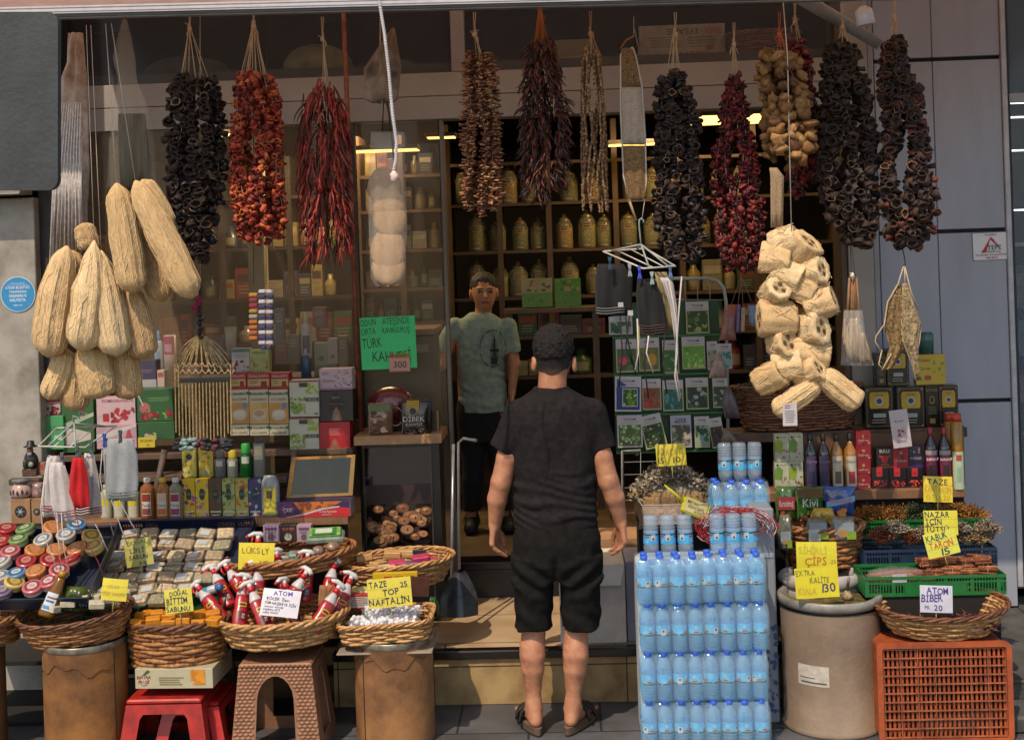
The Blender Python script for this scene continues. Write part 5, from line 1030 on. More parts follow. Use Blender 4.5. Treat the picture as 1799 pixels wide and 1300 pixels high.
# soap bars
def bars(rows, label, cat, group, Yof, dims, cols):
    for i, (x, y, Y, rz, tl, c) in enumerate(rows):
        mb = MB(); w, d, h = dims; mb.bbox(-w/2, -d/2, 0, w/2, d/2, h, mat(cols[c], .55, .12, 50, bump=.15), .003); put(mb, 'soap_bar', label(i), 'soap', W(x, y, Y), group, (tl, random.uniform(-6, 6), rz))
rows = [(92 + i * 26 + (i % 3) * 3, 1074 - (i % 3) * 7 - i * 2.4, -.24 + .03 * (i % 3), (i * 37) % 60 - 30, (i * 13) % 20 - 8, 0) for i in range(5)] + [(120 + i * 24, 1060 - (i % 2) * 8 - i * 3, -.17 + .02 * (i % 2), (i * 47) % 70 - 35, (i * 17) % 24 - 10, 0) for i in range(5)] + [(150 + i * 20, 1048 - i * 3, -.11, i * 21 - 30, 6, 0) for i in range(3)]
rel = ['at the front left', 'in the front, second from left', 'in the middle of the front', 'in the front, second from right', 'at the front right', 'in the second row at left', 'second in the second row', 'in the middle of the second row', 'in the second row, second from right', 'at the right of the second row', 'in the back row at left', 'in the middle of the back row', 'at the back right corner']
bars(rows, lambda i: 'white soap ' + rel[i] + ' of the oval basket', 'soap', 'white soap bars in the oval basket', None, (.062, .044, .026), ['#b4ab93'])
rows = [(243 + i * 27, 1101 - (i % 2) * 4, -.15, (i * 41) % 50 - 25, (i * 19) % 24 - 12, 0) for i in range(6)] + [(250 + i * 25, 1090 - (i % 2) * 4, -.09, (i * 53) % 70 - 35, (i * 23) % 30 - 15, 0) for i in range(6)] + [(262 + i * 30, 1086, -.02, i * 25 - 40, 8, 0) for i in range(5)]
pos = ['far left', 'second from left', 'third from left', 'third from right', 'second from right', 'far right']
rowsn = ['front', 'middle', 'back']; lab3 = lambda i: 'orange soap bar, %s in the %s row of the honey basket' % (pos[i % 6] if i < 12 else ['far left', 'second from left', 'centre', 'second from right', 'far right'][i - 12], rowsn[i // 6])
bars(rows, lab3, 'soap', 'orange soap bars in the honey wicker basket', None, (.060, .046, .032), ['#c07818'])
mb = MB(); k = 24; mb.lathe([(.001, 0), (.19, .0)], mat('#2a1c12', .9), k, sx=1, sy=.75, cap=(0, 0)); put(mb, 'basket_lining', 'dark lining under the orange soap bars', 'lining', W(315, 1122, -.05))
cs = ['#b58a58', '#b03a5a', '#6e548a', '#b8a888', '#a83258', '#b5905e', '#a89270']
for i, (x, y, Y, rz, c, nm) in enumerate(((640, 985, .38, 20, 0, 'tan soap bar leaning at the left end'), (665, 997, .28, 60, 5, 'beige soap bar in front of the tan one'), (698, 996, .24, 15, 1, 'pink soap bar at the front centre'), (722, 1000, .22, -20, 2, 'lilac soap bar at the front'), (740, 986, .30, 10, 4, 'bright pink soap bar right of the lilac one'), (755, 990, .33, -30, 1, 'rose soap bar at the right end'), (690, 978, .36, 5, 0, 'tan soap bar lying across the middle'), (715, 976, .38, 0, 5, 'long honey soap bar at the back'), (680, 1004, .2, 12, 3, 'pale cream soap slab at the front left'))):
    mb = MB(); mb.bbox(-.038, -.026, 0, .038, .026, .028, mat(cs[c], .5, .1, 40), .003); put(mb, 'soap_bar', nm + ' of the straw basket', 'soap', W(x, y, Y), 'coloured soap bars', ((i * 7) % 15 - 5, (i * 11) % 14 - 7, rz))
# mothballs
for bi, (x, y, Y, w_) in enumerate(((650, 1098, -.11, .075), (700, 1096, -.10, .08), (690, 1078, .02, .12))):
    o = W(x, y, Y); th = thing('mothball_bag', 'clear bag of mothballs ' + ['at the front left', 'at the front right', 'at the back'][bi] + ' of the wicker tray', 'mothballs', o, 'bags of mothballs'); mb = MB(); mm_ = mat('#d0ced2', .5)
    for i in range(95): mb.ell((random.uniform(-w_, w_), random.uniform(-.045, .045), random.uniform(-.004, .02) + .012 * math.cos(i)), (.0105,) * 3, mm_, 7, 5)
    tag(mb.build('mothballs', th), kind='stuff'); mb = MB(); mb.ell((0, 0, .008), (w_ + .02, .062, .036), film('#e8ecf4', .12, .04), 16, 8, jit=.08); mb.build('plastic_bag', th)
# spray bottles
RB = mat('#a01822', .3, .2, 30, coat=.4); WT = mat('#c2bebe', .35); RT = mat('#b81820', .35)
def spray():
    th = thing('spray_bottle', 'x', 'spray bottle', (0, 0, 0)); mb = MB(); mb.lathe([(.030, 0), (.032, .006), (.032, .055), (.029, .075), (.031, .10), (.030, .125), (.0275, .132)], RB, 20, sy=.75); mb.build('bottle', th)
    mb = MB(); mb.patch(.0325, .02, .06, -35, 35, mat('#6a0d18', .4, .4, 60), 6, Matrix.Diagonal((1, .76, 1, 1))); mb.patch(.0328, .078, .098, -30, 30, mat('#c49a20', .4), 6, Matrix.Diagonal((1, .76, 1, 1))); mb.patch(.0331, .083, .093, -22, 22, mat('#5a0e10', .4), 6, Matrix.Diagonal((1, .76, 1, 1))); mb.patch(.033, .03, .05, 2, 26, mat('#a89a90', .4, .5, 90), 5, Matrix.Diagonal((1, .76, 1, 1))); mb.build('label', th)
    mb = MB(); mb.lathe([(.0275, .132), (.026, .142), (.017, .165), (.012, .178)], WT, 16, sy=.8); mb.build('shoulder', th)
    mb = MB(); mb.lathe([(.014, .178), (.0145, .198), (.012, .2)], RT, 14); mb.build('collar', th)
    mb = MB(); mb.tube([(.028, 0, .212), (.01, 0, .222), (-.02, 0, .224), (-.045, 0, .214)], [.010, .013, .0115, .007], WT, 10, flat=.9); mb.lathe([(.010, .198), (.011, .215)], WT, 10); mb.build('spray_head', th)
    mb = MB(); mb.tube([(-.022, 0, .212), (-.028, 0, .195), (-.024, 0, .172)], [.005, .0045, .003], RT, 6); mb.tube([(-.044, 0, .213), (-.054, 0, .208)], .0075, RT, 8); mb.build('trigger', th); return th
sp = None
SPL = [(420, 1092, -.16, 14, -35, 20, 'pointing up left at the front left of'), (405, 1058, .02, -14, -50, 200, 'at the far left edge of'), (455, 1068, -.02, 8, -30, 190, 'behind the white price card in'), (470, 1098, -.17, -12, -40, 30, 'under the white price card in'), (455, 1020, .10, 5, -20, 170, 'standing tallest at the back left of'), (505, 1045, .10, -6, -25, 185, 'at the back centre of'), (535, 1050, .06, 6, -30, 10, 'leaning back beside the paper bag in'), (526, 1098, -.14, 4, -28, 60, 'upright at the front centre of'), (550, 1100, -.18, 38, -20, 120, 'slanting right at the front of'), (585, 1085, -.08, 30, -30, 100, 'at the far right of'), (570, 1060, .02, 22, -32, 20, 'behind the slanting one at the right of'), (440, 1050, .04, -30, -40, 150, 'tipped left at the back of'), (490, 1072, -.04, 20, -38, 330, 'in the middle of'), (392, 1082, -.06, -40, -40, 90, 'lying nearest the left rim of')]
for i, (x, y, Y, ry_, rx_, rz_, nm) in enumerate(SPL):
    lb = 'red spray bottle ' + nm + (' the pale basket' if nm.endswith(' of') or nm.endswith(' in') or nm.endswith(' at') else ' the pale basket'); p = W(x, y, Y); p.z = max(p.z - .02, zb4 + .03)
    if sp is None: sp = spray(); c = sp; c['label'] = lb; c.location = p
    else: c = dup(sp, p, lb)
    c['group'] = 'spray bottles in the pale basket'; c.rotation_euler = (R(rx_ * .9), R(ry_), R(rz_ if rz_ < 90 or rz_ > 270 else rz_ * .15))
mb = MB(); drape(mb, [(1028, 562, 588), (1050, 560, 598), (1066, 560, 575)], -.04, mat('#8a5f3e', .8, .2, 20), o=W(575, 1045, -.04), bulge=.012); put(mb, 'paper_pouch', 'brown paper pouch lying on the spray bottles', 'pouch', W(575, 1045, -.04))
# golden oil bottle, green bag and aerosol
o = W(80, 1084, -.25); th = thing('soap_bottle', 'golden liquid soap bottle with oval label leaning in the basket', 'bottle', o, rx=R(-22), ry=R(18)); mb = MB(); mb.lathe([(.032, 0), (.036, .01), (.034, .06), (.026, .12), (.02, .16), (.015, .17)], mat('#8a5a14', .12, .1, 10, trans=.4, coat=.5), 20, sy=.7); mb.build('bottle', th)
mb = MB(); mb.lathe([(.017, .17), (.017, .195)], mat('#a8761e', .3), 14); mb.build('cap', th); mb = MB(); Ms = Matrix.Diagonal((1, .72, 1, 1)); mb.patch(.0365, .025, .10, -40, 40, mat('#b8c4cc', .5), 8, Ms); mb.patch(.0369, .03, .045, -34, 34, mat('#3a7ab0', .5), 6, Ms); mb.patch(.0369, .06, .068, -28, 28, mat('#2a4a7a', .5), 6, Ms); mb.patch(.0369, .075, .083, -28, 28, mat('#8a4a2a', .5), 6, Ms); mb.build('label', th)
soft('soap_bag', 'green wrapped soap bag behind the white soap bars', 'bag', [(1030, 118, 150), (1045, 108, 160), (1068, 102, 158), (1075, 108, 150)], -.17, mat('#44551f', .25, .4, 20, bump=.3, bs=40), bulge=.03, wav=.006)
o = W(365, 1038, .02); th = thing('aerosol_can', 'white and blue aerosol can lying behind the orange soaps', 'can', o, rz=R(-12)); Mx = RY(72)
mb = MB(); mb.lathe([(.017, -.05), (.019, -.047), (.019, .04), (.015, .047)], mat('#a9b0b4', .3, .1, 20, metal=.3), 18, Mx); mb.build('can', th); mb = MB(); mb.lathe([(.016, .047), (.0165, .07), (.014, .073)], mat('#2a6a9a', .4), 16, Mx); mb.build('cap', th); mb = MB(); mb.lathe([(.0193, -.02), (.0193, .01)], mat('#4a8aa0', .4, .5, 60), 16, Mx, cap=(0, 0)); mb.build('label', th)
# --- slanted crates with tubs and wrapped soaps ---
K1 = .58; Z1 = .811; A1_ = math.degrees(math.atan(K1)); p = onpl(68, 1068, Z1, K1)
crate('plastic_crate', 'dark blue slanted crate of round lotion tubs at the far left', Vector((W(60, 1060, -.2).x - .02, -.21, .695 - .065)), .53, .44, .06, '#1b2334', A1_)
TC = {'r': ('#9c2228', '#a86a60', '#7a1018'), 'g': ('#6a8250', '#9aa888', '#3a6a2a'), 'o': ('#b8703c', '#b07048', '#a8744a'), 'y': ('#b8a060', '#b09a50', '#8a7430'), 'b': ('#4a78a0', '#a8b0b4', '#34587a'), 'w': ('#a8a090', '#b8b4a8', '#6a7a9a'), 'p': ('#6a5c74', '#8a7a88', '#4a3f54'), 'k': ('#b05a60', '#b8a0a0', '#8a3a40')}
def tub(k_):
    c1, c2, c3 = TC[k_]; th = thing('tub', 'x', 'tub', (0, 0, 0)); mb = MB(); mb.lathe([(.034, 0), (.037, .006), (.037, .020)], mat(c2, .4), 24); mb.build('pot', th)
    mb = MB(); mb.lathe([(.0385, .018), (.0395, .021), (.0395, .030), (.037, .033)], mat(c1, .3, .05, 20), 24); mb.build('lid', th); mb = MB(); k = 20
    mb.add([(.033*math.cos(2*PI*i/k), .033*math.sin(2*PI*i/k), .0335) for i in range(k)], [tuple(range(k))], mat(c1, .4)); mb.add([(.030*math.cos(2*PI*i/k), .030*math.sin(2*PI*i/k), .0340) for i in range(k)], [tuple(range(k))], mat(c3, .4, .5, 60)); mb.add([(.019*math.cos(2*PI*i/k), .019*math.sin(2*PI*i/k), .0345) for i in range(k)], [tuple(range(k))], mat(c2, .4)); mb.box(-.012, -.004, .0346, .012, -.002, .0349, mat(c3)); mb.box(-.010, .002, .0346, .010, .005, .0349, mat(c3)); mb.build('printed_top', th); return th
TB = {}; CN = dict(r='red', g='green', o='orange', y='yellow', b='blue', w='white', p='purple', k='pink'); cnt = {}
for i, (x, y, c) in enumerate(((12, 938, 'r'), (48, 938, 'g'), (92, 935, 'o'), (135, 930, 'b'), (5, 960, 'r'), (35, 957, 'g'), (80, 956, 'w'), (118, 948, 'w'), (160, 950, 'y'), (20, 978, 'k'), (60, 976, 'o'), (100, 975, 'o'), (138, 972, 'o'), (170, 968, 'y'), (8, 996, 'w'), (48, 994, 'r'), (88, 992, 'r'), (128, 990, 'r'), (32, 1016, 'b'), (66, 1012, 'o'), (105, 1010, 'k'), (2, 1022, 'w'), (24, 1032, 'y'), (60, 1040, 'k'), (90, 1030, 'k'), (5, 1045, 'p'))):
    P_ = onpl(x, y, Z1, K1); cnt[c] = cnt.get(c, 0) + 1; lb = '%s lotion tub in the far left crate, %s of the %s ones from the back' % (CN[c], ORD[cnt[c] - 1], CN[c])
    if c not in TB: TB[c] = tub(c); t_ = TB[c]; t_['label'] = lb; t_.location = P_
    else: t_ = dup(TB[c], P_, lb)
    t_['group'] = 'round lotion tubs'; t_.rotation_euler = (R(A1_ * .8 + random.uniform(-8, 8)), R(random.uniform(-7, 7)), R(random.uniform(-40, 40))); t_.scale = (1.08,) * 3
K2 = .62; Z2 = .575; A2_ = math.degrees(math.atan(K2)); cx = W(268, 1080, -.03).x
crate('plastic_crate', 'dark green slanted crate holding rows of wrapped soaps', Vector((cx + .01, -.05, Z2 - .075)), .60, .27, .065, '#0f3a20', A2_ * .75)
crate('plastic_crate', 'dark blue slanted crate behind the green one with wrapped soaps', Vector((cx + .03, .19, Z2 + .085)), .64, .30, .065, '#18223a', A2_)
wf_ = film('#e4dccf', .07, .05); PC = ['#b8966e', '#c8ae88', '#a88c66', '#8f8664', '#cbb896', '#a48a68']
n_ = 0; SB = {}
for r_ in range(7):
    y = 942 + r_ * 19.5; 
    for c in range(6 if r_ < 5 else 5):
        x = 232 + c * 33 - r_ * 9.5 + (r_ % 2) * 5; 
        if r_ > 4: x += 6
        P_ = onpl(x, y, Z2 + .012, K2); k_ = (r_ * 2 + c * 5) % 6; n_ += 1
        lb = 'wrapped soap, %s from left in row %s from the back of the slanted crates' % (ORD[c], ['one', 'two', 'three', 'four', 'five', 'six', 'seven'][r_])
        if k_ not in SB:
            th = thing('wrapped_soap', lb, 'soap', P_); mb = MB(); mb.bbox(-.034, -.023, 0, .034, .023, .024, mat(PC[k_], .6, .3, 60), .004); mb.build('soap', th); mb = MB(); mb.bbox(-.038, -.026, -.001, .038, .026, .0265, wf_, .006); mb.build('plastic_wrap', th)
            if k_ % 2 == 0: mb = MB(); mb.box(-.022, -.016, .0266, .018, .010, .0272, mat('#a8acb0', .5)); art(mb, .04, .026, [('l', .1, .1, .9, .9, 4, '#4a4a52')], -.022, -.016, M=Matrix.Rotation(R(-90), 4, 'X'), y=-.0274) if 0 else None; mb.build('sticker', th)
            SB[k_] = th
        else: th = dup(SB[k_], P_, lb)
        th.scale = (random.uniform(1.02, 1.2), random.uniform(1.05, 1.25), random.uniform(.9, 1.3)); th['group'] = 'wrapped soap bars in the slanted crates'; th.rotation_euler = (R(A2_ * .9 + random.uniform(-9, 9)), R(random.uniform(-8, 8)), R(random.uniform(-14, 14)))
# trestle under the crates
th = thing('display_stand', 'dark stand with grey leg beneath the slanted crates', 'stand', W(300, 1150, .3)); mb = MB(); mb.box(-.95, -.05, -.02, .62, .32, .0, mat('#17130f', .8)); mb.build('board', th)
for x in (-.9, .27, .58): mb = MB(); mb.box(x, -.04, -th.location.z, x + .03, -.01, -.021, mat('#4d4842', .6)); mb.build('leg', th)
# boxed creams on the flat basket
for i, (a, b_, c, t_) in enumerate(((463, 492, '#9c7f90', 'pink cream box at the left'), (492, 522, '#2c211f', 'dark coffee cream box in the middle'), (522, 548, '#9c7f90', 'pink cream box at the right'))): pack(a, 922, b_, 952, .34, .05, c, [('r', .15, .7, .85, .85, '#5a3a4a' if i != 1 else '#8a3a2a'), ('c', .5, .3, .22, '#5a4a52' if i != 1 else '#a89a8c'), ('l', .2, .5, .8, .65, 2, '#5a4a52')], 'cream_box', t_ + ' of the flat basket', 'box', 'cream boxes on the flat basket')
o = W(573, 948, .26); th = thing('soap_tray', 'clear tray of soap with green label on the flat basket', 'tray', o, rz=R(8), rx=R(12)); mb = MB(); mb.bbox(-.085, -.05, 0, .085, .05, .03, mat('#8a9a88', .15, .2, 30, trans=.3, coat=.6), .008); mb.build('tray', th)
mb = MB(); mb.bbox(-.07, -.04, .03, .07, .04, .045, mat('#6a9a50', .4, .1, 30), .004); mb.build('label_block', th); mb = MB(); mb.box(-.06, -.042, .0455, .05, .03, .0462, mat('#3a8a3a', .4, .3, 30)); mb.box(-.045, -.03, .0466, .03, .02, .047, mat('#b8c0b4', .5)); text(mb, 'Çam Kese', -.04, -.012, .014, mat('#3a7a3a'), y=-.0474, M=RX(-90)) if 0 else None; mb.build('label', th)
GJ = mat('#7a9684', .2, .2, 30, trans=.3, coat=.5)
for i, (x, y, w_, c, nm) in enumerate(((440, 985, 28, '#8a8a70', 'olive wrapped soap at the left'), (500, 988, 30, '#8f8878', 'grey wrapped soap'), (520, 985, 26, '#7f9a88', 'pale green soap box'), (560, 975, 22, '#8a7468', 'round wrapped soap'), (585, 968, 26, '#93735c', 'brown wrapped sponge at the right'))):
    mb = MB(); mb.ell((0, 0, .02), (w_ / 780, .03, .022), mat(c, .3, .3, 40, coat=.4), 12, 8, jit=.08) if i in (3, 4) else mb.bbox(-w_/780, -.03, 0, w_/780, .03, .04, mat(c, .3, .3, 40, coat=.4), .006); put(mb, 'wrapped_soap', nm + ' of the flat brown basket', 'soap', W(x, y, .2), 'wrapped soaps on the flat basket', (8, 0, i * 20 - 30))
# things behind the mothball tray
pack(656, 1006, 735, 1044, .10, .03, '#b8941c', [('r', .0, .0, 1, .12, '#c0a020')] + [('r', .25 + i*.25, .15, .43 + i*.25, .85, '#a83a1c') for i in range(3)] + [('r', .28 + i*.25, .35, .40 + i*.25, .7, '#c8a830') for i in range(3)], 'blister_card', 'yellow display card of small red packets behind the mothball card', 'card', rz=3)
pack(612, 1044, 650, 1070, .04, .12, '#9a1c20', [('r', .05, .12, .95, .85, '#a8a49c'), ('l', .1, .2, .9, .8, 5, '#8a3a3a')], 'carton', 'red and white carton between the spray bottles and mothballs', 'carton', rz=4)
soft('plastic_bag', 'pale yellow packet behind the red and white carton', 'bag', [(1030, 620, 655), (1045, 618, 660), (1052, 620, 655)], .1, mat('#b0a86a', .3, .3, 20), bulge=.03)
mb = MB(); mb.bbox(-.05, 0, 0, .05, .012, .085, mat('#5a3020', .6, .3, 12), .002); put(mb, 'wooden_box', 'brown wooden box lid leaning right of the yellow card', 'box', W(738, 1048, .08), None, (-10, 12, 40))
soft('plastic_bag', 'small green plastic bag hanging behind the mothball tray', 'bag', [(1048, 756, 766), (1062, 754, 772), (1085, 758, 774)], .12, mat('#1c4a22', .4, .4, 20), bulge=.02, wav=.01)
# long-handled dustpan
o = W(808, 1078, .62); th = thing('dustpan', 'long-handled grey dustpan leaning by the doorway', 'dustpan', o); MG = mat('#8c8a8e', .3, .1, 20, metal=.5)
mb = MB(); mb.tube([W(793, 1060, .6) - o, W(797, 780, .75) - o], .0085, MG, 8); mb.build('handle', th)
mb = MB(); mb.tube([W(807, 1000, .6) - o, W(806, 778, .75) - o, W(815, 770, .74) - o, W(838, 774, .70) - o], .0075, MG, 8); mb.build('grip', th)
mb = MB(); vs = []; N = 12
for i in range(N + 1):
    t = i / N; hw = .03 + .06 * math.sin(min(1, t * 1.3) * PI / 2); z = .20 * (1 - t)
    for u in range(7): a = (u / 6 - .5) * 2; vs.append((a * hw, -.02 + .05 * a * a - .05 * t, z))
mb.add(vs + [(x, y + .004, z) for x, y, z in vs], [(i*7+u, i*7+7+u, i*7+8+u, i*7+1+u) for i in range(N) for u in range(6)] + [((N+1)*7 + i*7+u, (N+1)*7 + i*7+1+u, (N+1)*7 + i*7+8+u, (N+1)*7 + i*7+7+u) for i in range(N) for u in range(6)], mat('#4a4c52', .35, .3, 14, metal=.3), None, True); mb.build('pan', th)
# --- price cards on the left ---
def pcard(px, py, w, h, Y, lines, label, col='#cbbf2e', rot=0, tilt=-6, stick=True, ink='#1a1c3a', lined=True):
    s = sc(Y); W_, H_ = w / s, h / s; p = W(px, py + h / 2, Y); th = thing('price_card', label, 'price card', p, 'handwritten price cards', rx=R(tilt), ry=R(rot)); mb = MB(); cm_ = mat(col, .45, .06, 20)
    for i in range(8):
        for j in range(4): x0_ = -W_/2 + W_*i/8; z0_ = H_*j/4; mb.add([(x0_, 0, z0_), (x0_ + W_/8, 0, z0_), (x0_ + W_/8, 0, z0_ + H_/4), (x0_, 0, z0_ + H_/4)] + [(x0_, .0012, z0_), (x0_ + W_/8, .0012, z0_), (x0_ + W_/8, .0012, z0_ + H_/4), (x0_, .0012, z0_ + H_/4)], [(0, 1, 2, 3), (7, 6, 5, 4)], cm_)
    if lined:
        for t in (.33, .64):
            for i in range(8): mb.box(-W_/2 + W_*i/8, -.0006, H_ * t, -W_/2 + W_*(i+1)/8, -.00045, H_ * t + .0008, mat('#8e8838', .6))
    for (s_, u, v, hh, ww, ik) in lines:
        ws = [(textmesh(c, .012)[2] if c != ' ' else .35) for c in s_]; tot = sum(ws) + .09 * (len(s_) - 1); x = -W_/2 + u * W_; k_ = ww * W_ / tot; sl_ = random.uniform(-2.5, 2.5)
        for c, w_ in zip(s_, ws):
            if c != ' ': q = random.uniform(.93, 1.07); text(mb, c, x, v * H_ + random.uniform(-.05, .05) * hh * H_ + (x + W_/2 - u * W_) * math.tan(R(sl_)), hh * H_ * random.uniform(.9, 1.08), mat(ik or ink, .6, 0), w=w_ * k_ * q, y=-.0012, rot=sl_ + random.uniform(-6, 6), off=.012)
            x += (w_ + .09) * k_
    ca, cb = random.uniform(.001, .005), random.uniform(.001, .006); mb.v = [(x, y + ca * (2 * x / W_) ** 2 + cb * (z / H_) ** 3, z) for x, y, z in mb.v]; mb.build('card', th)
    if stick: mb = MB(); mb.tube([(0, .004, H_ * .3), (0, .01, -.05)], .0022, mat('#b8b060', .5), 5); mb.build('stick', th)
    return th
pcard(489, 1059, 68, 48, -.22, [('ATOM', .28, .76, .17, .5, '#2a2a8a'), ('BÖCEK İlacı', .12, .59, .11, .6, None), ('TÜM HAŞEREYE İÇİN', .08, .44, .10, .84, None), ('hamam böceği', .1, .31, .06, .5, None), ('KARINCA BİTİ', .08, .19, .07, .44, None), ('PİRE KENE', .08, .08, .06, .4, None)], 'white handwritten card headed ATOM on the spray bottles', '#b9b7c0', 7, -25, False, lined=False)
pcard(316, 1055, 50, 42, -.18, [('DOĞAL', .2, .70, .22, .66, None), ('BİTTİM', .06, .38, .24, .76, None), ('SABUNU', .04, .07, .22, .84, None)], 'yellow card reading DOĞAL BİTTİM SABUNU above the orange soaps', '#c4b94a', -6)
pcard(199, 1036, 46, 38, -.25, [('ARAP', .2, .55, .16, .5, '#b0963a'), ('KESE SABUNU', .06, .22, .17, .88, '#a8903a')], 'faded yellow card standing over the white soap bars', '#c9b93c', 6)
pcard(247, 970, 50, 48, .12, [('DOĞAL', .12, .80, .15, .72, '#5a5a30'), ('LİFLİ', .2, .50, .16, .5, None), ('SABUN', .14, .26, .17, .66, None), ('35', .45, .05, .13, .3, None)], 'yellow card reading DOĞAL LİFLİ SABUN among the wrapped soaps', '#a8a256', -8)
pcard(450, 977, 64, 46, .06, [('LÜKS', .1, .6, .22, .5, '#8a7420'), ('LY', .66, .55, .22, .2, '#5a4a10'), ('15', .6, .12, .2, .24, '#8a7420')], 'shiny yellow card on the flat basket, faded writing', '#c8b830', 2, lined=False)
pcard(687, 1041, 78, 50, -.12, [('TAZE', .05, .70, .22, .4, None), ('25', .76, .66, .18, .16, None), ('TOP', .34, .40, .22, .38, None), ('NAFTALİN', .02, .08, .24, .92, None)], 'yellow card reading TAZE TOP NAFTALİN 25 over the mothballs', '#c6b844', -4)
flatsign(243, 768, 273, 786, .62, '#b5a32c', [('t', .5, .55, .25, 'ACILARI', '#3a3a1c'), ('t', .6, .15, .2, '25', '#3a3a1c')], 'shelf_label', 'small yellow shelf label below the pomegranate boxes', 'price card')
# green coffee sign
o = flatsign(636, 556, 734, 648, .80, '#14b468', [], 'coffee_sign', 'bright green handwritten Turkish coffee sign in the window', 'sign', rz=-1)
mb = MB(); W_, H_ = 98 / sc(.8), 92 / sc(.8); blk = mat('#0c1a14', .6, 0)
for (s_, u, v, hh, ww) in (('ODUN', .01, .84, .13, .28), ('ATEŞİNDE', .41, .85, .13, .49), ('ORTA', .01, .67, .13, .27), ('KAVRULMUŞ', .40, .685, .11, .50), ('TÜRK', .02, .42, .19, .36), ('KAHVESİ', .20, .14, .20, .70)): text(mb, s_, -W_/2 + u*W_, v*H_, hh*H_, blk, w=ww*W_, y=-.001, wob=.06, off=-.005)
q = mb.build('lettering', o)
flatsign(685, 621, 721, 653, .79, '#b07f70', [('r', 0, .76, 1, 1, '#8c7020'), ('t', .62, .80, .16, 'FİYAT', '#1c1410'), ('c', .14, .88, .10, '#a02a20', .7), ('t', .52, .22, .36, '300', '#3a2a2a'), ('r', .05, .02, .95, .05, '#8a6050')], 'price_tag', 'pink price tag reading FİYAT 300 under the green sign', 'price card')
# ================= shelves and cartons on the left =================
WD = mat('#7d583c', .6, .35, 6, bump=.15, bs=30, n2='#5b3d28', st=1); WD2 = mat('#5c4535', .7, .3, 8)
th = thing('display_shelf', 'stepped wooden display shelf behind the left baskets', 'shelf', W(315, 915, .44)); o_ = th.location
def board(px0, px1, pyt, Y0, Y1, t, m_, name='board'):
    a = W(px0, pyt, Y0) - o_; b_ = W(px1, pyt, Y0) - o_; z = W((px0 + px1) / 2, pyt, Y0).z - o_.z; mb = MB(); sl_ = (b_.z - a.z) * 0; mb.bbox(a.x, Y0 - o_.y, z - t, b_.x, Y1 - o_.y - .001, z, m_, .003); mb.build(name, th)
board(15, 612, 912, .44, .60, .045, WD); board(15, 320, 838, .60, .72, .03, WD2); board(320, 505, 840, .60, .72, .03, WD2); board(50, 620, 795, .70, .98, .03, WD2)
mb = MB(); a = W(20, 950, .6) - o_; b_ = W(610, 950, .6) - o_; mb.box(a.x, .62 - o_.y, -.5, b_.x, .64 - o_.y, .11, mat('#31241b', .8)); mb.build('back_board', th)
for x0_, x1_ in ((245, 300), (505, 525)):
    p0 = W(x0_ + 45 if x0_ < 400 else x0_ + 14, 790, .62) - o_; p1 = W(x0_ + 20 if x0_ < 400 else x0_, 908, .56) - o_; mb = MB(); mb.tube([p0, p1], .018, mat('#5c4a40', .6, .3, 20), 4); mb.build('bracket', th)
G1 = 'cartons stacked on the left display'
P = lambda *a, **k: pack(*a, **k)
P(50, 692, 108, 730, .72, .1, '#a89a98', [('r', 0, .62, 1, 1, '#a82230'), ('c', .3, .78, .1, '#7a1420', .5), ('t', .6, .5, .08, 'VİŞNE AROMALI', '#7a2030'), ('b', 0, 0, 1, .42, ['#7a0f1c', '#8e1826', '#5a0a14'], 26, .06)], 'tea_carton', 'cherry tea carton, red over white, topmost at the far left', 'carton', G1)
P(54, 730, 114, 790, .70, .1, '#3a8a58', [('l', .5, .55, .95, .7, 3, '#2a6a3e'), ('t', .22, .55, .12, 'OPA', '#8a3a3a'), ('c', .5, .85, .1, '#8a7a3a', .6), ('b', .05, 0, .95, .42, ['#6aa060', '#88b070', '#9ab8a0', '#a8b890'], 18, .08)], 'tea_carton', 'bright green apple tea carton under the cherry one', 'carton', G1)
P(110, 680, 168, 795, .72, .1, '#29532c', [('b', .3, .5, .9, .95, ['#7a1c26', '#a8a88c', '#5a7a3a'], 16, .09), ('p', [(0, .1), (.9, .2), (.9, .3), (.5, .36), (0, .42)], '#b0a8a0'), ('p', [(0, .36), (1, .56), (1, .62), (0, .44)], '#9aa890')], 'tea_carton', 'dark green apple carton with white swoosh behind the hanger', 'carton', G1)
def pom(base, fr): return [('p', [(.02, .0), (.3, -.0), (.2, .4), (.02, .3)], '#b0a4a4'), ('r', .16, .1, .32, .38, '#a8202c'), ('r', .17, .38, .31, .42, '#8a6a68'), ('b', .36, .06, .98, .62, fr, 22, .07), ('t', .55, .84, .1, 'POMEGRANATE', '#a89aa0' if base != '#b59aa0' else '#a05a6a', .8)]
P(170, 698, 240, 745, .71, .1, '#b59aa0', pom('#b59aa0', ['#a82028', '#c03a34', '#7a101c', '#8e1a26']), 'tea_carton', 'pink pomegranate tea carton with glass and fruit, upper one', 'carton', G1)
P(170, 745, 242, 788, .69, .1, '#b08a94', [('r', 0, .45, 1, .9, '#a88a92'), ('t', .55, .08, .26, 'POMEGRANATE', '#8a3a4a', .8), ('p', [(.72, .4), (.9, .42), (.82, .95)], '#a03a4a'), ('p', [(0, .3), (.4, .5), (1, .9), (1, 1), (0, .6)], '#b8b0b0')], 'tea_carton', 'pink pomegranate tea carton, lower one above the grey mitt', 'carton', G1)
gf = ['#7a1420', '#9a2230', '#6a8a2c', '#86a040', '#a83a44']
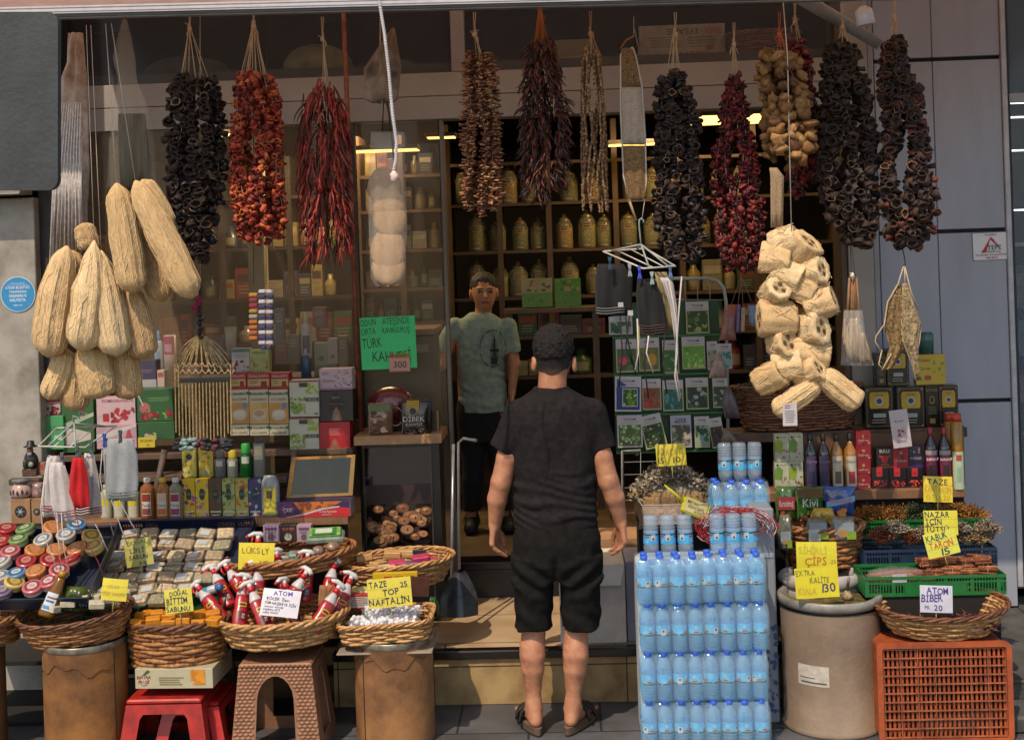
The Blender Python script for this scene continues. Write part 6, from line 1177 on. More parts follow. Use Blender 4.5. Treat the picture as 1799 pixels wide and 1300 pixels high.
P(241, 683, 306, 740, .71, .12, '#23502c', [('t', .6, .84, .1, 'Pomegranate', '#3a5a2a', .6), ('l', .3, .6, .95, .75, 3, '#6a8a5a'), ('c', .22, .42, .15, '#a05a5a', 1), ('b', .1, .05, 1, .38, gf, 22, .07), ('p', [(.0, .9), (.04, .9), (.2, .5), (.16, .5)], '#a8b0a0')], 'tea_carton', 'dark green pomegranate and apple tea carton, upper of two', 'carton', G1)
P(243, 741, 308, 772, .69, .12, '#23502c', [('t', .6, .6, .22, 'Pomegranate', '#3a5a2a', .6), ('b', .05, .0, .5, .4, ['#b09a80', '#8a9a50', '#a05a50'], 9, .07)], 'tea_carton', 'dark green pomegranate and apple tea carton, lower of two', 'carton', G1)
for i, (a, b_) in enumerate(((405, 434), (434, 476), (476, 509))):
    P(a, 655, b_, 684, .72, .08, '#8e1c24', [('t', .5, .74, .16, 'DALSAN', '#b8a8a4', .8), ('r', .05, .2, .95, .62, '#a89c60'), ('r', .6, .18, .85, .5, '#8a1a20'), ('l', .1, .3, .5, .55, 2, '#6a2a20')], 'balsam_carton', 'small red DALSAN carton, %s of the three in the top row' % ['left', 'middle', 'right'][i], 'carton', 'small red cartons')
for r_ in range(2):
    for i in range(3):
        a = 405 + i * 34.5; y0 = 684 if r_ == 0 else 745; y1 = 744 if r_ == 0 else 765
        if r_ == 0: P(a, y0, a + 34, y1, .71, .08, '#aca38c', [('r', 0, .84, 1, .90, '#8a8a76'), ('r', .0, .86, .12, .93, '#1e4a30'), ('r', .88, .86, 1, .93, '#1e4a30'), ('t', .5, .86, .06, 'NaturMed', '#2a3a2a', .6), ('t', .5, .68, .07, 'ACI CEHRE' if i != 1 else 'KARABAŞ', '#6a5a48', .8), ('r', 0, .0, 1, .62, '#b58348' if i != 1 else '#c09a60'), ('c', .5, .26, .38, '#b8aa96', .75), ('c', .5, .3, .26, '#a8845a' if i == 1 else '#c4b8a4', .6), ('r', .68, .44, .92, .6, '#5a7a9a' if i != 1 else '#b08a50')], 'herb_carton', 'cream herb carton with a cup picture, %s of three side by side' % ['left', 'middle', 'right'][i], 'carton', 'cream herb cartons with cup pictures')
        else: P(a, y0, a + 34, y1, .71, .08, '#aca38c', [('r', .0, .6, .12, .8, '#1e4a30'), ('r', .88, .6, 1, .8, '#1e4a30'), ('t', .5, .6, .18, 'NaturMed', '#2a3a2a', .6), ('t', .5, .15, .2, 'ACI CEHRE', '#6a5a48', .8)], 'herb_carton', 'low cream herb carton lying under the %s cup carton' % ['left', 'middle', 'right'][i], 'carton', 'low cream herb cartons')
for i, (y0, y1) in enumerate(((668, 732), (733, 795))):
    P(510, y0, 562, y1, .71, .1, '#a8a696', [('r', 0, .96, 1, 1, '#8a2028'), ('b', .55, .62, 1, .95, ['#8a9a3a', '#a4ac5a'], 14, .08), ('r', .34, .82, .62, .94, '#3a3a38'), ('b', 0, .05, .55, .55, ['#5c7a24', '#7a9430', '#8aa044'], 44, .06), ('r', .56, .42, 1, .52, '#3a4034'), ('t', .78, .44, .05, 'MELİSSE', '#a8a696', .3), ('r', .84, .06, .96, .1, '#3a4034')], 'herb_carton', 'white melissa carton with green leaves, %s of two' % ['upper', 'lower'][i], 'carton', 'melissa cartons')
P(562, 648, 620, 685, .74, .1, '#a89098', [('r', 0, 0, 1, .1, '#9a6a80'), ('t', .3, .38, .14, 'Detox', '#4a3a44', .36), ('l', .06, .7, .3, .85, 2, '#6a5a62'), ('b', .46, .12, .98, .95, ['#4a4048', '#6a6068'], 34, .025)], 'detox_carton', 'pale pink Detox carton with black leaf print', 'carton', G1)
def veil(c1, c2): return [('p', [(.3, .35), (.26, .7), (.5, .97), (.74, .7), (.7, .35)], c1), ('t', .5, .74, .08, 'BLACK', '#8a7a6a', .24), ('r', .28, .56, .72, .57, '#8a7450'), ('p', [(.36, .02), (.4, .3), (.5, .48), (.6, .3), (.66, .02)], c2), ('c', .5, .33, .06, '#8a5a40', 1.2), ('p', [(.44, .02), (.46, .2), (.56, .2), (.6, .02)], '#9a7458')]
P(562, 686, 622, 740, .73, .12, '#1a1413', veil('#241a18', '#7a6452'), 'soap_carton', 'black soap carton with a veiled figure', 'carton', G1)
P(562, 741, 617, 796, .72, .12, '#9c0f1c', [('l', .3, .55, .7, .8, 4, '#b8787a'), ('p', [(.3, .05), (.4, .36), (.5, .5), (.6, .36), (.68, .05)], '#8a4a3a'), ('c', .5, .34, .07, '#8a5a40', 1.2), ('r', .06, .08, .18, .14, '#b07074')], 'soap_carton', 'bright red soap carton under the black one', 'carton', G1)
P(408, 612, 440, 654, .86, .06, '#a09c98', [('r', 0, .84, 1, 1, '#5a6a64'), ('l', .1, .6, .9, .78, 2, '#8a7078'), ('b', .05, .05, .95, .5, ['#8e2430', '#a8a0a0', '#7a1a2a'], 14, .09)], 'tea_carton', 'small white rose tea carton on top of the DALSAN cartons', 'carton', G1)
P(440, 614, 474, 654, .86, .06, '#8e9660', [('t', .5, .82, .1, 'SAĞLIK ÇAYI', '#3a4a2a', .7), ('b', .05, .05, .95, .7, ['#a85a3a', '#9a8a50', '#7a8a3a', '#b04a34'], 18, .1)], 'tea_carton', 'small yellow-green tea carton right of the rose tea', 'carton', G1)
P(244, 632, 276, 680, .84, .08, '#3a3448', [('r', 0, 0, 1, .28, '#a09aa0'), ('l', .15, .5, .8, .65, 2, '#7a6a8a')], 'cream_carton', 'dark violet cream carton standing on the green tea cartons', 'carton', G1)
P(277, 650, 290, 680, .84, .05, '#a8968a', [('r', .1, .6, .9, .85, '#a04a3a')], 'cream_carton', 'narrow beige carton beside the violet one', 'carton', G1)
def lathebottle(px, pyb, pyt, wpx, Y, prof, m_, name, label, cat='bottle', group=None, cap=None, lab=None, k=18, sy=1., extra=None):
    """prof in fractions of half width and height"""
    s = sc(Y); r = wpx / 2 / s; h = (pyb - pyt) / s; p = W(px, pyb, Y); th = thing(name, label, cat, p, group); mb = MB(); mb.lathe([(a * r, z * h) for a, z in prof], m_, k, sy=sy); mb.build('bottle_body', th)
    if cap: mb = MB(); mb.lathe([(a * r, z * h) for a, z in cap[1]], mat(cap[0], .4), 14, sy=sy); mb.build('cap', th)
    if lab:
        mb = MB(); Ms = Matrix.Diagonal((1, sy, 1, 1)); rr = r * lab.get('r', 1.01)
        for j, (z0, z1, a0, a1, c) in enumerate(lab['p']): mb.patch(rr + j * .0004, z0 * h, z1 * h, a0, a1, mat(c, .45, .05, 30), 8, Ms)
        for (st, z, hh, ww) in lab.get('t', []): text(mb, st, 0, z * h, hh * h, mat(lab.get('tc', '#e0dcd8'), .5, 0), w=ww * r * 2, y=-rr * sy - .003, align='c', off=0)
        mb.build('label', th)
    return th
SQ = [(.8, 0), (.98, .02), (1, .06), (1, .70), (.9, .78), (.42, .86), (.40, .90)]; CAPT = [(.46, .88), (.48, .90), (.48, .99), (.40, 1)]
AMB = mat('#9a5a28', .2, .1, 20, trans=.35, coat=.3); CLR = mat('#8c8474', .2, .1, 20, trans=.35, coat=.3); AMB2 = mat('#b0702c', .2, .1, 20, trans=.35, coat=.3)
for x, m_, cc, lb, l1, l2 in ((261, AMB, '#b8b4b0', 'amber shampoo bottle, left of three with white Tariş labels', '#7a2a18', '#7a3a3a'), (288, AMB2, '#c0a018', 'orange bottle with a yellow cap between the two labelled Tariş', '#b09a8a', '#a85a30'), (311, CLR, '#b8b4b0', 'clear grey bottle with a Tariş label, right of three', '#7a1a38', '#7a2a4a')):
    lathebottle(x, 911, 838, 26, .47, SQ, m_, 'shampoo_bottle', lb, 'bottle', 'liquid soap bottles', (cc, CAPT), {'p': [(.10, .64, -38, 38, '#b4aca4'), (.44, .62, -34, 34, l1), (.12, .27, -34, 34, l2)], 't': [('Tariş', .32, .07, .6)], 'tc': '#2a1a18'}, sy=.75)
for i, x in enumerate((188, 211, 236)): lathebottle(x, 911, 850, 21, .52, SQ, mat('#9c9a80', .3, .1, 20, coat=.3), 'shampoo_bottle', 'pale bottle with yellow-white label, %s of three behind the grey mitt' % ['left', 'middle', 'right'][i], 'bottle', 'pale bottles on the wooden shelf', ('#b0a888', CAPT), {'p': [(.08, .58, -40, 40, '#aca894'), (.40, .58, -38, 38, '#b8a820')]}, sy=.75)
BX = [('#b8941c', ['#2a4a7a', '#a82a5a', '#c0a020', '#1a2a6a', '#b04a7a'], 'yellow, pink and blue flowered'), ('#b89c18', ['#8a6a9a', '#c0a82c', '#a8508a', '#c8b040'], 'yellow flowered'), ('#4a2e1e', ['#2c4030', '#5a3a24', '#3a5a50'], 'brown leaf-printed'), ('#8c9058', ['#3a5a30', '#6a7a3a', '#2a4a2c'], 'olive leaf-printed'), ('#9a9048', ['#a86a28', '#6a7a30', '#8a4a24'], 'mustard fruit-printed'), ('#1c2c5a', ['#8a2028', '#a0a8b0', '#26407a', '#5a1a24'], 'dark blue and red')]
for i, (c, cols, nm) in enumerate(BX):
    a = 322 + i * 23.3; P(a, 841, a + 22.8, 911, .48, .05, c, [('b', 0, 0, 1, 1, cols, 22, .16), ('p', [(.3, .54), (.3, .7), (.4, .76), (.6, .76), (.7, .7), (.7, .54), (.6, .48), (.4, .48)], '#1c2a24'), ('t', .5, .6, .05, 'ESSE', '#7a8a70', .28), ('r', .1, .16, .9, .2, '#b8b09a'), ('r', .2, .08, .8, .11, '#b8b09a')], 'soap_box', nm + ' tall soap box in the row on the wooden shelf', 'box', 'tall printed soap boxes')
lathebottle(477, 906, 834, 33, .47, SQ[:4] + [(.95, .85), (.7, .96), (.66, 1)], mat('#7c7c80', .25, .1, 20, coat=.3), 'cologne_bottle', 'big grey bottle with yellow flowered label right of the soap boxes', 'bottle', None, None, {'p': [(.06, .70, -40, 40, '#a8962c'), (.45, .64, -16, 16, '#3a3430'), (.1, .4, -34, 34, '#b8a83a')]}, sy=.6)
# second row
P(321, 788, 346, 838, .62, .03, '#b0a050', [('b', 0, 0, 1, .9, ['#c0ac20', '#a8962c', '#c8c090', '#6a6a2c'], 26, .13), ('c', .5, .72, .22, '#2c2a2a', 1)], 'cologne_box', 'yellow flower-printed box left in the upper small row', 'box', 'small row above the soap boxes')
P(350, 786, 376, 838, .62, .03, '#a8943c', [('b', .2, .4, .8, .85, ['#b8901c', '#8a6a1c'], 10, .14), ('b', .05, .02, .95, .35, ['#b0a890', '#8a8a60'], 14, .1)], 'cologne_box', 'yellow box with a gold emblem next to the flower-printed one', 'box', 'small row above the soap boxes')
for x, w_, c, cc, nm in ((388, 20, '#8a8484', '#5a5458', 'greyish perfume bottle'), (410, 20, '#8a8a84', '#b8a020', 'clear perfume bottle with yellow cap'), (434, 23, '#0f5a28', '#1f9a3c', 'green cologne bottle with bright green cap')): lathebottle(x, 838, 778 if x > 420 else 790, w_, .62, [(.9, 0), (1, .03), (1, .6), (.95, .66), (.5, .72)], mat(c, .15, .1, 20, trans=.4, coat=.5), 'perfume_bottle', nm + ' in the upper small row', 'bottle', None, (cc, [(.7, .70), (.75, .73), (.72, .97), (.6, 1)]), {'p': [(.42, .62, -34, 34, '#a8a89c')]}, sy=.7)
lathebottle(457, 838, 774, 21, .62, [(.95, 0), (1, .02), (1, .92), (.8, .95)], mat('#8c8880', .2, .1, 20, trans=.3), 'tablet_bottle', 'ribbed clear bottle with cream label and black cap', 'bottle', None, ('#20242a', [(.75, .93), (.75, 1)]), {'p': [(.5, .88, -44, 44, '#b0a080'), (.62, .80, -38, 38, '#c0b090')]}, sy=.7)
# things behind the cartons, in the window
def tubeitem(px, pyb, pyt, w_, Y, c, cc, nm, lab=None, name='lotion_bottle', group='toiletries in the window'): lathebottle(px, pyb, pyt, w_, Y, [(.9, 0), (1, .03), (1, .62), (.85, .74), (.34, .80)], mat(c, .35, .1, 20), name, nm, 'bottle', group, (cc, [(.5, .78), (.5, .84), (.28, .88), (.25, 1)]), lab, sy=.7)
YI = 1.14
th = thing('window_shelf', 'dim wooden shelf inside the left window', 'shelf', W(380, 680, 1.1)); mb = MB(); a = W(135, 668, 1.08) - th.location; b_ = W(620, 668, 1.08) - th.location; mb.bbox(a.x, -.02, a.z*.5+b_.z*.5 - .03, b_.x, .35, a.z*.5+b_.z*.5, mat('#3a2b20', .7), .002); mb.build('board', th)
tubeitem(281, 660, 580, 16, YI, '#8fa4b4', '#1f7ab8', 'white spray bottle with bright blue head in the window', {'p': [(.2, .55, -30, 30, '#5a8ab0')]}, 'spray_bottle')
lathebottle(301, 665, 588, 22, YI, [(1, 0), (1, 1)], mat('#a89a98', .4), 'talc_tube', 'white cylinder with magenta top half in the window', 'bottle', 'toiletries in the window', None, {'p': [(.56, .98, -60, 60, '#8a1a50'), (.62, .8, -40, 30, '#a87a90')]})
P(362, 590, 396, 650, YI, .04, '#2c2634', [('l', .2, .4, .8, .6, 3, '#5a4a6a')], 'cream_carton', 'very dark violet carton behind the bead ornament', 'carton', 'toiletries in the window')
lathebottle(407, 632, 574, 22, YI, [(.6, 0), (.9, .6), (1, 1)], mat('#8a8a80', .4), 'cream_tube', 'grey-white cream tube standing in the window', 'bottle', 'toiletries in the window', sy=.4)
tubeitem(540, 630, 548, 19, YI, '#a09c94', '#a8a49c', 'white lotion bottle with navy label in the window', {'p': [(.12, .5, -42, 42, '#1c2c4a')]})
tubeitem(539, 672, 612, 18, 1.02, '#28405a', '#8a8c90', 'dark blue pump bottle right of the melissa cartons')
for i, (a, y0, b_, y1, c, nm) in enumerate(((484, 542, 500, 600, '#3a4a5a', 'blue-grey carton'), (550, 540, 574, 575, '#5a2a34', 'maroon sachet pack'), (553, 602, 578, 642, '#7a8a78', 'grey-green cream carton'), (577, 594, 594, 640, '#8a8a86', 'white narrow carton'), (596, 590, 612, 645, '#5a4a32', 'olive narrow carton'), (484, 600, 506, 640, '#6a4038', 'rust carton'), (506, 588, 528, 640, '#4a4238', 'dark carton'), (553, 643, 590, 672, '#4c5a50', 'dim green carton'), (328, 640, 352, 668, '#6a4a44', 'brown low carton'), (592, 648, 618, 672, '#6a6a60', 'grey low carton'))):
    P(a, y0, b_, y1, YI + .02 * (i % 3), .05, c, [('l', .15, .55, .85, .85, 3, '#8a8478'), ('c', .5, .3, .2, '#5a5a4a', 1)], 'medicine_carton', nm + ' in the left window, ' + ['beside the striped charm', 'above the wooden shelf', 'below the lotion bottle', 'next to the green sign', 'touching the window frame', 'under the striped charm', 'left of the lotion bottle', 'under the grey-green one', 'behind the bead strands', 'low at the window frame'][i], 'carton', 'cartons in the left window')
# figurine, pots and pierced boxes
CB = mat('#97714f', .7, .2, 12)
for i, (a, b_) in enumerate(((20, 55), (56, 76))):
    o = W((a + b_) / 2, 920, .42); w = (b_ - a) / sc(.42); h = 44 / sc(.42); th = thing('burner_box', ['left wooden gift box with a round star cut-out', 'right wooden gift box half hidden by white mitts'][i], 'box', o, 'wooden gift boxes'); mb = MB(); mb.bbox(-w/2, 0, 0, w/2, .07, h, CB, .002); mb.build('box', th)
    mb = MB(); r = min(w, h) * .33; mb.lathe([(r, -.0015), (r*.9, -.003)], mat('#5a4a3c', .6), 20, T((0, 0, h*.5)) @ RX(90)); mb.add([(r*.9*math.cos(t*.3142), -.0035, h*.5 + r*.9*math.sin(t*.3142)) for t in range(20)], [tuple(range(20))], '#16181a'); 
    for t in range(6): a_ = t * PI / 3; mb.poly([(r*.1*math.cos(a_+1.57), h*.5+r*.1*math.sin(a_+1.57)), (r*.8*math.cos(a_), h*.5+r*.8*math.sin(a_)), (r*.1*math.cos(a_-1.57), h*.5+r*.1*math.sin(a_-1.57))], '#9aa0a4', T((0, -.0045 - t * .0002, 0)))
    mb.build('cutout', th)
o = W(39, 876, .46); th = thing('oil_burner', 'pinkish ceramic oil burner pot with leaf cut-outs on a wooden box', 'pot', o); s = 1 / sc(.46); mb = MB(); mb.lathe([(10*s, 0), (17*s, 6*s), (19*s, 14*s), (15*s, 24*s), (12*s, 27*s)], mat('#b08f84', .2, .05, 20, coat=.6), 24); mb.build('pot', th)
mb = MB(); mb.lathe([(11*s, 27*s), (16*s, 32*s), (17*s, 34*s), (13*s, 33*s), (3*s, 30*s)], mat('#5a5f60', .25, .1, 20, coat=.5), 24); mb.build('dish', th); mb = MB()
for t in range(5): a_ = R(-90 + (t - 2) * 24); mb.ell((19.2*s*math.cos(a_), 19.2*s*math.sin(a_), 13*s + 2*s*(t % 2)), (2*s, 1*s, 4.5*s), '#3a2a28', 8, 5)
mb.build('leaf_cutouts', th)
o = W(68, 876, .48); th = thing('oil_burner', 'second ceramic burner pot tucked behind the white mitts', 'pot', o); mb = MB(); mb.lathe([(7*s, 0), (12*s, 6*s), (13*s, 13*s), (10*s, 22*s), (11*s, 28*s), (8*s, 27*s)], mat('#9a807a', .25, .5, 50, coat=.5, n2='#4a2c34'), 20); mb.build('pot', th)
o = W(56, 836, .52); th = thing('figurine', 'small dark seated figurine with a black hat on a brick base', 'figurine', o); s = 1 / sc(.52)
mb = MB(); mb.bbox(-14*s, -8*s, 0, 12*s, 10*s, 14*s, mat('#5c3a2a', .7, .6, 120, n2='#241612'), .003); mb.build('base', th); mb = MB(); mb.ell((0, 0, 27*s), (13*s, 10*s, 17*s), mat('#15170f', .5, .4, 40), 12, 8, jit=.06); mb.ell((-8*s, -6*s, 22*s), (5*s, 5*s, 10*s), mat('#1f2a16', .5), 8, 6); mb.build('figure_body', th)
mb = MB(); mb.ell((0, -3*s, 46*s), (6*s, 6*s, 7*s), mat('#6a4a34', .6), 10, 7); mb.ell((0, -9*s, 45*s), (1.5*s, 1.5*s, 2*s), mat('#7a5240'), 6, 5); mb.ell((1*s, -8*s, 40*s), (5*s, 3*s, 4*s), mat('#7c8088', .7), 8, 5); mb.build('head', th)
mb = MB(); mb.lathe([(12*s, 52*s), (12.5*s, 53*s), (7*s, 55*s), (6*s, 62*s), (4*s, 63*s)], mat('#0c0c0d', .5), 16); mb.build('hat', th); mb = MB(); mb.ell((4*s, -11*s, 22*s), (5*s, 3*s, 5*s), mat('#8a8a84', .4), 10, 6); mb.build('ball', th)
P(65, 812, 80, 835, .53, .03, '#8a6a58', [('r', .1, .5, .9, .85, '#a04a34')], 'small_carton', 'tiny beige and red carton right of the figurine', 'carton')
# apricot carton with gold-framed lid
o = W(552, 908, .44); s = 1 / sc(.44); th = thing('apricot_carton', 'dried apricot display carton with open gold-framed lid', 'carton', o); mb = MB(); w, h = 128*s, 27*s
mb.bbox(-w/2, 0, 0, w/2, .12, h, mat('#2c1c4a', .35, .05, 20), .001); art(mb, w, h, [('p', [(.22, 1), (.9, 1), (.62, .3), (.36, .12)], '#b8601c'), ('b', .3, .3, .8, 1, ['#a84a18', '#8a4a24', '#6a3a20'], 16, .05), ('p', [(.14, 0), (1, 0), (1, .55), (.86, .62), (.62, .46), (.4, .18)], '#b01820'), ('p', [(.14, 0), (.4, .18), (.62, .46), (.86, .62), (.86, .70), (.6, .56), (.36, .25), (.1, 0)], '#b0a8a8'), ('c', .14, .48, .085, '#a82028', 1), ('c', .14, .48, .075, '#2c1c4a', 1), ('t', .14, .36, .26, 'ÇARI', '#b8b0b0', .12), ('t', .7, .28, .16, 'Dried Apricots', '#c0b4b0', .24), ('l', .6, .08, .76, .2, 2, '#b8a0a0')], -w/2, 0); mb.build('box', th)
mb = MB(); mb.bbox(w/2 + .001, 0, 0, w/2 + .004, .12, h * .98, mat('#7a7a86', .4), .001); mb.build('side_flap', th)
fm = mat('#b07a1c', .4, .3, 14, n2='#8a5a18'); a0, b0, c0_, d0 = (-.14, .10, h), (.125, .10, h + .01), (.155, .13, h + .20), (-.11, .13, h + .19); mb = MB()
q = [Vector(v) for v in (a0, b0, c0_, d0)]; q = [Vector((-w/2 + .015, .115, h)), Vector((w/2 - .004, .115, h + .004)), Vector((w/2 + .012, .14, h + .192)), Vector((-w/2 + .045, .14, h + .188))]
for i in range(4):
    a_, b_ = q[i], q[(i+1) % 4]; c_ = sum(q, Vector()) / 4; ia, ib = a_.lerp(c_, .13), b_.lerp(c_, .13); mb.add([a_, b_, ib, ia] + [v + Vector((0, .004, 0)) for v in (a_, b_, ib, ia)], [(0, 1, 2, 3), (7, 6, 5, 4), (0, 4, 5, 1), (3, 2, 6, 7)], fm if i in (2, 3) else mat('#8f6f34', .3))
mb.build('frame', th); mb = MB(); iq = [v.lerp(c_, .125) + Vector((0, .003, 0)) for v in q]; mb.add(iq, [(0, 1, 2, 3)], mat('#14100e', .12, .3, 10)); mb.build('window', th)
P(465, 935, 495, 950, .5, .03, '#6a4a38', [('r', .1, .2, .9, .8, '#8a6a50')], 'wooden_block', 'small wooden block on the shelf front above the cream boxes', 'block') if 0 else None
# ---- coffee counter ----
NUTS = []
for i in range(36):
    u = random.uniform(.1, .9); v = .37 - .0092 * i + .02 * math.sin(i * 2.2); q_ = .078 + .016 * math.sin(i * 1.7); NUTS += [('c', u, v, q_ * 1.12, '#1f120c', .75), ('c', u, v + .006, q_, ['#8e5c3a', '#7a4a2c', '#a0704a'][i % 3], .7), ('c', u - .012, v + .018, q_ * .5, ['#b58a60', '#a0704a'][i % 2], .5), ('c', u + .01, v + .004, q_ * .14, '#3a2014', 1.6)]
th = thing('coffee_counter', 'dark counter with printed nut picture and wooden top by the doorway', 'counter', W(705, 950, .8)); o_ = th.location
a = W(622, 775, .68) - o_; b_ = W(776, 775, .68) - o_; mb = MB(); mb.bbox(a.x, -.12, a.z - .022, b_.x, .20, a.z + .022, mat('#9a7450', .5, .3, 8, n2='#7a583a'), .002); mb.build('top', th); zt_ = a.z - .023
a = W(642, 900, .8) - o_; b_ = W(762, 900, .8) - o_; hh = zt_; mb = MB(); mb.bbox(a.x - .01, .002, -.35, b_.x + .04, .19, hh, mat('#141110', .35, .2, 10), .002); mb.build('cabinet', th)
mb = MB(); w = b_.x - a.x; mb.box(a.x, -.001, -.02, b_.x, .0015, hh - .03, mat('#1c1310', .12, .3, 6, coat=.8)); h = hh - .01
art(mb, w, h, [('r', .02, .42, .98, .62, '#2c1816'), ('b', .02, .0, .98, .30, ['#3a2014'], 30, .07)] + NUTS, a.x, -.02, y=-.002); mb.build('printed_picture', th)
for x in (a.x + .002, b_.x - .004): mb = MB(); mb.box(x - .004, -.006, -.3, x + .004, -.0015, hh, mat('#4a4844', .3, metal=.5)); mb.build('trim', th)
for i, (a, b_, y0, c, items, lb) in enumerate(((648, 690, 708, '#6a4a34', [('r', 0, .8, 1, 1, '#5a6a3a'), ('b', .1, .1, .9, .8, ['#a8927a', '#5a2a20', '#8a6a50', '#3a2018'], 22, .12), ('t', .4, .52, .08, 'MENENGİÇ', '#b8a890', .6)], 'brown and green bag of wild pistachio coffee on the counter'), (706, 758, 700, '#17130f', [('r', .2, .72, .66, 1, '#a8841c'), ('c', .42, .7, .16, '#8a8478', 1), ('c', .42, .7, .13, '#2c2418', 1), ('t', .45, .42, .14, 'DİBEK', '#b8aca0', .8), ('t', .45, .30, .08, 'KAHVESİ', '#a89c90', .6), ('b', .1, .02, .9, .24, ['#4a2c20', '#3a2418', '#6a4a3a'], 20, .07)], 'black DİBEK KAHVESİ coffee bag with yellow tab'))):
    o = W((a + b_) / 2, 767, .72); w = (b_ - a) / sc(.72); h = (767 - y0) / sc(.72); mb = MB(); drape(mb, [(y0, a, b_), ((y0 + 767) / 2, a - 1, b_ + 1), (767, a, b_)], .72, mat(c, .25, .2, 20, coat=.4), o=o, bulge=.02, wav=.002); art(mb, w * .92, h * .95, items, -w * .46, .003, y=-.022); ob = mb.build('coffee_bag'); ob.location = o; tag(ob, lb, 'bag', 'coffee bags on the counter')
o = W(690, 760, .86); th = thing('roaster', 'rounded red and chrome coffee machine behind the bags', 'machine', o); mb = MB(); mb.ell((0, 0, .14), (.12, .08, .09), mat('#5c1418', .3, .1, 20, coat=.5), 20, 12); mb.build('dome', th); mb = MB(); mb.lathe([(.05, .0), (.05, .08), (.07, .10)], mat('#3a3230', .4), 16); mb.build('stand', th)
mb = MB(); mb.tube([(.035 * math.cos(t) + .03, -.09, .09 + .045 * math.sin(t)) for t in np.linspace(0, 6.28, 20)], .004, mat('#8a7a70', .2, metal=.8), 6); mb.build('handle_ring', th)
P(752, 720, 772, 766, .80, .05, '#3a2c1c', [('r', .86, 0, 1, 1, '#a07a2c')], 'gift_box', 'dark box with gold edge at the right end of the counter', 'box')
th = thing('display_cabinet', 'glass counter cabinet inside, behind the green sign', 'cabinet', W(700, 640, 1.2)); mb = MB(); mb.box(-.18, 0, -.45, .18, .4, .14, mat('#241b15', .6)); mb.bbox(-.2, -.02, .15, .2, .42, .18, mat('#6a3c28', .5, .2, 10), .003); mb.build('body', th)
mb = MB(); mb.box(-.15, -.006, .06, .16, -.001, .10, mat('#6a6660', .5)); mb.build('drawer', th)
# ================= inside shelves =================
def shelf_unit(label, pxs, pys, Y, dep, m_):
    p = W(pxs[len(pxs) // 2], pys[-1], Y); th = thing('wall_shelf', label, 'shelf', p, 'shelves inside the shop')
    x0_ = W(pxs[0], 450, Y).x - p.x; x1_ = W(pxs[-1], 450, Y).x - p.x
    for py in pys: z = W(900, py, Y).z - p.z; mb = MB(); mb.box(x0_, 0, z - .02, x1_, dep, z, m_); mb.build('shelf_board', th)
    zt_ = W(900, pys[0] - 70, Y).z - p.z; zb_ = W(900, pys[-1], Y).z - p.z
    for px in pxs: x = W(px, 450, Y).x - p.x; mb = MB(); mb.box(x - .018, -.003, zb_, x + .018, dep + .003, zt_, m_); mb.build('upright', th)
    return th
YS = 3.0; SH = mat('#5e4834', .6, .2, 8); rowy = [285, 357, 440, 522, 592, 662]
shelf_unit('dark wooden jar shelves on the back wall behind the boy', [790, 880, 967, 1085, 1200, 1330, 1475], rowy, YS, .3, SH)
shelf_unit('dim shelves of remedies seen through the window by the doorway', [632, 708, 784], [300, 362, 432, 500, 560, 620], 2.6, .3, SH)
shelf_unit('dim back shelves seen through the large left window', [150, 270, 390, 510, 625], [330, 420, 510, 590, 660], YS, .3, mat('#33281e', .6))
JC = [('#5f5528', 'olive'), ('#7a4f28', 'orange-brown'), ('#a8701c', 'orange'), ('#8f7f34', 'mustard-yellow'), ('#4a3a1c', 'dark brown'), ('#6a6a34', 'green'), ('#5a2c1c', 'reddish'), ('#8f7f55', 'straw')]
JB = {}
def jar(k_):
    th = thing('spice_jar', 'x', 'jar', (0, 0, 0)); mb = MB(); mb.lathe([(.055, 0), (.062, .01), (.062, .135), (.06, .15)], mat(JC[k_][0], .6, .4, 60), 16); mb.build('contents', th); mb = MB(); mb.lathe([(.063, .0), (.0645, .01), (.0645, .165), (.05, .195), (.046, .20)], film('#c8c4a0', .22, .06), 16, cap=(0, 0)); mb.build('glass', th)
    mb = MB(); mb.lathe([(.048, .198), (.05, .203), (.03, .225), (.014, .232), (.018, .246), (.008, .254)], mat('#7a6a48', .15, .1, 20, coat=.5), 14); mb.build('lid', th); mb = MB(); mb.patch(.066, .125, .17, -30, 30, mat('#a08a68', .6), 5); mb.patch(.0663, .155, .162, -22, 22, mat('#4a3420'), 4); mb.patch(.0663, .137, .145, -20, 16, mat('#4a3420'), 4); mb.patch(.066, .012, .022, -22, 20, mat('#9a9282', .4), 4); mb.build('label', th); return th
for r_, py, xs_ in ((0, 357, (815, 850, 893, 930, 1000, 1040, 1110, 1150, 1180, 1225, 1270, 1310)), (1, 440, (838, 875, 915, 947, 993, 1033, 1064, 1106, 1150, 1190, 1235, 1275, 1320)), (2, 522, (838, 880, 912, 950, 1003, 1045, 1400, 1440))):
    for i, px in enumerate(xs_):
        k_ = (r_ * 3 + i * 5 + i // 3) % 8
        if (r_, px) == (1, 993): k_ = 2
        if (r_, px) == (1, 1033): k_ = 3
        p = W(px, py, YS + .02); p.z = W(900, py, YS).z + .002; lb = '%s spice jar, %s from left on the %s back shelf' % (JC[k_][1], ORD[i], ['top', 'middle', 'lower'][r_])
        if k_ not in JB: JB[k_] = jar(k_); j = JB[k_]; j['label'] = lb; j.location = p
        else: j = dup(JB[k_], p, lb, s=(random.uniform(.82, 1), .95, random.uniform(.78, 1.04)))
        j['group'] = 'spice jars on the back shelves'; j.location.y = YS + .09
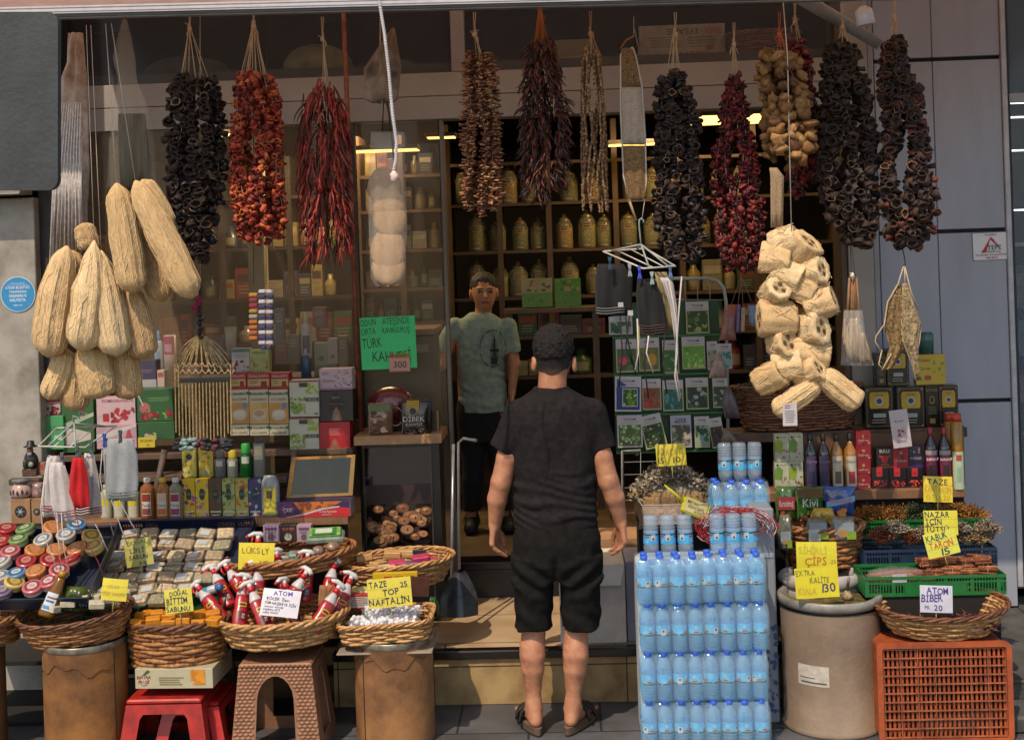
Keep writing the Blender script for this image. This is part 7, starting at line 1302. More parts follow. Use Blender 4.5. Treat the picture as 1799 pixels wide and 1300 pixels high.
CC = ['#7a3020', '#8a7a44', '#3a5a2c', '#8a8070', '#4a3c5a', '#8a4a24', '#2c3a4a', '#7a7458', '#5a2430', '#9a8a50', '#3c4a34', '#a08c74', '#264a3a', '#70381c']; CNM = ['rust', 'khaki', 'green', 'grey', 'violet', 'orange-brown', 'navy', 'sage', 'wine', 'yellow', 'moss', 'beige', 'teal', 'copper']
def fill(pxs, pys, Y, where, rowsN, hmin, hmax, wmin, wmax, skip=None):
    for r_, py in enumerate(pys):
        x = pxs[0] + random.uniform(2, 6); i = 0
        while x < pxs[1] - wmax:
            w_ = random.uniform(wmin, wmax); h_ = random.uniform(hmin, hmax); k_ = random.randrange(14)
            if not (skip and skip(x, x + w_, r_)):
                z = W(900, py, Y).z + .002; p = W(x + w_ / 2, py, Y); p.z = z; s = 1 / sc(Y); lb = '%s item, %s along on the %s shelf %s' % (CNM[k_], ORD[min(i, 35)], rowsN[r_], where); mb = MB()
                if random.random() < .35: mb.lathe([(w_*s*.45, 0), (w_*s*.47, .01), (w_*s*.47, h_*s*.62), (w_*s*.2, h_*s*.78), (w_*s*.2, h_*s)], mat(CC[k_], .3, .2, 30, coat=.3), 12, T((0, .06, 0))); mb.patch(w_*s*.475, h_*s*.15, h_*s*.5, -40, 40, mat('#8f8568', .6), 5, T((0, .06, 0))); nm_ = 'remedy_bottle'; ct = 'bottle'
                else: mb.bbox(-w_*s/2, 0, 0, w_*s/2, .08, h_*s, mat(CC[k_], .5, .2, 30), .002); art(mb, w_*s, h_*s, [('r', .1, .55, .9, .8, random.choice(['#8f8568', '#a09480', '#3a2a20', '#7a3a24'])), ('l', .15, .1, .85, .45, 3, '#8a8068')], -w_*s/2, 0); nm_ = 'remedy_carton'; ct = 'carton'
                ob = mb.build(nm_); ob.location = p + Vector((0, .03, 0)); tag(ob, lb, ct, 'stock on the inside shelves')
            x += w_ + random.uniform(.3, 2); i += 1
fill((636, 782), (300, 362, 432, 500, 560), 2.6, 'beside the doorway', ['top', 'second', 'third', 'fourth', 'fifth'], 28, 46, 14, 26)
fill((155, 622), (420, 510, 590), YS, 'behind the left window', ['upper', 'middle', 'lower'], 30, 56, 16, 34)
fill((1205, 1470), (522, 592, 662), YS, 'right of the seed rack', ['upper', 'middle', 'lower'], 34, 58, 20, 36, skip=lambda a, b_, r_: r_ == 0 and a > 1370)
fill((800, 1080), (592, 662), YS, 'behind the man', ['upper', 'lower'], 26, 46, 26, 44)
for i, (a, b_) in enumerate(((918, 972), (976, 1022))):
    P(a, 490, b_, 540, 2.6, .2, '#4a7a2c', [('r', 0, .5, 1, 1, '#9a8f78' if i == 0 else '#4c8a34'), ('b', .1, .55, .95, .95, ['#9a4a34', '#3a6a2c', '#a8886a'], 12, .08), ('b', .0, 0, 1, .45, ['#2c5a1c', '#5a9030'], 20, .03)], 'tea_box', ['green and cream tea box above the head of the man', 'plain green leafy tea box beside the cream one'][i], 'box', 'green boxes in the shop')
th = thing('goods_table', 'low table with green boxes inside behind the man', 'table', W(970, 541, 2.6)); mb = MB(); mb.bbox(-.3, -.02, -.03, .3, .3, 0, SH, .002); mb.build('table_top', th)
for x in (-.27, .27): mb = MB(); mb.box(x - .02, .0, .438 - th.location.z, x + .02, .04, -.031, SH); mb.build('leg', th)
mb = MB(); a = W(448, 380, 2.2); mb.bbox(a.x - .05, 2.2, .44, a.x + .05, 2.3, 2.99, mat('#8f8a70', .6, .1, 6), .004); tag(mb.build('pillar'), 'pale square pillar inside behind the left window', 'pillar')
# ---- loft goods above the fascia ----
for i, (x, y, rx_, rz_, c, nm) in enumerate(((560, 140, 62, 72, '#6a6648', 'big pale sack stored above the fascia, left of the brown pipe'), (690, 132, 52, 42, '#4c443a', 'dim brown bundle stored above the fascia by the mullion'), (880, 118, 60, 30, '#5a5244', 'folded grey sack stored right of the mullion'), (330, 150, 80, 60, '#2c2c22', 'dark sack stored above the fascia at left'))):
    Y = 1.4; p = W(x, y, Y); p.z = zt + .002; s = 1 / sc(Y); mb = MB(); mb.ell((0, 0, rz_*s*.5), (rx_*s, .16, rz_*s*.55), mat(c, .95, .3, 6), 20, 12, jit=.03); put(mb, 'stored_sack', nm, 'sack', p, 'goods stored above the fascia')
P(975, 70, 1040, 113, 1.3, .2, '#5a4a18', [('r', 0, 0, 1, .3, '#8a6a14')], 'stored_box', 'yellow-brown box stored above the fascia behind the dark chillies', 'box', 'goods stored above the fascia')
Yn = 1.35; o = W(1200, 104, Yn); o.z = zt + .004; s = 1 / sc(Yn); th = thing('newspaper_stack', 'upside-down newspaper sheets with red and black headlines above the fascia', 'newspaper', o); mb = MB(); w, h = 150*s, 82*s; mb.bbox(-w/2, 0, 0, w/2, .05, h, mat('#8e8470', .8, .2, 10), .002); mb.build('sheets', th)
mb = MB(); text(mb, 'ŞEHİR', w/2*.92, h*.92, h*.13, mat('#8a2420', n=0), w=w*.2, y=-.002, rot=180); text(mb, ': EFSANE', w/2*.48, h*.92, h*.13, mat('#2a2420', n=0), w=w*.42, y=-.002, rot=180); text(mb, 'HİLMİ', w/2*.6, h*.42, h*.2, mat('#7a3a34', n=0), w=w*.4, y=-.002, rot=180)
art(mb, w, h, [('l', .08, .06, .4, .3, 5, '#5a5248'), ('l', .1, .5, .45, .75, 5, '#5a5248'), ('c', .82, .5, .05, '#8a3a34', .6), ('l', .55, .48, .9, .74, 4, '#5a5248')], -w/2, 0); mb.build('headlines', th)
basket('wicker_basket', 'brown wicker basket stored above the fascia beside the newspapers', Vector((W(1345, 100, 1.3).x, 1.35, zt + .003)), .19, .15, .17, 2, rows=12, flare=1.2)
for i, x in enumerate((1120, 1135, 1262)): mb = MB(); p = W(x, 105, 1.3); p.z = zt + .03; mb.tube([(0, 0, 0), (.01, 0, .1), (-.01, 0, .2)], .004, mat('#8a8068', .8), 5); put(mb, 'cord_loop', 'pale cord hanging against the newspapers, ' + ['left', 'middle', 'right'][i] + ' of three', 'cord', p, 'cords by the newspapers')
# ================= seed rack and the doorway goods =================
YR = .78; o = W(1180, 790, YR); th = thing('seed_rack', 'green seed packet rack with white tube arch right of the man', 'rack', o); GR = mat('#12401c', .5, .2, 10)
a = W(1083, 790, YR) - o; b_ = W(1272, 790, YR) - o; t_ = W(1180, 530, YR) - o; mb = MB(); mb.bbox(a.x, .012, 0, b_.x, .02, t_.z, GR, .002); mb.build('back_panel', th)
for py in (588, 655, 724, 790): z = W(1180, py, YR).z - o.z; mb = MB(); mb.bbox(a.x, -.02, z - .012, b_.x, .011, z, mat('#1b5a2a', .4, .1, 10), .002); mb.build('ledge', th)
mb = MB(); mb.tube([W(x, y, YR + .03) - o for x, y in ((1120, 800), (1118, 640), (1128, 512), (1140, 496), (1160, 490), (1245, 489), (1262, 494), (1272, 506), (1276, 530), (1280, 800))], .0085, mat('#9aa09c', .35), 8); mb.build('tube_frame', th)
mb = MB()
for x in (1160, 1182, 1204, 1226, 1248): mb.tube([W(x, 491, YR + .03) - o, W(x, 528, YR + .03) - o], .0025, mat('#9a8f86', .4), 5)
mb.tube([W(1130, 527, YR + .03) - o, W(1275, 527, YR + .03) - o], .0025, mat('#7a8a80', .4), 5); mb.build('wire', th)
HD = [('r', 0, .74, 1, 1, '#a49da0'), ('t', .5, .82, .08, 'TOHUM', '#3a3a3c', .55), ('r', .2, .78, .8, .785, '#4a4a4a')]
def sp_(a, y0, b_, y1, base, img, nm, cnt_=22, rr=.09, dY=0, rz=0, top='#a49da0', bord=True, extra=()):
    it = ([('r', .02, .02, .98, .72, '#8a9430')] if bord else []) + [('r', .06, .05, .94, .70, base), ('b', .06, .05, .94, .70, img, cnt_, rr), ('t', .5, .84, .07, 'TOHUM', '#3a3a3c', .5), ('r', .15, .77, .85, .78, '#5a5a58')] + list(extra)
    s = sc(YR - .03); w = (b_ - a) / s; h = (y1 - y0) / s; mb = MB(); mb.box(-w/2, 0, 0, w/2, .004, h, mat(top, .4, .05, 20)); art(mb, w, h, it, -w/2, 0); ob = mb.build('seed_packet'); ob.location = W((a + b_) / 2, y1, YR - .03 - dY); ob.rotation_euler = (R(-4), R(rz), 0); tag(ob, nm, 'seed packet', 'seed packets on the rack')
gr = ['#2c5a1c', '#4a7a2c', '#6a9040', '#88a058']
sp_(1071, 556, 1112, 588, '#8a9488', ['#1c4a2c', '#2c5a3c'], 'white seed packet with a dark leaf under the black mitts', 8, .2, bord=False)
sp_(1207, 530, 1247, 586, '#2c3c1c', gr, 'long green bean seed packet, topmost on the rack', 14, .12)
sp_(1084, 596, 1121, 654, '#3a4c2c', ['#3a5a24', '#4a6a34'], 'watermelon seed packet with a pink slice', 12, .14, extra=[('c', .32, .34, .24, '#8a2436', 1), ('c', .32, .34, .20, '#b04a58', 1)])
sp_(1124, 594, 1160, 652, '#5a5c34', ['#4a5a2c', '#6a6a34'], 'yellow melon seed packet', 10, .12, extra=[('c', .62, .34, .24, '#b08024', 1.3)])
sp_(1166, 598, 1194, 656, '#2c5a2c', gr, 'narrow leafy green seed packet behind the white ties', 16, .14)
sp_(1200, 592, 1240, 648, '#5a8a34', ['#6a9a3c', '#8ab058', '#a8c078', '#4a7a2c'], 'pale green lettuce seed packet', 22, .12)
sp_(1244, 600, 1262, 650, '#8a8a7c', ['#2c3a2c', '#5a6a4a'], 'partly hidden grey seed packet beside the lettuce one', 8, .2, bord=False)
sp_(1262, 604, 1287, 648, '#7a9490', ['#1c6a5a', '#2c8a70', '#3a5a4a'], 'white and teal seed packet at the right edge of the rack', 12, .16, bord=False)
sp_(1081, 662, 1127, 723, '#1c2c6a', [mat('#1c2c6a')], 'blue-bordered bean seed packet, largest at the left of the rack', 1, .02, .01, rz=2, bord=False, extra=[('p', [(.08, .7), (.08, .95), (.45, .74)], '#1c3a7a'), ('r', .28, .14, .86, .66, '#a8a89c'), ('r', .31, .17, .83, .63, '#2c3c1c'), ('b', .31, .17, .83, .63, ['#6a9a2c', '#8ab84a', '#4a7a1c'], 22, .07)])
sp_(1130, 666, 1163, 720, '#6a4a34', ['#a02420', '#8a1c1c', '#b03a2c', '#4a3a24'], 'red cherry tomato seed packet', 24, .11)
sp_(1166, 668, 1202, 722, '#1c5a54', ['#2c7a74', '#1c4a4a', '#4a8a84'], 'teal leafy seed packet', 18, .13)
sp_(1207, 664, 1246, 719, '#1c2c24', ['#24402c', '#8a9488', '#3a5a44', '#12201a'], 'dark spinach seed packet with white stems', 26, .1)
sp_(1254, 664, 1280, 716, '#2c3c2c', ['#5a6a5a', '#8a9080', '#3a4a34'], 'grey-green seed packet at the right of the third row', 14, .14)
sp_(1086, 730, 1130, 786, '#4a5a2c', ['#7a9a5c', '#a0b488', '#5a7a3c', '#c0c4a8'], 'pale pea pod seed packet in the bottom row', 30, .07, .01, bord=False)
sp_(1136, 728, 1174, 786, '#1f3316', ['#4a6a24', '#7a9434', '#b0b490', '#2c4a1a'], 'spring onion seed packet, tilted in the bottom row', 30, .05, .01, rz=-12)
sp_(1180, 730, 1216, 786, '#4a4034', ['#9a9080', '#7a6a74', '#5a6a34'], 'garlic seed packet reading BETA in the bottom row', 16, .15, .01, top='#8f8b9c', bord=False, extra=[('t', .5, .76, .08, 'BETA', '#2a2a2c', .55)])
sp_(1222, 732, 1248, 786, '#7a8a7c', ['#1c4a2c', '#2c5a3a', '#123420'], 'broccoli seed packet in the bottom row', 10, .22, .01)
sp_(1253, 734, 1276, 786, '#1c1a14', ['#4a2c1c', '#3a3a24', '#5a3a2c'], 'dark root vegetable seed packet, tilted at bottom right', 14, .14, .01, rz=-8)
# small pouches
for i, (rows, c, nm) in enumerate(((((545, 1272, 1292), (580, 1268, 1292), (598, 1264, 1294)), '#8a5a54', 'pinkish net pouch hanging right of the top bean packet'), (((535, 1278, 1294), (580, 1276, 1292), (585, 1278, 1290)), '#a85a44', 'salmon sachet at the left of the sachet bunch'), (((535, 1293, 1302), (582, 1291, 1300), (584, 1292, 1300)), '#7a6a94', 'lilac sachet in the middle of the sachet bunch'), (((540, 1303, 1310), (580, 1301, 1309), (583, 1302, 1308)), '#a89a80', 'cream sachet right of the lilac one'), (((536, 1314, 1334), (560, 1316, 1332), (574, 1320, 1332)), '#6f8fae', 'light blue sachet at the right of the bunch'), (((622, 1258, 1266), (640, 1250, 1274), (664, 1246, 1276)), '#9a7f74', 'hanging beige lavender pouch before the teal packet'), (((680, 1274, 1284), (710, 1268, 1296), (735, 1274, 1302)), '#4c4048', 'dark lavender pouch hanging lowest'), (((752, 1272, 1280), (770, 1268, 1294), (782, 1268, 1300)), '#6a544a', 'brown pouch above the water bottles'))):
    soft('sachet', nm, 'sachet', list(rows), .60 + .01 * (i % 3), mat(c, .5, .2, 40, coat=.3), 'sachets and pouches by the rack', bulge=.018, wav=.003, nx=8)
o = W(1305, 500, .62); th = thing('pouch_cord', 'thin cords holding the sachet bunch', 'cord', o); cords(th, o, [W(1303, 485, .62)] * 4, [W(x, 538, .6) for x in (1284, 1297, 1306, 1324)], mat('#8a6a54'), .0015)
# grey grid stand
YG = .62; o = W(1112, 940, YG); th = thing('wire_grid', 'grey wire grid stand below the seed rack', 'rack', o); mb = MB(); gm = mat('#7c7c78', .4)
mb.tube([W(1095, 945, YG) - o, W(1094, 792, YG) - o, W(1126, 791, YG) - o], .007, gm, 8); mb.build('frame', th); mb = MB()
for py in (812, 834, 857, 879, 901, 924): mb.tube([W(1095, py, YG) - o, W(1200, py - 3, YG) - o], .0018, gm, 5)
for px in (1126, 1160, 1195): mb.tube([W(px, 792, YG) - o, W(px, 945, YG) - o], .0018, gm, 5)
mb.build('wire', th)
# dark cloth-covered table carrying the right-hand goods
def table(label, px0, px1, pyt, Y0, Y1, m_, name='display_table', z0=.25):
    a = W(px0, pyt, Y0); b_ = W(px1, pyt, Y0); z = (a.z + b_.z) / 2; th = thing(name, label, 'table', Vector(((a.x + b_.x) / 2, Y0, z0))); w = (b_.x - a.x) / 2; h = z - z0; mb = MB(); mb.bbox(-w, 0, h - .02, w, Y1 - Y0, h, m_, .003); mb.build('table_top', th); mb = MB(); mb.box(-w + .01, .01, 0, w - .01, Y1 - Y0 - .01, h - .021, mat('#15110e', .9)); mb.build('skirt', th); return z
zsg = table('dark table under the dried sage heap', 1118, 1262, 905, .36, .58, mat('#3a2a1e', .8))
# dried sage on burlap
mb = MB(); drape(mb, [(862, 1112, 1246), (880, 1112, 1252), (915, 1124, 1256), (930, 1122, 1250)], .34, mat('#9a7a54', .95, .3, 120, bump=.6, bs=200), o=W(1180, 900, .34), bulge=.03, wav=.014); put(mb, 'burlap_sack', 'rolled burlap sack under the dried sage', 'sack', W(1180, 900, .34))
SG = [mat(c, .9, .3, 60) for c in ('#8f8371', '#a89a85', '#6a5f50', '#b8ab98', '#4e463a')]; mb = MB(); o = W(1185, 860, .42)
for i in range(2600):
    t = random.random(); x = random.uniform(-.19, .19); q = Vector((x, random.uniform(-.10, .10), (1 - (x / .2) ** 2) * .10 * random.random() ** .6 + random.uniform(-.03, .01))); q.z += .055 * math.cos(x * 16 + .5) * .4; d = Vector((random.uniform(-1, 1), random.uniform(-1, .5), random.uniform(-.3, .9))).normalized(); l = random.uniform(.014, .036); sd = d.orthogonal().normalized() * random.uniform(.003, .007)
    mb.add([q, q + d * l * .5 + sd, q + d * l, q + d * l * .5 - sd + Vector((0, 0, .003))], [(0, 1, 2, 3)], random.choice(SG))
mb.ell((0, 0, -.01), (.18, .10, .06), SG[0], 18, 10, jit=.1); put(mb, 'dried_sage', 'grey-brown heap of dried sage twigs behind the ginger box', 'herbs', o)['kind'] = 'stuff'
cr = W(1185, 915, .30); th = thing('plastic_box', 'clear plastic box of ginger pieces in front of the sage', 'box', cr); w = .145; mb = MB(); pl_ = film('#c8bcb4', .35, .1)
for a_, b__ in (((-w, -.07), (w, -.07)), ((w, -.07), (w + .01, .08)), ((w + .01, .08), (-w - .01, .08)), ((-w - .01, .08), (-w, -.07))): mb.add([(a_[0]*.93, a_[1], 0), (b__[0]*.93, b__[1], 0), (b__[0], b__[1], .085), (a_[0], a_[1], .085)], [(0, 1, 2, 3)], pl_)
mb.build('wall', th); mb = MB(); mb.box(-w*.93, -.068, 0, w*.93, .075, .003, mat('#8a7a6c', .5)); mb.tube([(-w, -.07, .086), (w, -.07, .086), (w + .01, .08, .086), (-w - .01, .08, .086), (-w, -.07, .086)], .003, mat('#a89e96', .3), 5); mb.build('rim', th)
for i in range(26):
    mb = MB(); mb.ell((0, 0, 0), (random.uniform(.012, .026), .014, .012), mat('#a8784c', .7, .3, 40, bump=.3, bs=60), 8, 6, jit=.2); put(mb, 'ginger_piece', 'ginger piece, one of those heaped in the clear box', 'ginger', cr + Vector((random.uniform(-.11, .05), random.uniform(-.055, .05), .015 + .03 * random.random())), 'ginger pieces in the clear box', (random.uniform(0, 90), 0, random.uniform(0, 180)))
o = W(1222, 892, .22); th = thing('scoop', 'yellow plastic scoop holding a handwritten card over the ginger box', 'scoop', o, rx=R(-38), ry=R(24)); YP = mat('#a8a81c', .35, .05, 20); mb = MB(); mb.bbox(-.062, 0, -.04, .062, .006, .04, YP, .006); mb.build('scoop_pan', th)
mb = MB(); mb.tube([(-.06, .002, .01), (-.12, .004, .035), (-.16, .004, .05)], [.007, .007, .004], YP, 6); mb.build('handle', th); mb = MB(); mb.box(-.05, -.004, -.033, .052, -.001, .033, mat('#a8a070', .5)); text(mb, 'MEYAN', -.04, .008, .017, '#3a3420', w=.05, y=-.0055); text(mb, 'ZENCEFİL', -.035, -.012, .014, '#3a3420', w=.08, y=-.0055); text(mb, 'KÖKÜ', .0, -.029, .012, '#3a3420', w=.045, y=-.0055); mb.build('card', th)
pcard(1181, 799, 52, 38, .26, [('ADAÇAYI', .03, .5, .30, .86, '#8a7a14'), ('15', .05, .12, .24, .2, '#5a4a10'), ('10', .55, .12, .26, .26, '#4a3a10')], 'crumpled yellow card ADAÇAYI above the dried sage', '#b5a51c', -2, -12, True, lined=False)
# red and white string
mb = MB(); o = W(1292, 926, .0)
for i in range(170):
    t0 = random.uniform(-.6, 3.7); r0 = random.uniform(.6, 1); pts = []; ln = random.uniform(.4, 1.1)
    for j in range(6): t = t0 + ln * j / 5; pts.append((math.cos(t) * .178 * r0 + random.uniform(-.004, .004), math.sin(j + i) * .03, (math.sin(t) if math.sin(t) > 0 else math.sin(t) * .8) * .095 * r0 + random.uniform(-.004, .004) - .005))
    mb.tube(pts, .0016, mat('#a81c28', .5) if random.random() < .62 else mat('#b8aeb4', .5), 3)
put(mb, 'string_bundle', 'tangled bundle of red and white string behind the water bottles', 'string', o)
# ---- water bottles ----
def wat(h, rough=.12, tr=.6):
    m = mat(h, rough, 0, trans=tr, coat=.3, spec=.7); return m
def wat2(col, mix, base):
    m = bpy.data.materials.new('clear_bottle'); m.use_nodes = True; t = m.node_tree; pb = t.nodes['Principled BSDF']; pb.inputs['Base Color'].default_value = (*lin(base), 1); pb.inputs['Roughness'].default_value = .07; pb.inputs['Specular IOR Level'].default_value = .9; pb.inputs['Coat Weight'].default_value = .6; pb.inputs['Coat Roughness'].default_value = .03
    tr = t.nodes.new('ShaderNodeBsdfTransparent'); tr.inputs[0].default_value = (*lin(col), 1); mx = t.nodes.new('ShaderNodeMixShader'); mx.inputs[0].default_value = mix; t.links.new(tr.outputs[0], mx.inputs[1]); t.links.new(pb.outputs[0], mx.inputs[2]); t.links.new(mx.outputs[0], t.nodes['Material Output'].inputs[0]); return m
WB1 = wat2('#e4f0f8', .24, '#c4d4e4'); WB2 = wat2('#c4ecfa', .24, '#84c8e8'); CAPB = mat('#2456c0', .3, 0, coat=.3); LBL = mat('#2f8fc4', .35, .15, 30, n2='#4fb0d8')
def wbottle(inv=False):
    th = thing('water_bottle', 'x', 'bottle', (0, 0, 0)); mb = MB(); pr = [(.024, 0), (.030, .005), (.0315, .014)]
    for z in (.022, .034, .046, .058): pr += [(.0325, z - .004), (.0302, z), (.0325, z + .004)]
    pr += [(.0318, .070), (.0318, .122), (.0328, .130), (.0322, .146), (.027, .162), (.018, .176), (.0125, .184), (.0125, .190)]; mb.lathe(pr, WB1 if inv else WB2, 16, cap=(1, 1)); mb.build('bottle_body', th)
    mb = MB(); mb.lathe([(.0145, .187), (.015, .189), (.015, .203), (.0135, .205)], CAPB, 14); mb.build('cap', th)
    mb = MB(); mb.lathe([(.0323, .074), (.0323, .118)], LBL, 20, cap=(0, 0))
    for j, a in enumerate((-60, 60, 180)):
        mb.patch(.0327, .075, .081, a - 55, a + 55, mat('#1c4a34', .5, .5, 90), 8); mb.patch(.0328, .081, .094, a - 26, a + 20, mat('#8c9cac', .5, .3, 90), 4); mb.patch(.0330, .085, .090, a - 18, a + 14, mat('#6a2a4a', .5), 4); mb.patch(.0328, .100, .112, a - 14, a + 4, mat('#6ab4dc', .5), 3)
    mb.patch(.0332, .078, .104, -8, 26, mat('#b4b8bc', .5), 4); mb.patch(.0334, .091, .100, 2, 16, mat('#3a3a4a', .5), 3); mb.build('label', th); return th
wb = wbottle(); SHR = film('#d8eefa', .12, .05)
first = [True]
def wpack(px, Y, z, ncol, nrow, label, group='shrink-wrapped packs of water bottles'):
    x = W(px, 1100, Y).x; th = thing('water_pack', label, 'water pack', (x, Y, z), group); d = .0655
    for r_ in range(nrow):
        for c in range(ncol):
            b_ = copytree(wb, th); 
            for k_ in ('label', 'category', 'group'):
                if k_ in b_: del b_[k_]
            b_.location = ((c - (ncol - 1) / 2) * d + random.uniform(-.001, .001), .033 + r_ * d, .0); b_.scale = (1, 1, .965); b_.rotation_euler = (R(random.uniform(-1, 1)), R(random.uniform(-1, 1)), random.uniform(0, 6.28))
    mb = MB(); w = ncol * d / 2 + .002; dd = nrow * d; rows = [(0, .008), (.006, 0), (.1, -.001), (.145, 0), (.170, .010), (.190, .026)]; n = ncol * 8; vs = []
    def loop(z, ins):
        out = []; 
        for i in range(n + 1): u = i / n; x_ = -w + 2 * w * u; out.append((x_ * (1 - ins * 1.5), -.0015 + ins + .006 * (1 - abs(math.cos(PI * u * ncol))) * -1 + .006 + random.uniform(-.0008, .0008), z + random.uniform(-.001, .001)))
        out += [(w * (1 - ins * 1.5), dd * t, z) for t in (.33, .66, 1)] + [(-w * (1 - ins * 1.5), dd * t, z) for t in (1, .66, .33)]; return out
    L_ = [loop(z, i_) for z, i_ in rows]; k = len(L_[0])
    for l in L_: vs += l
    mb.add(vs, [(r_*k+i, r_*k+(i+1) % k, (r_+1)*k+(i+1) % k, (r_+1)*k+i) for r_ in range(len(rows) - 1) for i in range(k)], SHR, None, True); mb.build('shrink_film', th); return th
lv = ['bottom', 'second lowest', 'second highest', 'top']
for side, px, Y in (('left', 1179, -.25), ('right', 1294, -.25)):
    for k_ in range(4): wpack(px + random.uniform(-3, 3), Y + random.uniform(-.01, .01), .002 + k_ * .1995, 4, 2, '%s water pack of the %s front stack' % (lv[k_], side))
for k_ in range(5):
    if k_ >= 3: wpack(1308, .22, .017 + k_ * .1995, 4, 2, ['', '', '', 'water pack under the topmost one of the rear stack', 'topmost water pack of the rear stack'][k_])
mb = MB(); x = W(1308, 1100, .22).x; mb.bbox(x - .13, .2, 0, x + .13, .34, .612, mat('#9aa4b4', .8), .004); put(mb, 'carton', 'plain cartons under the rear water stack', 'carton', (0, 0, 0))
wbi = wbottle(True)
def inv(px, Y, z, lb, s=1.0):
    global wbi
    b_ = copytree(wbi); b_.location = W(px, 1000, Y); b_.location.z = z + .205; b_.rotation_euler = (R(180), R(random.uniform(-2, 2)), random.uniform(2.6, 3.6)); tag(b_, lb, 'water bottle', 'water bottles standing upside down on the packs')
zt1 = .725
mb = MB(); xa_ = W(1122, 1100, -.1).x; xb_ = W(1345, 1100, -.1).x; mb.bbox(xa_, -.105, 0, xb_, .16, .722, mat('#b4bcc8', .8), .004); put(mb, 'carton', 'pale cartons behind the front water stacks', 'carton', (0, 0, 0))
for i, px in enumerate((1146, 1175, 1205)): inv(px, -.06, zt1, 'upside-down water bottle, %s of three on the left front stack' % ['left', 'middle', 'right'][i])
for i, px in enumerate((1262, 1291, 1319)): inv(px, -.06, zt1, 'upside-down water bottle, %s of three on the right front stack' % ['left', 'middle', 'right'][i])
for i, px in enumerate((1280, 1306, 1333)): inv(px, .30, .968, 'upside-down water bottle, %s of three on the rear stack' % ['left', 'middle', 'right'][i])
def rmtree(o):
    for c in list(o.children): rmtree(c)
    bpy.data.objects.remove(o)
rmtree(wb); rmtree(wbi)
# white freezer edge with blue pattern behind the water
o = W(1354, 1290, .06); th = thing('white_cabinet', 'narrow white cabinet with blue floral print between water and barrel', 'cabinet', Vector((o.x, .06, 0))); z_ = W(1350, 893, .06).z; mb = MB(); mb.bbox(-.05, 0, 0, .045, .3, z_, mat('#7c828c', .35, .05, 10), .006); mb.build('body', th); mb = MB()
mb.bbox(-.02, -.004, z_ - .21, .04, -.0005, z_ - .19, mat('#b0b4bc', .3), .001); mb.build('ledge', th); mb = MB()
for i in range(70): a = random.uniform(0, PI); x, z = random.uniform(-.03, .04), random.uniform(.05, .42); r = random.uniform(.005, .013); mb.poly([(x + r*math.cos(a+t*PI/3)*(1 if t % 3 else .4), z + r*math.sin(a+t*PI/3)) for t in range(6)], '#1f4a7c', T((0, -.001 - i * .00001, 0)))
mb.build('floral_print', th)
# cartons on the landing behind the man
p = W(1048, 1128, .42); s = 1 / sc(.42); th = thing('carton', 'big light grey carton on the landing beside the legs of the man', 'carton', Vector((p.x, .42, .251))); h = W(1048, 992, .42).z - .251; gc = mat('#c8c0b8', .8, .12, 8); mb = MB(); mb.bbox(-62*s, 0, 0, 54*s, .34, h, gc, .003); mb.build('box', th); mb = MB(); mb.add([(-62*s, 0, h), (54*s, 0, h), (46*s, -.03, h - 34*s), (-58*s, -.03, h - 34*s)] + [(-62*s, .004, h), (54*s, .004, h), (46*s, -.026, h - 34*s), (-58*s, -.026, h - 34*s)], [(0, 3, 2, 1), (4, 5, 6, 7), (0, 1, 5, 4), (2, 3, 7, 6), (1, 2, 6, 5), (3, 0, 4, 7)], gc); mb.build('flap', th)
mb = MB(); p = W(1090, 1128, .46); h2 = W(1090, 985, .46).z - .251; mb.bbox(.0, 0, 0, .14, .3, h2, mat('#8f8ea2', .8, .1, 8), .003); put(mb, 'carton', 'bluish white carton right of the big grey carton', 'carton', Vector((p.x + .035, .44, .251)))
p = W(1085, 985, .8); h3 = p.z - .251; mb = MB(); mb.bbox(-.12, 0, 0, .16, .26, h3 + .11, mat('#9c7656', .8, .12, 8), .003); put(mb, 'carton', 'tan cardboard carton behind the hand of the man', 'carton', Vector((p.x, .80, .251)))
# ================= right-hand display =================
YT = .66; th = thing('display_shelf', 'stepped brown wooden display shelf on the right', 'shelf', W(1500, 862, .58)); o_ = th.location
board(1280, 1697, 862, .58, .76, .045, WD); board(1255, 1700, 757, .77, 1.0, .045, WD2, 'upper_board')
a = W(1365, 862, .76) - o_; b_ = W(1697, 862, .76) - o_; t_ = W(1530, 762, .76) - o_; mb = MB(); mb.box(a.x, .76 - o_.y + .001, -.02, b_.x, .77 - o_.y, t_.z, mat('#6a4c36', .6, .3, 5, n2='#54392a')); mb.build('back_board', th)
a = W(1285, 870, .62) - o_; b_ = W(1694, 870, .62) - o_; mb = MB(); mb.box(a.x, .62 - o_.y, .25 - o_.z, b_.x, .90 - o_.y, -.05, mat('#1c1511', .9)); mb.build('dark_base', th)
GX = 'goods on the right display shelf'
nat = lambda f: [('r', 0, .0, 1, 1, '#a8a890'), ('p', [(0, .35), (.5, .3), (.6, .7), (.3, .85), (0, .75)], '#7f9430' if f else '#5f8434'), ('c', .2, .88, .09, '#3a3a4a', 1), ('t', .6, .86, .05, 'NATURA', '#4a4a3c', .5), ('b', .4, .06, .95, .45, ['#7a5a44', '#a82c20', '#5a3a2c', '#a8a8a0'] if f else ['#a82c20', '#8a6a58', '#b0b0a8'], 9, .1)]
for i, (a, y0, b_, y1, f) in enumerate(((1363, 763, 1387, 811, 1), (1388, 762, 1412, 810, 0), (1363, 812, 1387, 858, 0), (1388, 811, 1412, 858, 1))): P(a, y0, b_, y1, .62, .05, '#a8a890', nat(f), 'detox_box', 'green and white herbal box, %s of the block of four' % ['upper left', 'upper right', 'lower left', 'lower right'][i], 'box', 'green and white herbal boxes')
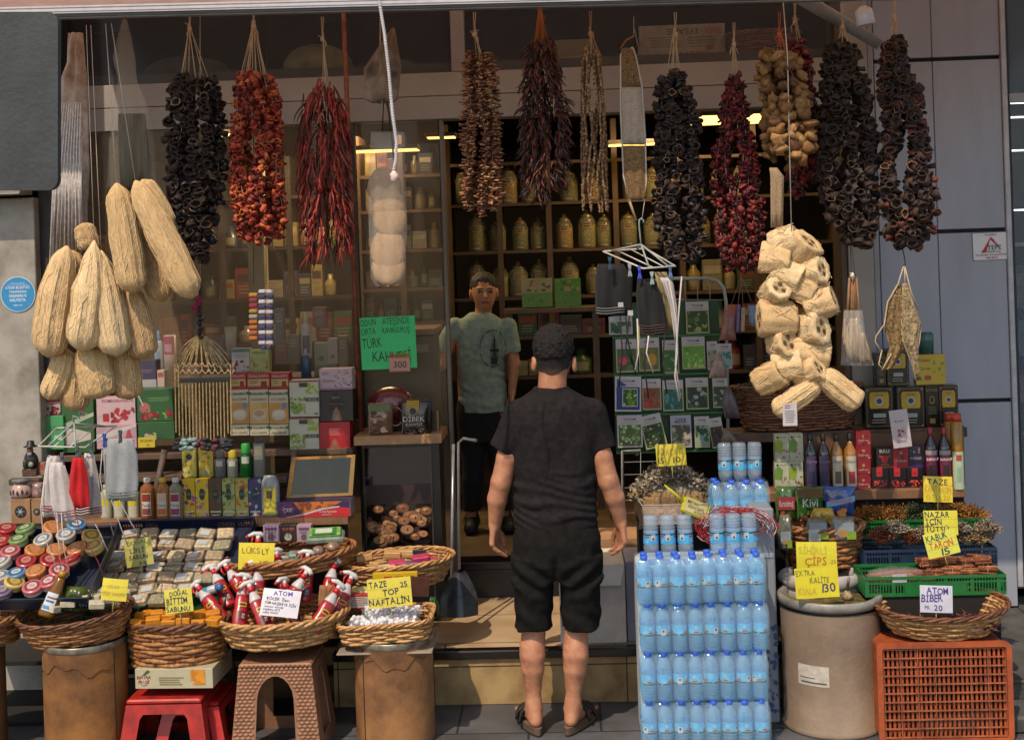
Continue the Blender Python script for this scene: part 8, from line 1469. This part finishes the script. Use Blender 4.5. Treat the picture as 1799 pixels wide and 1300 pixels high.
BP = [(.9, 0), (1, .02), (1, .62), (.9, .70), (.36, .82), (.34, .88)]; BC = [(.38, .86), (.42, .88), (.42, .99), (.34, 1)]
for i, (x, c, cc, lc, l2, nm, tx) in enumerate(((1426, '#1a1210', '#0e0e0e', '#3c3450', '#2c2440', 'dark vinegar bottle with violet label, left one', 'Cyprus'), (1449, '#1a1210', '#0e0e0e', '#3c3450', '#2c2440', 'dark vinegar bottle with violet label, right one', 'Cyprus'), (1472, '#8a5a1c', '#141212', '#aaa494', '#5a4a44', 'amber vinegar bottle with white grape label', 'Üzüm'), (1496, '#9a6224', '#141212', '#aaa494', '#a02c2c', 'amber vinegar bottle with white apple label', 'Elma'))):
    lathebottle(x, 857, 762, 22, .62, BP, mat(c, .12, .1, 20, coat=.6), 'vinegar_bottle', nm, 'bottle', 'vinegar bottles', (cc, BC), {'p': [(.05, .60, -50, 50, lc), (.10, .32, -28, 28, l2)], 't': [(tx, .48, .05, .8)], 'tc': '#8a6a80' if i < 2 else '#3a3a30'})
for k_ in range(4): P(1505, 757 + k_ * 25.5, 1531, 782 + k_ * 25.5, .63, .045, '#7c1420', [('c', .5, .62, .1, '#b0804a', 1), ('t', .5, .25, .16, 'Safran', '#b09a98', .7), ('c', .85, .14, .07, '#a88a5a', 1), ('b', 0, 0, 1, 1, ['#8e1a26', '#6a0f1a'], 5, .12)], 'tin', 'crimson box, %s in the tall red stack' % ['topmost', 'second from top', 'third from top', 'lowest'][k_], 'box', 'crimson boxes in a stack')
blk_ = [('r', .28, .62, .62, 1, '#b8202a'), ('t', .45, .70, .16, 'm:', '#2a0a0c', .2), ('b', .12, .16, .88, .46, ['#c0302c', '#8a1c1c', '#d04838'], 26, .06), ('t', .8, .05, .06, 'macun', '#8a8078', .2)]
for i, (a, b_) in enumerate(((1533, 1563), (1564, 1594), (1595, 1625))): P(a, 822, b_, 861, .62, .06, '#120c0d', blk_, 'paste_box', 'black box with red tab, %s of the lower three' % ['left', 'middle', 'right'][i], 'box', 'black boxes with red tabs')
P(1541, 788, 1570, 822, .62, .06, '#120c0d', [('t', .5, .78, .16, 'BULLS', '#b8b0ac', .6), ('p', [(.2, .72), (.14, .56), (.3, .54), (.34, .3), (.5, .2), (.66, .3), (.7, .54), (.86, .56), (.8, .72), (.76, .62), (.24, .62)], '#a8201c'), ('r', .0, .0, 1, .08, '#a82020'), ('l', .25, .1, .75, .2, 2, '#a87a20')], 'paste_box', 'black BULLS box with a red bull head', 'box', GX)
P(1571, 786, 1597, 822, .62, .06, '#8a1824', [('b', 0, 0, 1, 1, ['#a02430', '#6a0f1a'], 9, .14), ('c', .5, .74, .1, '#b0804a', 1), ('t', .5, .3, .12, 'Safran', '#b8a09c', .7)], 'paste_box', 'crimson box between the BULLS and violet boxes', 'box', GX)
P(1598, 785, 1622, 822, .62, .06, '#1c1430', [('b', .1, .7, .9, .95, ['#8a7a6a', '#6a5a5a'], 6, .08), ('t', .5, .4, .12, 'M/GOLD', '#a8a0a8', .8), ('r', 0, 0, 1, .18, '#2c2050')], 'paste_box', 'dark violet box right of the crimson one', 'box', GX)
for i, x in enumerate((1637, 1661)): lathebottle(x, 848, 752, 22, .60, BP, mat('#1c0c10', .12, .1, 20, coat=.6), 'syrup_bottle', 'maroon mulberry syrup bottle, %s of two' % ['left', 'right'][i], 'bottle', 'mulberry syrup bottles', ('#8a1a24', BC), {'p': [(.02, .60, -60, 60, '#6a1838'), (.14, .34, -30, 30, '#2a1a1c'), (.52, .60, -60, 60, '#8a8088')], 't': [('KARADUT', .42, .05, .9)]})
for i, (x, Y) in enumerate(((1684, .60), (1672, .72))): lathebottle(x, 858, 728, 21 if i == 0 else 18, Y, [(.95, 0), (1, .02), (1, .88), (.9, .90)], mat('#9a6a14', .12, .1, 20, trans=.3, coat=.6), 'oil_bottle', ['tall square oil bottle with pale green label and orange cap', 'similar oil bottle standing behind the tall one'][i], 'bottle', None, ('#a83018', [(.85, .88), (.85, 1), (.7, 1)]), {'p': [(.0, .50, -60, 60, '#9fae94'), (.38, .46, -26, 26, '#a03a30'), (.1, .3, -20, 20, '#7f9c80')]} if i == 0 else None, k=16)
gold = '#8a7030'
def tin(a, y0, b_, y1, Y, lb, dep=.08, side=False):
    it = [('r', .06, .04, .94, .05, gold), ('r', .06, .95, .94, .96, gold), ('r', .06, .04, .07, .96, gold), ('r', .93, .04, .94, .96, gold), ('c', .1, .06, .04, gold), ('c', .9, .06, .04, gold), ('c', .1, .94, .04, gold), ('c', .9, .94, .04, gold), ('p', [(.2, .48), (.16, .54), (.16, .82), (.2, .88), (.8, .88), (.84, .82), (.84, .54), (.8, .48)], '#ab8a24'), ('c', .5, .66, .15, '#a8a8a4', 1), ('c', .5, .66, .10, '#2c344c', 1), ('t', .5, .80, .04, 'Özel', '#3a2c10', .3), ('r', .28, .26, .72, .36, '#8f8f8f'), ('l', .2, .1, .8, .22, 2, '#8a8478')]
    if side: it = [('t', .5, .86, .06, 'EFSANE', gold, .8), ('c', .5, .66, .2, gold, 1.6), ('c', .5, .66, .14, '#17120e', 1.6), ('l', .15, .3, .85, .5, 4, '#6a6048'), ('r', .3, .1, .7, .22, gold)]
    P(a, y0, b_, y1, Y, dep, '#17120f', it, 'coffee_tin', lb, 'tin', 'black and gold tins', rough=.25)
tin(1522, 681, 1571, 752, .80, 'black and gold tin at the left end of the tin row'); tin(1578, 680, 1626, 752, .80, 'black and gold tin in the middle of the tin row'); tin(1628, 678, 1651, 751, .80, 'narrow side of a black tin with gold emblem', side=True); tin(1652, 678, 1685, 750, .80, 'black and gold tin at the right end of the tin row')
tin(1560, 614, 1598, 678, .82, 'black and gold tin on top of the tin row'); tin(1541, 622, 1558, 678, .82, 'narrow black tin side on top of the left tin', side=True)
P(1611, 624, 1662, 676, .82, .05, '#a8902a', [('t', .3, .78, .12, 'Kakao', '#8a3a24', .4), ('t', .3, .5, .10, 'Çörek', '#5a6a2c', .4), ('b', .6, .3, .95, .8, ['#4a6a24', '#6a7a2c'], 8, .05), ('c', .4, .24, .12, '#a03a3c', .7)], 'tea_carton', 'yellow carton with a green plant on top of the tins', 'carton')
lathebottle(1628, 624, 584, 26, .9, [(1, 0), (1, .9), (.8, 1)], mat('#3a6a64', .15, .1, 20, trans=.4, coat=.5), 'jar', 'teal glass jar behind the yellow carton', 'jar')
P(1571, 720, 1603, 786, .55, .002, '#aca2a6', [('t', .5, .68, .05, 'Broşür', '#5a4a50', .5), ('b', .3, .25, .75, .5, ['#8a3a44', '#b0a4a4', '#a86a70'], 12, .08), ('l', .2, .12, .8, .2, 2, '#7a6a70')], 'leaflet', 'tilted white leaflet hanging in front of the tins', 'leaflet') ; bpy.data.objects['leaflet'].rotation_euler = (0, R(-6), 0)
# herb basket
zhb = W(1400, 757, .78).z
basket('wicker_basket', 'wide brown basket of dried herbs under the loofah string', Vector((W(1402, 755, .86).x, .86, zhb + .002)), .31, .12, .20, 2, rows=14, flare=1.22, nst=21)
mb = MB(); HB = [mat(c, .9, .3, 60) for c in ('#4a3f2c', '#5c5038', '#3a3022', '#6a5c42')]
for i in range(1100):
    x = random.uniform(-.30, .30); q = Vector((x, random.uniform(-.11, .11), .02 + .05 * random.random() + .05 * (1 - (x/.3)**2))); d = Vector((random.uniform(-1, 1), random.uniform(-1, 1), random.uniform(-.2, .8))).normalized(); l = random.uniform(.02, .05); sd = d.orthogonal().normalized() * .0025; mb.add([q - sd, q + sd, q + d * l], [(0, 1, 2)], random.choice(HB))
mb.ell((0, 0, 0), (.28, .11, .06), HB[2], 20, 8); put(mb, 'dried_herbs', 'dried herb stems filling the wide brown basket', 'herbs', Vector((W(1402, 755, .86).x, .86, zhb + .13)))['kind'] = 'stuff'
# basket of snack bags
bz_ = W(1447, 990, .36).z; basket('wicker_basket', 'round brown basket of snack bags behind the henna cards', Vector((W(1447, 990, .36).x, .36, bz_)), .175, .14, .17, 0, rows=9, flare=1.25, rimtone=0)
mb = MB(); mb.bbox(-.15, -.1, -.22, .16, .14, 0, mat('#1c1612', .9), .004); put(mb, 'crate_base', 'dark box under the snack bag basket', 'box', Vector((W(1447, 990, .36).x, .36, bz_ - .001)))
def bag(rows, Y, c, items, lb, wh, off, bulge=.025, rz=0, cat='snack bag', name='snack_bag'):
    o = W((rows[0][1] + rows[0][2]) / 2, rows[-1][0], Y); mb = MB(); drape(mb, rows, Y, c, o=o, bulge=bulge, wav=.004, sub=4, nx=12); w, h = wh[0] / sc(Y), wh[1] / sc(Y); art(mb, w, h, items, -w/2, off / sc(Y), y=-bulge - .004); ob = mb.build(name); ob.location = o; tag(ob, lb, cat, 'bags in the snack basket')
fo = lambda c: mat(c, .22, .15, 30, coat=.5)
bag([(854, 1364, 1398), (880, 1362, 1398), (915, 1366, 1400)], .40, fo('#3a5a2c'), [('r', .0, .35, 1, .75, '#8a2430'), ('t', .5, .45, .2, 'Kurutulmuş', '#b8b0a8', .8), ('b', .1, 0, .9, .32, ['#b82c1c', '#c0641c', '#3a6a2c'], 8, .12)], 'green and maroon snack bag at the left of the basket', (30, 56), 2)
bag([(854, 1398, 1448), (880, 1400, 1446), (912, 1402, 1448)], .38, fo('#2f5a24'), [('r', 0, .72, 1, 1, '#5a3a1c'), ('t', .5, .42, .26, 'Kivi', '#b4bca8', .6), ('b', .1, .0, .6, .3, ['#8a4a34', '#3a6a24'], 8, .1)], 'green Kivi snack bag with brown top', (44, 54), 1)
bag([(854, 1448, 1503), (880, 1450, 1502), (905, 1452, 1500)], .39, fo('#1c4a8c'), [('p', [(.02, .3), (1, .5), (1, .7), (.02, .5)], '#5a9ac0'), ('t', .3, .76, .12, 'Cappuccino', '#b0803a', .45), ('t', .52, .45, .2, 'Karışık', '#b84a3c', .8), ('b', .05, 0, .7, .26, ['#c0641c', '#b87a2c'], 6, .14)], 'blue snack bag with red lettering at the right of the basket', (50, 50), 1)
bag([(892, 1430, 1462), (905, 1424, 1468), (925, 1426, 1470)], .32, fo('#b0902c'), [('b', .1, .1, .9, .9, ['#c0a03c', '#a8842c', '#c8ac5c'], 12, .12)], 'crumpled gold pouch in the middle of the snack basket', (38, 28), 2)
for i, (x0_, x1_, lb) in enumerate(((1415, 1458, 'grey pouch with a white and green label in front of the Kivi bag'), (1458, 1506, 'grey pouch with an egg-like picture at the right of the basket'), (1366, 1394, 'grey pouch half hidden at the left of the basket'))):
    bag([(910 - i * 3, x0_ + 5, x1_ - 6), (930, x0_, x1_), (950 if i < 2 else 965, x0_ + 3, x1_ - 2)], .24, mat('#6a6a5c', .25, .3, 20, coat=.5), [('r', .1, .35, .9, .95, '#7f8890'), ('r', .05, .02, .6, .62, '#a4a8a4') if i == 0 else ('c', .45, .4, .25, '#a8742c', .6), ('r', .6, .1, .98, .5, '#6f8a24'), ('l', .12, .1, .55, .4, 4, '#7a7c78')], lb, (x1_ - x0_ - 6, 34), 2, .03)
# white sack with rolled rim
o = W(1443, 1032, .22); s = 1 / sc(.22); th = thing('flour_sack', 'white sack with a rolled rim behind the henna barrel', 'sack', o); mb = MB(); sk = mat('#a39c9c', .8, .15, 14, bump=.3, bs=30); k = 36
mb.lathe([(58*s, -.16), (64*s, -.05), (66*s, .0), (64*s, 14*s)], sk, k, sy=.8, rib=lambda a, z: 1 + .02 * math.sin(a * 9 + z * 40)); mb.build('sack_body', th)
mb = MB(); vs = [((64*s + 9*s*math.cos(t)) * math.cos(a) * (1 + .02 * math.sin(a*7)), (64*s + 9*s*math.cos(t)) * math.sin(a) * .8, 18*s + (11 + 1.5*math.sin(a*5+1))*s*math.sin(t)) for a in np.linspace(0, 2*PI, k, endpoint=False) for t in np.linspace(0, 2*PI, 10, endpoint=False)]; mb.add(vs, [(i*10+j, ((i+1) % k)*10+j, ((i+1) % k)*10+(j+1) % 10, i*10+(j+1) % 10) for i in range(k) for j in range(10)], sk, None, True); mb.build('rolled_rim', th)
mb = MB(); mb.lathe([(58*s, 4*s), (30*s, 16*s), (5*s, 22*s)], mat('#9a8f80', .95, .3, 40), 24, sy=.8); mb.build('contents', th)
# tiered crates
def rcrate(px0, px1, pyr, Y0, d, h, col, lb):
    a = W(px0, pyr, Y0); b_ = W(px1, pyr, Y0); z = (a.z + b_.z) / 2; return crate('plastic_crate', lb, Vector(((a.x + b_.x) / 2, Y0, z - h)), b_.x - a.x, d, h, col), Vector(((a.x + b_.x) / 2, Y0, z - h)), b_.x - a.x
c1, q1, w1 = rcrate(1507, 1732, 912, .42, .19, .085, '#14602c', 'green crate of dried flowers, rearmost of the three on the right')
c2, q2, w2 = rcrate(1517, 1752, 964, .22, .19, .085, '#182a44', 'dark blue crate of dried flower bunches between the two green ones')
c3, q3, w3 = rcrate(1520, 1768, 1011, -.02, .23, .085, '#136530', 'bright green crate of cinnamon, foremost of the three on the right')
for q, w, d, lb in ((q1, w1, .19, 'rear'), (q2, w2, .19, 'middle'), (q3, w3, .23, 'front')):
    mb = MB(); hh = q.z - .001 - (.25 if q.y > .1 else .001); mb.bbox(-w*.46, .01, -hh, w*.46, d - .01, 0, mat('#17130f', .9), .003); put(mb, 'support_box', 'dark support under the %s crate on the right' % lb, 'box', q + Vector((0, 0, -.001)))
def tuft(mb, c, r, n, cols, l0, l1, up=.3, w=.0022, flat=1.):
    for i in range(n):
        d = Vector((random.gauss(0, 1), random.gauss(0, 1), abs(random.gauss(0, 1)) * flat + up)).normalized(); q = Vector(c) + Vector((d.x * r * random.random(), d.y * r * random.random(), d.z * r * .5 * random.random())); l = random.uniform(l0, l1); e = q + d * l; sd = d.orthogonal().normalized() * w; mb.add([q - sd * .4, q + sd * .4, e + sd, e - sd], [(0, 1, 2, 3)], random.choice(cols))
        if random.random() < .5: mb.ell(e, (.0035,) * 3, random.choice(cols), 5, 4, jit=.3)
O1 = [mat(c, .9, .3, 80) for c in ('#8a5418', '#a3681f', '#6a3f14', '#b07a2c')]; O2 = [mat(c, .9, .3, 80) for c in ('#4a5030', '#5c6240', '#3c4228')]
ns = 0
for i in range(15):
    x = -w1*.46 + w1 * .92 * (i + .5) / 15; cols = O2 if 6 <= i <= 9 else O1; mb = MB(); tuft(mb, (0, 0, 0), .04, 300, cols, .02, .055, .15, .0026); put(mb, 'dried_flowers', '%s dried flower bunch, %s from the left in the rear green crate' % (('grey-green' if 6 <= i <= 9 else 'orange-brown'), ORD[i]), 'dried flowers', q1 + Vector((x, .06 + .05 * (i % 2), .075)), 'dried flower bunches in the rear green crate')
F1 = [mat(c, .9, .3, 80) for c in ('#7a3a1c', '#8e4a24', '#5c2c18')]; F2 = [mat(c, .9, .3, 80) for c in ('#8f8474', '#6a5c50', '#a89a80', '#5a4a58')]; F3 = [mat(c, .9, .3, 80) for c in ('#96804c', '#a8946a', '#6a5a3c', '#7a4a50')]
for i, (px, py, r, cols, lb) in enumerate(((1550, 946, .045, F1, 'rust-brown flower bunch at the left of the blue crate'), (1575, 934, .045, F2, 'big grey-white flower bunch standing high in the blue crate'), (1602, 950, .035, F1, 'small rust flower bunch right of the grey-white one'), (1622, 944, .035, F2, 'grey flower bunch left of the yellow cards'), (1688, 934, .03, F2, 'brownish flower bunch right of the yellow cards'), (1700, 950, .035, F3, 'straw-coloured flower bunch in the blue crate'), (1722, 950, .035, F3, 'cream flower bunch at the right of the blue crate'), (1736, 934, .045, F2 + F3, 'round mixed flower bunch at the far right of the blue crate'))):
    mb = MB(); tuft(mb, (0, 0, .005), r, 620, cols, .010, .034, .05, .003); mb.ell((0, 0, 0), (r*.7, r*.6, r*.6), cols[1], 10, 7, jit=.2); p = W(px, py, .28); put(mb, 'dried_flowers', lb, 'dried flowers', p, 'dried flower bunches in the blue crate')
CI = [mat(c, .8, .35, 50, st=.2) for c in ('#9a5630', '#84462a', '#ad6a40', '#6e3820')]
k_ = 0
for r_ in range(5):
    for c in range(4):
        x = w3 * (-.02 + .125 * c + .03 * (r_ % 2)); y = .19 - r_ * .036; z = .072 + (.03 if r_ < 3 else .008) + .008 * (c % 2); mb = MB()
        for j in range(12): yy, zz_ = random.uniform(-.018, .018), random.uniform(-.012, .014); mb.tube([(-.036 + random.uniform(-.004, .004), yy, zz_), (.036 + random.uniform(-.004, .004), yy + random.uniform(-.003, .003), zz_ + random.uniform(-.002, .002))], .0052, CI[j % 4], 6)
        mb.tube([(0, .022*math.cos(t), .018*math.sin(t)) for t in np.linspace(0, 6.28, 10)], .0012, mat('#a8845a'), 4); k_ += 1
        put(mb, 'cinnamon_bundle', 'tied cinnamon bundle, %s from left in the %s row of the front crate' % (ORD[c], ['rear', 'second rearmost', 'middle', 'second foremost', 'foremost'][r_]), 'cinnamon', q3 + Vector((x + .02, y, z)), 'cinnamon bundles in the front green crate', (0, random.uniform(-4, 4), random.uniform(-7, 7)))
mb = MB()
for j in range(22): yy, zz_ = random.uniform(.02, .12), random.uniform(.03, .075); mb.tube([(-.27, yy, zz_ * .8), (-.15, yy * 1.0, zz_), (.0, yy * 1.1, zz_)], .006, CI[j % 4], 6)
put(mb, 'cinnamon_bark', 'long cinnamon bark sticks at the left of the front crate', 'cinnamon', q3 + Vector((.0, .0, .012))); mb = MB(); mb.ell((-.14, .07, .06), (.13, .08, .035), film('#d8ccc8', .14, .06), 16, 8, jit=.08); mb.box(-.18, -.012, .05, -.12, -.009, .085, mat('#aca4ac', .25)); put(mb, 'plastic_bag', 'shiny clear bag around the long cinnamon bark', 'bag', q3 + Vector((0, .01, .01)))
# ATOM BIBER basket on the orange crate
YO = -.22; p = W(1664, 1298, YO); wO = 232 / sc(YO); hO = W(1664, 1127, YO).z; th = thing('orange_crate', 'orange latticed plastic crate standing on its side at lower right', 'crate', Vector((p.x, YO, .002)), rz=R(0)); OM = mat('#a64c24', .6, .45, 7, n2='#6e3420'); h = hO - .004; mb = MB(); w = wO / 2
def rr_(x0, z0, x1, z1, t, y0, y1, m_, rad=.03):
    pts = []; inn = []
    for (cx, cz, a0) in ((x1 - rad, z1 - rad, 0), (x0 + rad, z1 - rad, 90), (x0 + rad, z0 + rad, 180), (x1 - rad, z0 + rad, 270)):
        for j in range(5): a = R(a0 + j * 22.5); pts.append((cx + rad*math.cos(a), cz + rad*math.sin(a))); inn.append((cx + (rad - t)*math.cos(a), cz + (rad - t)*math.sin(a)))
    n = len(pts); vs = [(x, y0, z) for x, z in pts] + [(x, y0, z) for x, z in inn] + [(x, y1, z) for x, z in pts] + [(x, y1, z) for x, z in inn]
    fs = []
    for i in range(n): j = (i + 1) % n; fs += [(i, n+i, n+j, j), (2*n+i, 2*n+j, 3*n+j, 3*n+i), (i, j, 2*n+j, 2*n+i), (n+i, 3*n+i, 3*n+j, n+j)]
    mb.add(vs, fs, m_)
rr_(-w, 0, w, h, .022, -.004, .012, OM); mb.build('rim', th); mb = MB(); rr_(-w + .012, .012, w - .012, h - .012, .004, .0125, .22, OM, .02); mb.build('side_walls', th); mb = MB()
for i in range(27): x = -w + .03 + (2*w - .06) * i / 26; mb.box(x - .0045, .012, .02, x + .0045, .018, h - .02, OM)
mb.build('slats', th); mb = MB(); OM2 = mat('#a05a3c', .6, .3, 12)
for i in range(11): z = .028 + (h - .056) * i / 10; mb.box(-w + .02, .002, z - .002, w - .02, .0105, z + .002, OM2)
for i in range(8): x = -w + .025 + (2*w - .05) * i / 7; mb.box(x - .0015, .0035, .02, x + .0015, .0113, h - .02, OM2)
mb.build('lattice', th); mb = MB()
for i in range(22): x = -w + .03 + (2*w - .06) * i / 21; mb.box(x - .004, .214, .03, x + .004, .219, h - .03, OM)
for i in range(8): z = .04 + (h - .08) * i / 7; mb.box(-w + .02, .2085, z - .004, w - .02, .2135, z + .004, OM)
mb.build('back_lattice', th)
B9 = basket('wicker_basket', 'honey oval basket on the orange crate with the ATOM BİBER card', Vector((W(1658, 1132, -.10).x, -.08, hO + .020)), .265, .165, .10, 1, rows=8, flare=1.30, nst=19, rimtone=2, ry_=-1, rx_=9)
zb9 = hO + .0; xb9 = W(1658, 1132, -.10).x
mb = MB(); 
for i in range(240): q = Vector((random.uniform(-.15, .17), random.uniform(-.08, .06), random.uniform(.0, .035))); d = Vector((random.uniform(-1, 1), random.uniform(-.6, .6), random.uniform(-.2, .3))).normalized(); mb.tube([q, q + d * .02 + Vector((0, 0, .003)), q + d * .04], [.005, .005, .001], random.choice([mat('#4a1c24', .5), mat('#5c2028', .5), mat('#3a161c', .5)]), 4)
put(mb, 'dried_peppers', 'dark red dried hot peppers lying in the honey basket', 'peppers', Vector((xb9 + .02, -.13, zb9 + .035)))['kind'] = 'stuff'
mb = MB(); drape(mb, [(1092, 1600, 1740), (1100, 1596, 1746), (1106, 1600, 1740)], -.17, film('#d8ccd4', .25, .06), o=W(1668, 1100, -.17), bulge=.05, wav=.012); put(mb, 'plastic_bag', 'clear plastic over the dried hot peppers', 'bag', W(1668, 1100, -.17))
# cards on the right
pcard(1646, 1053, 56, 46, -.20, [('ATOM', .2, .70, .24, .66, '#2a2a6a'), ('BİBER', .03, .40, .26, .66, '#2a2a6a'), ('PK', .14, .12, .14, .16, '#4a5a8a'), ('20', .42, .08, .2, .26, '#2a3a6a')], 'white card reading ATOM BİBER PK 20 in the honey basket', '#b5b3c2', 3, -6, True, lined=False)
pcard(1438, 1024, 75, 52, -.14, [('EXTRA', .03, .74, .18, .44, '#6a6a2c'), ('KALİTE', .34, .50, .19, .44, '#5a5a2c'), ('KINA', .05, .12, .24, .42, '#b0902c'), ('130', .60, .18, .28, .32, '#3a3050')], 'yellow card reading EXTRA KALİTE KINA 130 at the barrel', '#c4b82c', -2, -4, False, lined=False)
pcard(1436, 976, 70, 46, .10, [('SİHİRLİ', .06, .56, .26, .7, '#a89c2c'), ('ÇİPS', .2, .14, .30, .54, '#a8642c'), ('25', .84, .2, .14, .14, '#a8742c')], 'yellow card reading SİHİRLİ ÇİPS above the henna card', '#c6bc30', 1, -4, True, lined=False)
pcard(1649, 860, 50, 44, .38, [('TAZE', .14, .70, .22, .68, '#2a2430'), ('KANTARON', .04, .40, .22, .9, '#a8802c'), ('OTU 20', .08, .08, .2, .82, '#a08a2c')], 'yellow card reading TAZE KANTARON OTU above the rear crate', '#c9b22c', 3, -6, True)
pcard(1655, 919, 58, 42, .20, [('NAZAR', .03, .72, .24, .72, None), ('İÇİN', .06, .42, .24, .46, None), ('TÜTSÜ', .03, .12, .24, .68, None)], 'yellow card reading NAZAR İÇİN TÜTSÜ over the blue crate', '#c4bc3a', 1, -6, True)
pcard(1661, 955, 56, 42, .02, [('KABUK', .06, .68, .26, .66, '#1f3a3a'), ('TARÇIN', .10, .38, .25, .74, '#a83c2c'), ('15', .42, .04, .28, .26, '#1f3a3a')], 'tilted yellow card reading KABUK TARÇIN 15 over the front crate', '#c2c04a', 12 * -1, -6, True)
